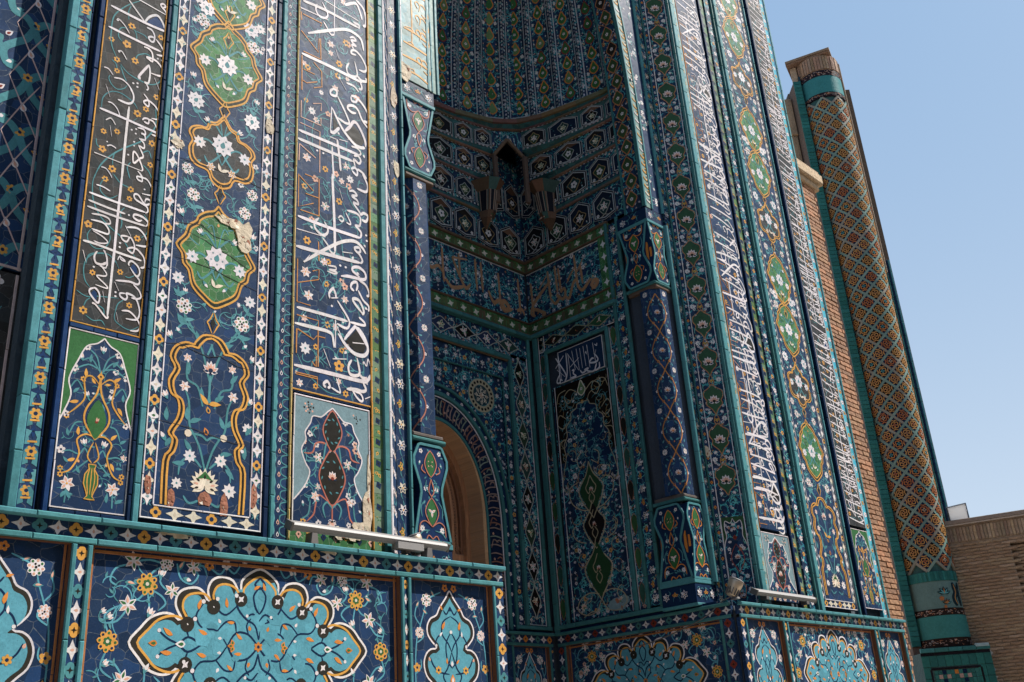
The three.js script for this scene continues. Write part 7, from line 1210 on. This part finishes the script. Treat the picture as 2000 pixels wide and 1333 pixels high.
function spot(label, x, y, z, aim, s) {
  const T = thing('spotlight', label, 'spotlight', x, 2.62, z), H = new THREE.Group(); H.name = 'head'; T.add(H); H.position.y = y - 2.62; H.rotation.set(...aim);
  const body = new THREE.LatheGeometry([[0, -.062], [.030, -.062], [.036, -.055], [.040, -.02], [.050, .01], [.053, .03], [.053, .055], [.045, .058]].map(([a, b]) => new THREE.Vector2(a * s, b * s)), 28); meshOf('housing', body, phys({ color: new THREE.Color(.42, .33, .24), roughness: .4, metalness: .5 }), H);
  meshOf('bezel', new THREE.TorusGeometry(.049 * s, .007 * s, 8, 30).rotateX(Math.PI / 2).translate(0, .056 * s, 0), alu, H); meshOf('glass', new THREE.CylinderGeometry(.045 * s, .045 * s, .004, 28).translate(0, .054 * s, 0), lens, H);
  for (let i = 0; i < 12; i++) { const a = i / 12 * TAU; meshOf('cooling_fin', new THREE.BoxGeometry(.005 * s, .05 * s, .012 * s).translate(0, -.03 * s, 0), darkMetal, H, .042 * s * Math.cos(a), 0, .042 * s * Math.sin(a)).rotation.y = -a + Math.PI / 2; }
  meshOf('yoke', new THREE.TorusGeometry(.06 * s, .005, 6, 18, Math.PI).rotateX(Math.PI), darkMetal, T, 0, y - 2.62, 0); meshOf('foot', new THREE.CylinderGeometry(.03 * s, .034 * s, .014, 20), darkMetal, T, 0, .008, 0);
}
spot('small round tan spotlight with a bright glass at the corner of the right plinth', 6.43, 2.70, .0, [.35, 0, -.35], 1.0);
spot('small round spotlight half hidden behind the left light bar', 3.50, 2.725, -.06, [-.2, 0, .3], .85);
{ const c = new THREE.CatmullRomCurve3([[6.44, 2.655, -.02], [6.41, 2.612, -.12], [6.385, 2.55, -.20], [6.38, 2.50, -.34], [6.378, 2.45, -.55], [6.38, 2.41, -.8], [6.38, 2.40, -1.1], [6.38, 2.43, -1.3]].map((p) => new THREE.Vector3(...p))); const m = meshOf('cable', new THREE.TubeGeometry(c, 60, .0045, 6), darkMetal, scene); m.userData = { label: 'thin dark cable hanging from the spotlight across the niche plinth', category: 'cable' }; }
// ---------------------------------------------------------------- brick walls and the neighbouring portal with its tiled column
const brickTex = tex(512, 512, (x, y) => { const m = .62 + .75 * (fbm(x, y) - .2) + .3 * (N200(x, y) - .5); return [m, m, m].map((v) => clamp(v, .15, 1.2) * .85); }, true, 1.7);
MAT.brick = phys({ vertexColors: true, map: brickTex, roughness: .95, bumpMap: T_BUMP, bumpScale: .012 });
const brickGeos = {};
function bricks(P, x0, x1, y0, y1, L, H, tones, o = {}) {  // single bricks with uneven faces, joints left open over a mortar bed
  const key = [L, H, o.vert].join(); const G = (brickGeos[key] ??= Array.from({ length: 8 }, (_, v) => { const g = new Geo(), k = jit(tones[v % tones.length], .22), e = () => rr(-.003, .003); g.box(0 + e(), 0 + e() * .6, -.02, L - .010 + e(), H - .011 + e() * .8, .010 + e(), k, .004); return g.build(); }));
  const mats = MAT.brick; let r = 0; for (let y = y0; y < y1 - H * .6; y += H, r++) for (let x = x0 - (r % 2) * L * .5; x < x1 - .02; x += L) { if (x + L < x0 + .02) continue; if (o.skip && o.skip(x + L / 2, y + H / 2)) continue; const m = P.put('brick', pick(G), Math.max(x, x0), y, rr(-.01, .01), 1, rr(-.004, .004), mats); if (x + L > x1) m.scale.x = Math.max(.2, (x1 - x) / L); else if (x < x0) m.scale.x = Math.max(.2, (x + L - x0) / L); }
}
const ORANGE = [[.36, .165, .075], [.33, .15, .068], [.39, .19, .09], [.29, .13, .06]], DUN = [[.36, .25, .165], [.32, .215, .14], [.40, .275, .18], [.28, .18, .12], [.43, .31, .215]];
{
  const T = thing('brick_wall', 'narrow sunlit orange brick wall between the tiled portal and the round column', 'wall', 11, 0, -1.4);
  boxMesh(T, 'mortar_bed', 8.6, 0, -2.2, 11.9, 8.72, -1.215, MAT.brick, [.34, .17, .085]);
  const P = sub(T, 'brickwork', 11.0, 0, -1.21, 0, 0, null); bricks(P, 0, .90, 2.4, 8.70, .25, .062, ORANGE);
  const C = sub(T, 'cornice', 11.0, 8.72, -1.21, 0, 0, null); meshOf('cornice_stone', new Geo().box(-.6, 0, -.6, 1.0, .09, .05, [.46, .32, .19], .015).build(), MAT.brick, C.g); meshOf('cornice_stone', new Geo().box(-.6, .092, -.6, 1.06, .25, .10, [.50, .36, .22], .02).build(), MAT.brick, C.g); meshOf('cornice_stone', new Geo().box(-.6, .252, -.6, 1.03, .31, .07, [.46, .32, .2], .012).build(), MAT.brick, C.g);
}
{
  const th = 47 * Math.PI / 180, T = thing('column_portal', 'neighbouring portal corner with a tall round column of amber and black diamond tiles', 'tower', 13.91, 0, -1.586, -th);
  const g0 = (n, a, m) => meshOf(n, new Geo().box(...a).build(), m, T), raw = (n, x, y, z) => new Panel(T, n, x, y, z, 0, 0, 0, null);
  g0('core', [-.50, 0, -1.1, .53, 11.72, -.20, [.10, .07, .05]], MAT.matte);
  const F1 = raw('turquoise_fin', -.492, 2.74, .12); g0('fin_core', [-.488, 0, -.4, -.37, 11.70, .118, [.12, .08, .06]], MAT.matte);
  for (let y = 0, i = 0; y < 8.95; y += .0655, i++) { const k = .75 + .25 * N16(y * .3, .2); F1.put('fin_tile', barGeo(.118, .0625, .022, [.032 * k, .165 * k, .155 * k].map((v) => +v.toFixed(3)), i % 9), 0, y + .03, rr(-.01, .01), 1, rr(-.004, .004)); }
  for (let y = 0; y < 8.95; y += .26) { const m = F1.put('fin_edge_tile', barGeo(.25, .05, .02, [.015, .045, .07], Math.floor(rnd() * 4)), .118 + rr(0, .004), y + .255, -Math.PI / 2, 1, -.02); m.rotation.set(0, Math.PI / 2, 0); m.rotation.order = 'ZYX'; m.rotation.set(0, 0, 0); m.geometry = (barCache['fe' + Math.floor(y * 10) % 3] ??= new Geo().box(0, -.25, -.34, .018, 0, 0, jit([.013, .04, .06], .3), .003).build()); }
  { const D = raw('dark_strip', -.36, 2.74, -.10); for (let y = 0, i = 0; y < 8.9; y += .23, i++) D.put('dark_tile', barGeo(.225, .15, .02, [.008, .018, .045], i % 5), .07, y + .005, Math.PI / 2, 1, rr(-.003, .003)); const E = raw('edge_strip', .365, 2.74, -.02); for (let y = 0, i = 0; y < 5.5; y += .21, i++) for (const [x, c] of [[0, 'teal'], [.03, 'navy'], [.058, [.06, .20, .24]]]) E.put('edge_tile', barGeo(.206, .024, .03, c, i % 4), x, y, Math.PI / 2, 1, rr(-.004, .004)); }
  // the shaft
  const R = .325, cyl = (n, y0, y1, r, col, mat, dz = 0) => meshOf(n, (() => { const g = new Geo(), N = 40, k = COf(col); for (let i = 0; i < N; i++) { const a = -1.9 + i / N * 3.8, b = -1.9 + (i + 1) / N * 3.8; g.quad([Math.sin(a) * r, y0, Math.cos(a) * r], [Math.sin(b) * r, y0, Math.cos(b) * r], [Math.sin(b) * r, y1, Math.cos(b) * r], [Math.sin(a) * r, y1, Math.cos(a) * r], k); g.quad([Math.sin(a) * r, y1, Math.cos(a) * r], [Math.sin(b) * r, y1, Math.cos(b) * r], [Math.sin(b) * (r - .03), y1, Math.cos(b) * (r - .03)], [Math.sin(a) * (r - .03), y1, Math.cos(a) * (r - .03)], k); g.quad([Math.sin(a) * (r - .03), y0, Math.cos(a) * (r - .03)], [Math.sin(b) * (r - .03), y0, Math.cos(b) * (r - .03)], [Math.sin(b) * r, y0, Math.cos(b) * r], [Math.sin(a) * r, y0, Math.cos(a) * r], k); } return g.build(); })(), mat, T, -.02, 0, dz);
  cyl('shaft', 2.6, 12.0, R - .018, [.045, .11, .11], MAT.glaze);
  const bend = (x, y, z) => { const a = x / R; return [Math.sin(a) * (R + z), y, Math.cos(a) * (R + z)]; };
  const loz = Array.from({ length: 9 }, (_, v) => {
    const g = new Geo(), w = .122, h = .124, bg = pick([[.012, .016, .035], [.014, .012, .012], [.010, .020, .06]]), oc = pick([[.40, .17, .06], [.42, .22, .08], [.34, .12, .05], [.45, .20, .10]]), ce = v % 4 === 1 ? COL.turq : pick([[.38, .15, .06], [.40, .20, .08], [.40, .30, .2]]);
    const dia = (k) => [[0, h * k], [w * .5 * k, h * .5 * k + .004], [w * k, 0], [w * .5 * k, -h * .5 * k - .004], [0, -h * k], [-w * .5 * k, -h * .5 * k - .004], [-w * k, 0], [-w * .5 * k, h * .5 * k + .004]];
    g.poly(dia(1), -.012, .008, bg); g.ring(dia(.93), .006, .008, .013, pick(['teal', 'navy', 'teal'])); g.ring(lobes(4, .056, .017, 6, Math.PI / 4), .011, .008, .020, oc); for (let i = 0; i < 4; i++) { const a = i * Math.PI / 2; g.rib([[.050 * Math.cos(a), .050 * Math.sin(a)], [.070 * Math.cos(a + .2), .070 * Math.sin(a + .2)], [.074 * Math.cos(a + .5), .074 * Math.sin(a + .5)]], .012, .008, .018, oc, { seg: 3 }).rib([[.050 * Math.cos(a), .050 * Math.sin(a)], [.070 * Math.cos(a - .2), .070 * Math.sin(a - .2)], [.074 * Math.cos(a - .5), .074 * Math.sin(a - .5)]], .012, .008, .018, oc, { seg: 3 }); }
    g.poly(lobes(4, .026, .010, 4, 0), .008, .021, ce); g.poly(circ(0, 0, .010, 6), .021, .024, bg); for (let i = 0; i < g.p.length; i += 3) if (g.p[i + 2] > .0085) { } return g.map(bend).build();
  });
  const SH = raw('diamond_tiles', -.02, 0, 0); const rows = 28, dy = 7.58 / rows; for (let r = 0; r <= rows * 2; r++) for (let k = -2; k <= 2; k++) { const a = (k + (r % 2 ? .5 : 0)) * Math.PI / 4; if (Math.abs(a) > 1.75) continue; const y = 3.66 + r * dy / 2; if (y < 3.70 || y > 11.20) continue; const m = SH.put('diamond_tile', pick(loz), 0, y, 0, 1, 0); m.rotation.y = a; }
  { const g = new Geo(); for (let r = -1; r < rows; r++) for (let k = -4; k <= 4; k++) for (const s of [-1, 1]) { const x0 = k * Math.PI / 4 * R, y0 = 3.66 + (r + .5) * dy, pts = []; for (let i = 0; i <= 4; i++) { const t = i / 4, X = x0 + s * t * Math.PI / 4 * R, Y = y0 + t * dy; if (Y > 3.655 && Y < 11.26 && Math.abs(X / R) < 1.8) pts.push([X, Y]); } if (pts.length > 1) g.rib(pts, .034, -.01, .016, pick([[.14, .22, .20], [.17, .25, .22], [.24, .22, .18]]), { smooth: false, t0: 1, t1: 1 }); } const m = meshOf('lattice_rib', g.map(bend).build(), MAT.glaze, SH.g); }
  cyl('fillet_ring', 3.53, 3.655, R + .012, [.030, .15, .14], MAT.glaze); { const g = new Geo(); for (let i = 0; i < 44; i++) { const x = (-1.8 + i / 44 * 3.6) * R; g.poly([[x, 3.535], [x + .024, 3.535], [x + .024, 3.65], [x, 3.65]], .012, .017, [.030, .15, .14], [], .3); } meshOf('upright_tiles', g.map(bend).build(), MAT.glaze, T, -.02); }
  cyl('worn_band', 3.18, 3.53, R + .006, [.12, .20, .19], MAT.glaze); cyl('dark_band', 3.09, 3.18, R + .010, [.025, .016, .014], MAT.glaze); cyl('turquoise_band', 2.81, 3.09, R + .014, [.045, .19, .18], MAT.glaze); cyl('dark_band', 2.70, 2.81, R + .012, [.025, .016, .014], MAT.glaze); cyl('dark_band', 11.25, 11.33, R + .008, [.02, .014, .02], MAT.glaze); cyl('turquoise_band', 11.33, 11.65, R + .010, [.04, .19, .20], MAT.glaze); cyl('dark_band', 11.65, 11.76, R + .012, [.02, .014, .02], MAT.glaze); cyl('brick_drum', 11.76, 12.06, R + .006, [.26, .16, .10], MAT.brick);
  { const g = new Geo(); for (let i = 0; i < 26; i++) { const x = (-1.8 + i / 26 * 3.6) * R; g.poly([[x, 11.78], [x + .036, 11.78], [x + .036, 12.04], [x, 12.04]], .006, .014 + rnd() * .01, [.28, .17, .11], [], .4); } meshOf('soldier_bricks', g.map(bend).build(), MAT.brick, T, -.02); }
  { const g = new Geo(); for (const [y0, y1] of [[3.10, 3.17], [2.715, 2.80], [11.26, 11.32], [11.66, 11.75]]) for (let i = 0; i < 90; i++) { const x = rr(-1.8, 1.8) * R, y = rr(y0 + .01, y1 - .01); g.rib([[x, y], [x + rr(-.02, .02), y + rr(-.015, .015)], [x + rr(-.03, .03), y + rr(-.01, .01)]], .006, .012, .016, pick([[.45, .3, .25], [.35, .30, .28], [.4, .18, .1]]), { seg: 2 }); } const m = meshOf('band_ornament', g.map(bend).build(), MAT.glaze, T, -.02); m.userData.kind = 'stuff'; }
  { const g = new Geo(), D = (x, y, s) => { for (let i = -2; i <= 2; i++) g.poly(rotp(petal(.09, .022), i * .62, s, x, y), .006, .014, [.012, .03, .04]).poly(rotp(petal(.075, .008), i * .62, s, x, y), .014, .019, pick([[.40, .18, .07], [.10, .3, .32]])); g.poly(lobes(5, .03, .01, 4).map(([a, b]) => [x - .045 * s + a * s, y - .055 * s + b * s]), .006, .016, [.40, .15, .06]); }; D(.02, 3.36, 1.05); D(.03, 3.235, .7); g.rib([[.17, 3.2], [.15, 3.3], [.19, 3.38], [.16, 3.5]], .07, .006, .014, [.012, .03, .04]); g.rib([[.18, 3.22], [.155, 3.3], [.185, 3.38], [.17, 3.48]], .012, .014, .019, [.38, .2, .08]); g.rib([[.26, 3.2], [.24, 3.35], [.27, 3.5]], .05, .006, .014, [.012, .03, .04]); meshOf('faded_arabesque', g.map(bend).build(), MAT.glaze, T, -.02); }
  // base
  g0('plinth_core', [-.49, 0, -.9, .40, 2.635, .36, [.05, .10, .10]], MAT.matte); const B = raw('plinth_tiles', 0, 0, .362); for (let i = 0; i < 5; i++) { B.put('ledge_tile', barGeo(.174, .05, .04, [.045, .17, .165], i), -.49 + i * .178, 2.662, 0, 1, 0); B.put('dark_tile', barGeo(.174, .034, .006, [.016, .014, .02], i), -.49 + i * .178, 2.617, 0, 1, 0); } B.put('chipped_tile', new Geo().box(0, -.02, 0, .17, .02, .05, [.30, .40, .42], .004).build(), .215, 2.69);
  for (let r = 0; r < 5; r++) for (let i = 0; i < 9; i++) { const x = -.49 + i * .099, y = 2.46 - r * .14; if (r > 0 && x > -.42 && x < .2) continue; B.put('plinth_tile', barGeo(.096, .135, .008, [.03, .14, .125], (r * 9 + i) % 9), x, y + .068, 0, 1, rr(-.002, .002)); }
  for (const a of [[-.40, 2.435, .24, 2.435], [-.40, 1.9, -.40, 2.43], [.24, 1.9, .24, 2.43]]) bars(B.g, ...a, .026, .012, [.014, .012, .016], .16, 0, 'dark_tile');
  { const S = raw('square_mosaic', 0, 0, .360); const cell = .052; for (let r = 0; r < 6; r++) for (let i = 0; i < 11; i++) { const a = (i + r) % 4, c = (i % 5 === 2 && r % 2 === 0) ? 'navy' : (Math.abs((i % 5) - 2) + Math.abs((r % 4) - 1) === 1) ? [.45, .30, .26] : (i === 5 && r === 0) ? 'orange' : [.035, .15, .135]; S.put('mosaic_tile', barGeo(cell - .003, cell - .003, .006, c, Math.floor(rnd() * 3)), -.365 + i * cell, 2.39 - r * cell, 0, 1, rr(-.001, .001)); } }
  { const W = raw('worn_edge', .40, 2.0, .2); const g = new Geo(); for (let i = 0; i < 14; i++) g.poly(circ(rr(-.01, .05), rr(0, .62), rr(.03, .07), 7).map(([x, y]) => [x + rr(-.02, .02), y + rr(-.02, .02)]), -.1, rr(.0, .03), pick([[.30, .36, .36], [.4, .38, .34], [.2, .3, .3]])); meshOf('broken_edge', g.build(), MAT.matte, W.g); }
  // plank roof and side board
  const cap = new THREE.Group(); cap.name = 'roof_cap'; cap.position.set(-.03, 12.06, -.05); cap.rotation.y = -26 * Math.PI / 180; T.add(cap); meshOf('plank', new Geo().box(-.40, 0, -.7, .30, .035, .36, [.20, .115, .075], .006).build(), MAT.brick, cap); meshOf('fascia', new Geo().box(-.40, .036, -.7, .32, .075, .38, [.24, .17, .12], .006).build(), MAT.brick, cap); meshOf('cap_post', new Geo().box(-.36, -.36, -.3, -.26, -.002, .25, [.42, .30, .2], .01).build(), MAT.brick, cap);
  const bd = meshOf('side_board', new Geo().box(.285, 8.18, -.5, .36, 12.06, .05, [.16, .11, .07], .008).build(), MAT.brick, T); const bd2 = meshOf('side_board', new Geo().box(.30, 8.18, -.42, .345, 12.06, .07, [.22, .15, .1], .004).build(), MAT.brick, T);
  meshOf('brick_shoulder', new Geo().box(-.64, 10.85, -.9, -.50, 11.55, -.10, [.44, .31, .2], .01).build(), MAT.brick, T); meshOf('brick_shoulder', new Geo().box(-.60, 10.3, -.9, -.50, 10.85, -.14, [.40, .28, .18], .01).build(), MAT.brick, T); meshOf('brick_shoulder', new Geo().box(-.60, 9.2, -.9, -.50, 10.2, -.12, [.46, .33, .21], .01).build(), MAT.brick, T);
}
{
  const th = 73 * Math.PI / 180, T = thing('brick_wall', 'shaded dun brick wall with an upright top course and a shallow niche, far right', 'wall', 14.2, 0, -1.0, -th);
  const P = new Panel(T, 'brickwork', 0, 0, 0, 0, 0, 0, null);
  const bed = new Geo(); bed.poly([[-.6, 0], [4.5, 0], [4.5, 4.27], [-.6, 4.27]], -.25, -.002, [.33, .24, .165], [[[.405, 3.0], [1.2, 3.0], [1.2, 3.945], [.405, 3.945]]], 0); meshOf('mortar_bed', bed.build(), MAT.brick, T); meshOf('niche_back', new Geo().box(.38, 2.9, -.2, 1.25, 4.0, -.1, [.20, .13, .085]).build(), MAT.brick, T);
  bricks(P, -.34, .86, 1.95, 4.03, .185, .0425, DUN, { skip: (x, y) => x > .40 && y > 3.0 && y < 3.93 });
  for (let x = -.34; x < .9; x += .043) P.put('brick', (brickGeos['v' + Math.floor(rnd() * 6)] ??= new Geo().box(0, 0, -.02, .036, .2, .01, jit(pick(DUN), .3), .004).build()), x, 4.045, rr(-.02, .02), 1, rr(-.004, .006), MAT.brick);
  for (let y = 3.0; y < 3.93; y += .0425) for (let x = .41; x < .85; x += .185) P.put('brick', pick(brickGeos[[.185, .0425, undefined].join()]), x, y, 0, 1, -.088, MAT.brick);
  meshOf('coping_line', new Geo().box(-.34, 4.272, -.3, 4.5, 4.288, .045, [.52, .44, .38], .003).build(), MAT.matte, T); meshOf('coping', new Geo().box(-.34, 4.29, -.35, 4.5, 4.345, .055, [.27, .21, .17], .006).build(), MAT.matte, T);
}
{
  const th = 73 * Math.PI / 180, T = thing('floodlight', 'white flat floodlight panel on thin legs on top of the dun brick wall', 'floodlight', 14.2, 4.345, -1.0, -th);
  const A = new THREE.Group(); A.name = 'head'; A.position.set(-.135, .10, -.02); A.rotation.set(.35, .5, 0); T.add(A);
  meshOf('panel', new Geo().box(-.13, -.10, -.01, .13, .10, .01, [1, 1, 1], .004).build(), phys({ color: new THREE.Color(.85, .85, .85), transmission: .5, roughness: 1 }), A); { const g = new Geo(); for (const a of [[-.14, -.11, .14, -.10], [-.14, .10, .14, .11], [-.14, -.10, -.13, .10], [.13, -.10, .14, .10]]) g.box(a[0], a[1], -.014, a[2], a[3], .016, [.08, .10, .14], .002); meshOf('frame', g.build(), MAT.matte, A); } for (const x of [-.25, -.02]) meshOf('leg', new Geo().box(x, -.0, -.01, x + .012, .10, .002, [.06, .09, .13]).build(), MAT.matte, T);
}
// ---------------------------------------------------------------- recessed strapwork wall at the far left, paving
{
  const T = thing('strapwork_wall', 'recessed dark blue wall with turquoise strapwork and white buds at the left edge', 'wall', 1.0, 0, -.3);
  boxMesh(T, 'core', .2, 0, -1.2, 1.40, 7.2, -.205, MAT.matte, [.04, .05, .08]);
  const P = sub(T, 'strapwork_panel', .40, 3.72, -.17, 1.0, 3.4, MAT.navy), g = P.a('strapwork');
  for (let k = 0; k < 12; k++) for (let c = 0; c < 3; c++) { const y = .06 + k * .30, x = .93 - c * .30; for (const q of [-1, 1]) { g.rib([[x - .02, y], [x - .02 + q * .045, y + .05], [x - .02 + q * .10, y + .06], [x - .02 + q * .12, y + .13], [x - .02 + q * .07, y + .19], [x - .02 + q * .03, y + .23], [x - .02, y + .30]], .036, Z0, Z1, 'turq', { t0: 1, t1: 1 }); g.rib([[x - .02 + q * .12, y + .13], [x - .02 + q * .15, y + .16], [x - .02 + q * .16, y + .2]], .032, Z0, Z1, 'turq', { t1: .6 }); } P.a('pink_chain').rib([[x - .1, y], [x - .03, y + .16], [x + .04, y + .30]], .006, Z0, Z2, [.50, .36, .34]); P.a('pink_chain').rib([[x + .06, y], [x - .02, y + .15], [x - .1, y + .30]], .006, Z0, Z2, [.50, .36, .34]); for (const [dx, dy, m, s, r] of [[-.02, .15, 'drop:white:pink', 1.35, .3], [-.02, .02, 'ring5', .95], [.10, .06, 'drop:white:pink', 1.2, .9], [-.13, .22, 'drop:white:red', 1.2, -.8], [.055, .24, 'drop:yellow:red', .8, 1.2], [-.09, .08, 'bud', 1, 2]]) P.put(m.startsWith('ring') ? 'flower' : 'bud', mo(m), x + dx, y + dy, r ?? 0, s); }
  line(P, .985, 0, .985, 3.4, .012, [.42, .33, .33], .3); line(P, 0, .008, 1.0, .008, .012, [.42, .33, .33], .3); P.done();
  const Q = sub(T, 'dark_panel', .40, 2.66, -.17, 1.0, 1.04, MAT.black); for (let k = 0; k < 5; k++) for (let c = 0; c < 3; c++) { const x = .92 - c * .3, y = .05 + k * .21; Q.a('vine').rib([[x, y], [x - .06, y + .06], [x - .02, y + .14], [x + .02, y + .2]], .009, Z0, Z1, 'turq'); Q.put('flower', mo(pick(['ring5', 'flower5:white', 'bud'])), x - .02, y + .1, rr(0, 6), 1.2); Q.put('leaf', mo('leaf:turq:white'), x - .1, y + .06, rr(0, 2), 1.2); } line(Q, .985, 0, .985, 1.04, .012, [.42, .33, .33], .3); Q.done();
}
{ // the building across the lane: it keeps the low sky out of the niche and stands in the glaze of the right pier
  const T = thing('brick_facade', 'brick building across the lane, behind the camera', 'building', 10, 0, 6.4);
  const K = (n, x0, x1, h, z) => { boxMesh(T, n, x0, 0, z, x1, h, z + 3, MAT.brick, [.30, .20, .125]); boxMesh(T, 'parapet', x0 - .05, h, z - .06, x1 + .05, h + .2, z + 3, MAT.brick, [.36, .26, .17], .02); };
  K('wing', -16, 3.5, 5.4, 6.2); K('portal_block', 3.5, 10.5, 5.6, 6.4); K('wing', 10.5, 20, 3.6, 7.0);
}
{ const g = new Geo(); g.quad([-60, 0, 60], [60, 0, 60], [60, 0, -60], [-60, 0, -60], [.58, .52, .44]); const m = meshOf('ground', g.build(), MAT.matte, scene); m.userData = { kind: 'structure', label: 'pale paving of the lane' }; }
scene.environmentIntensity = 1;
renderer.render(scene, camera);
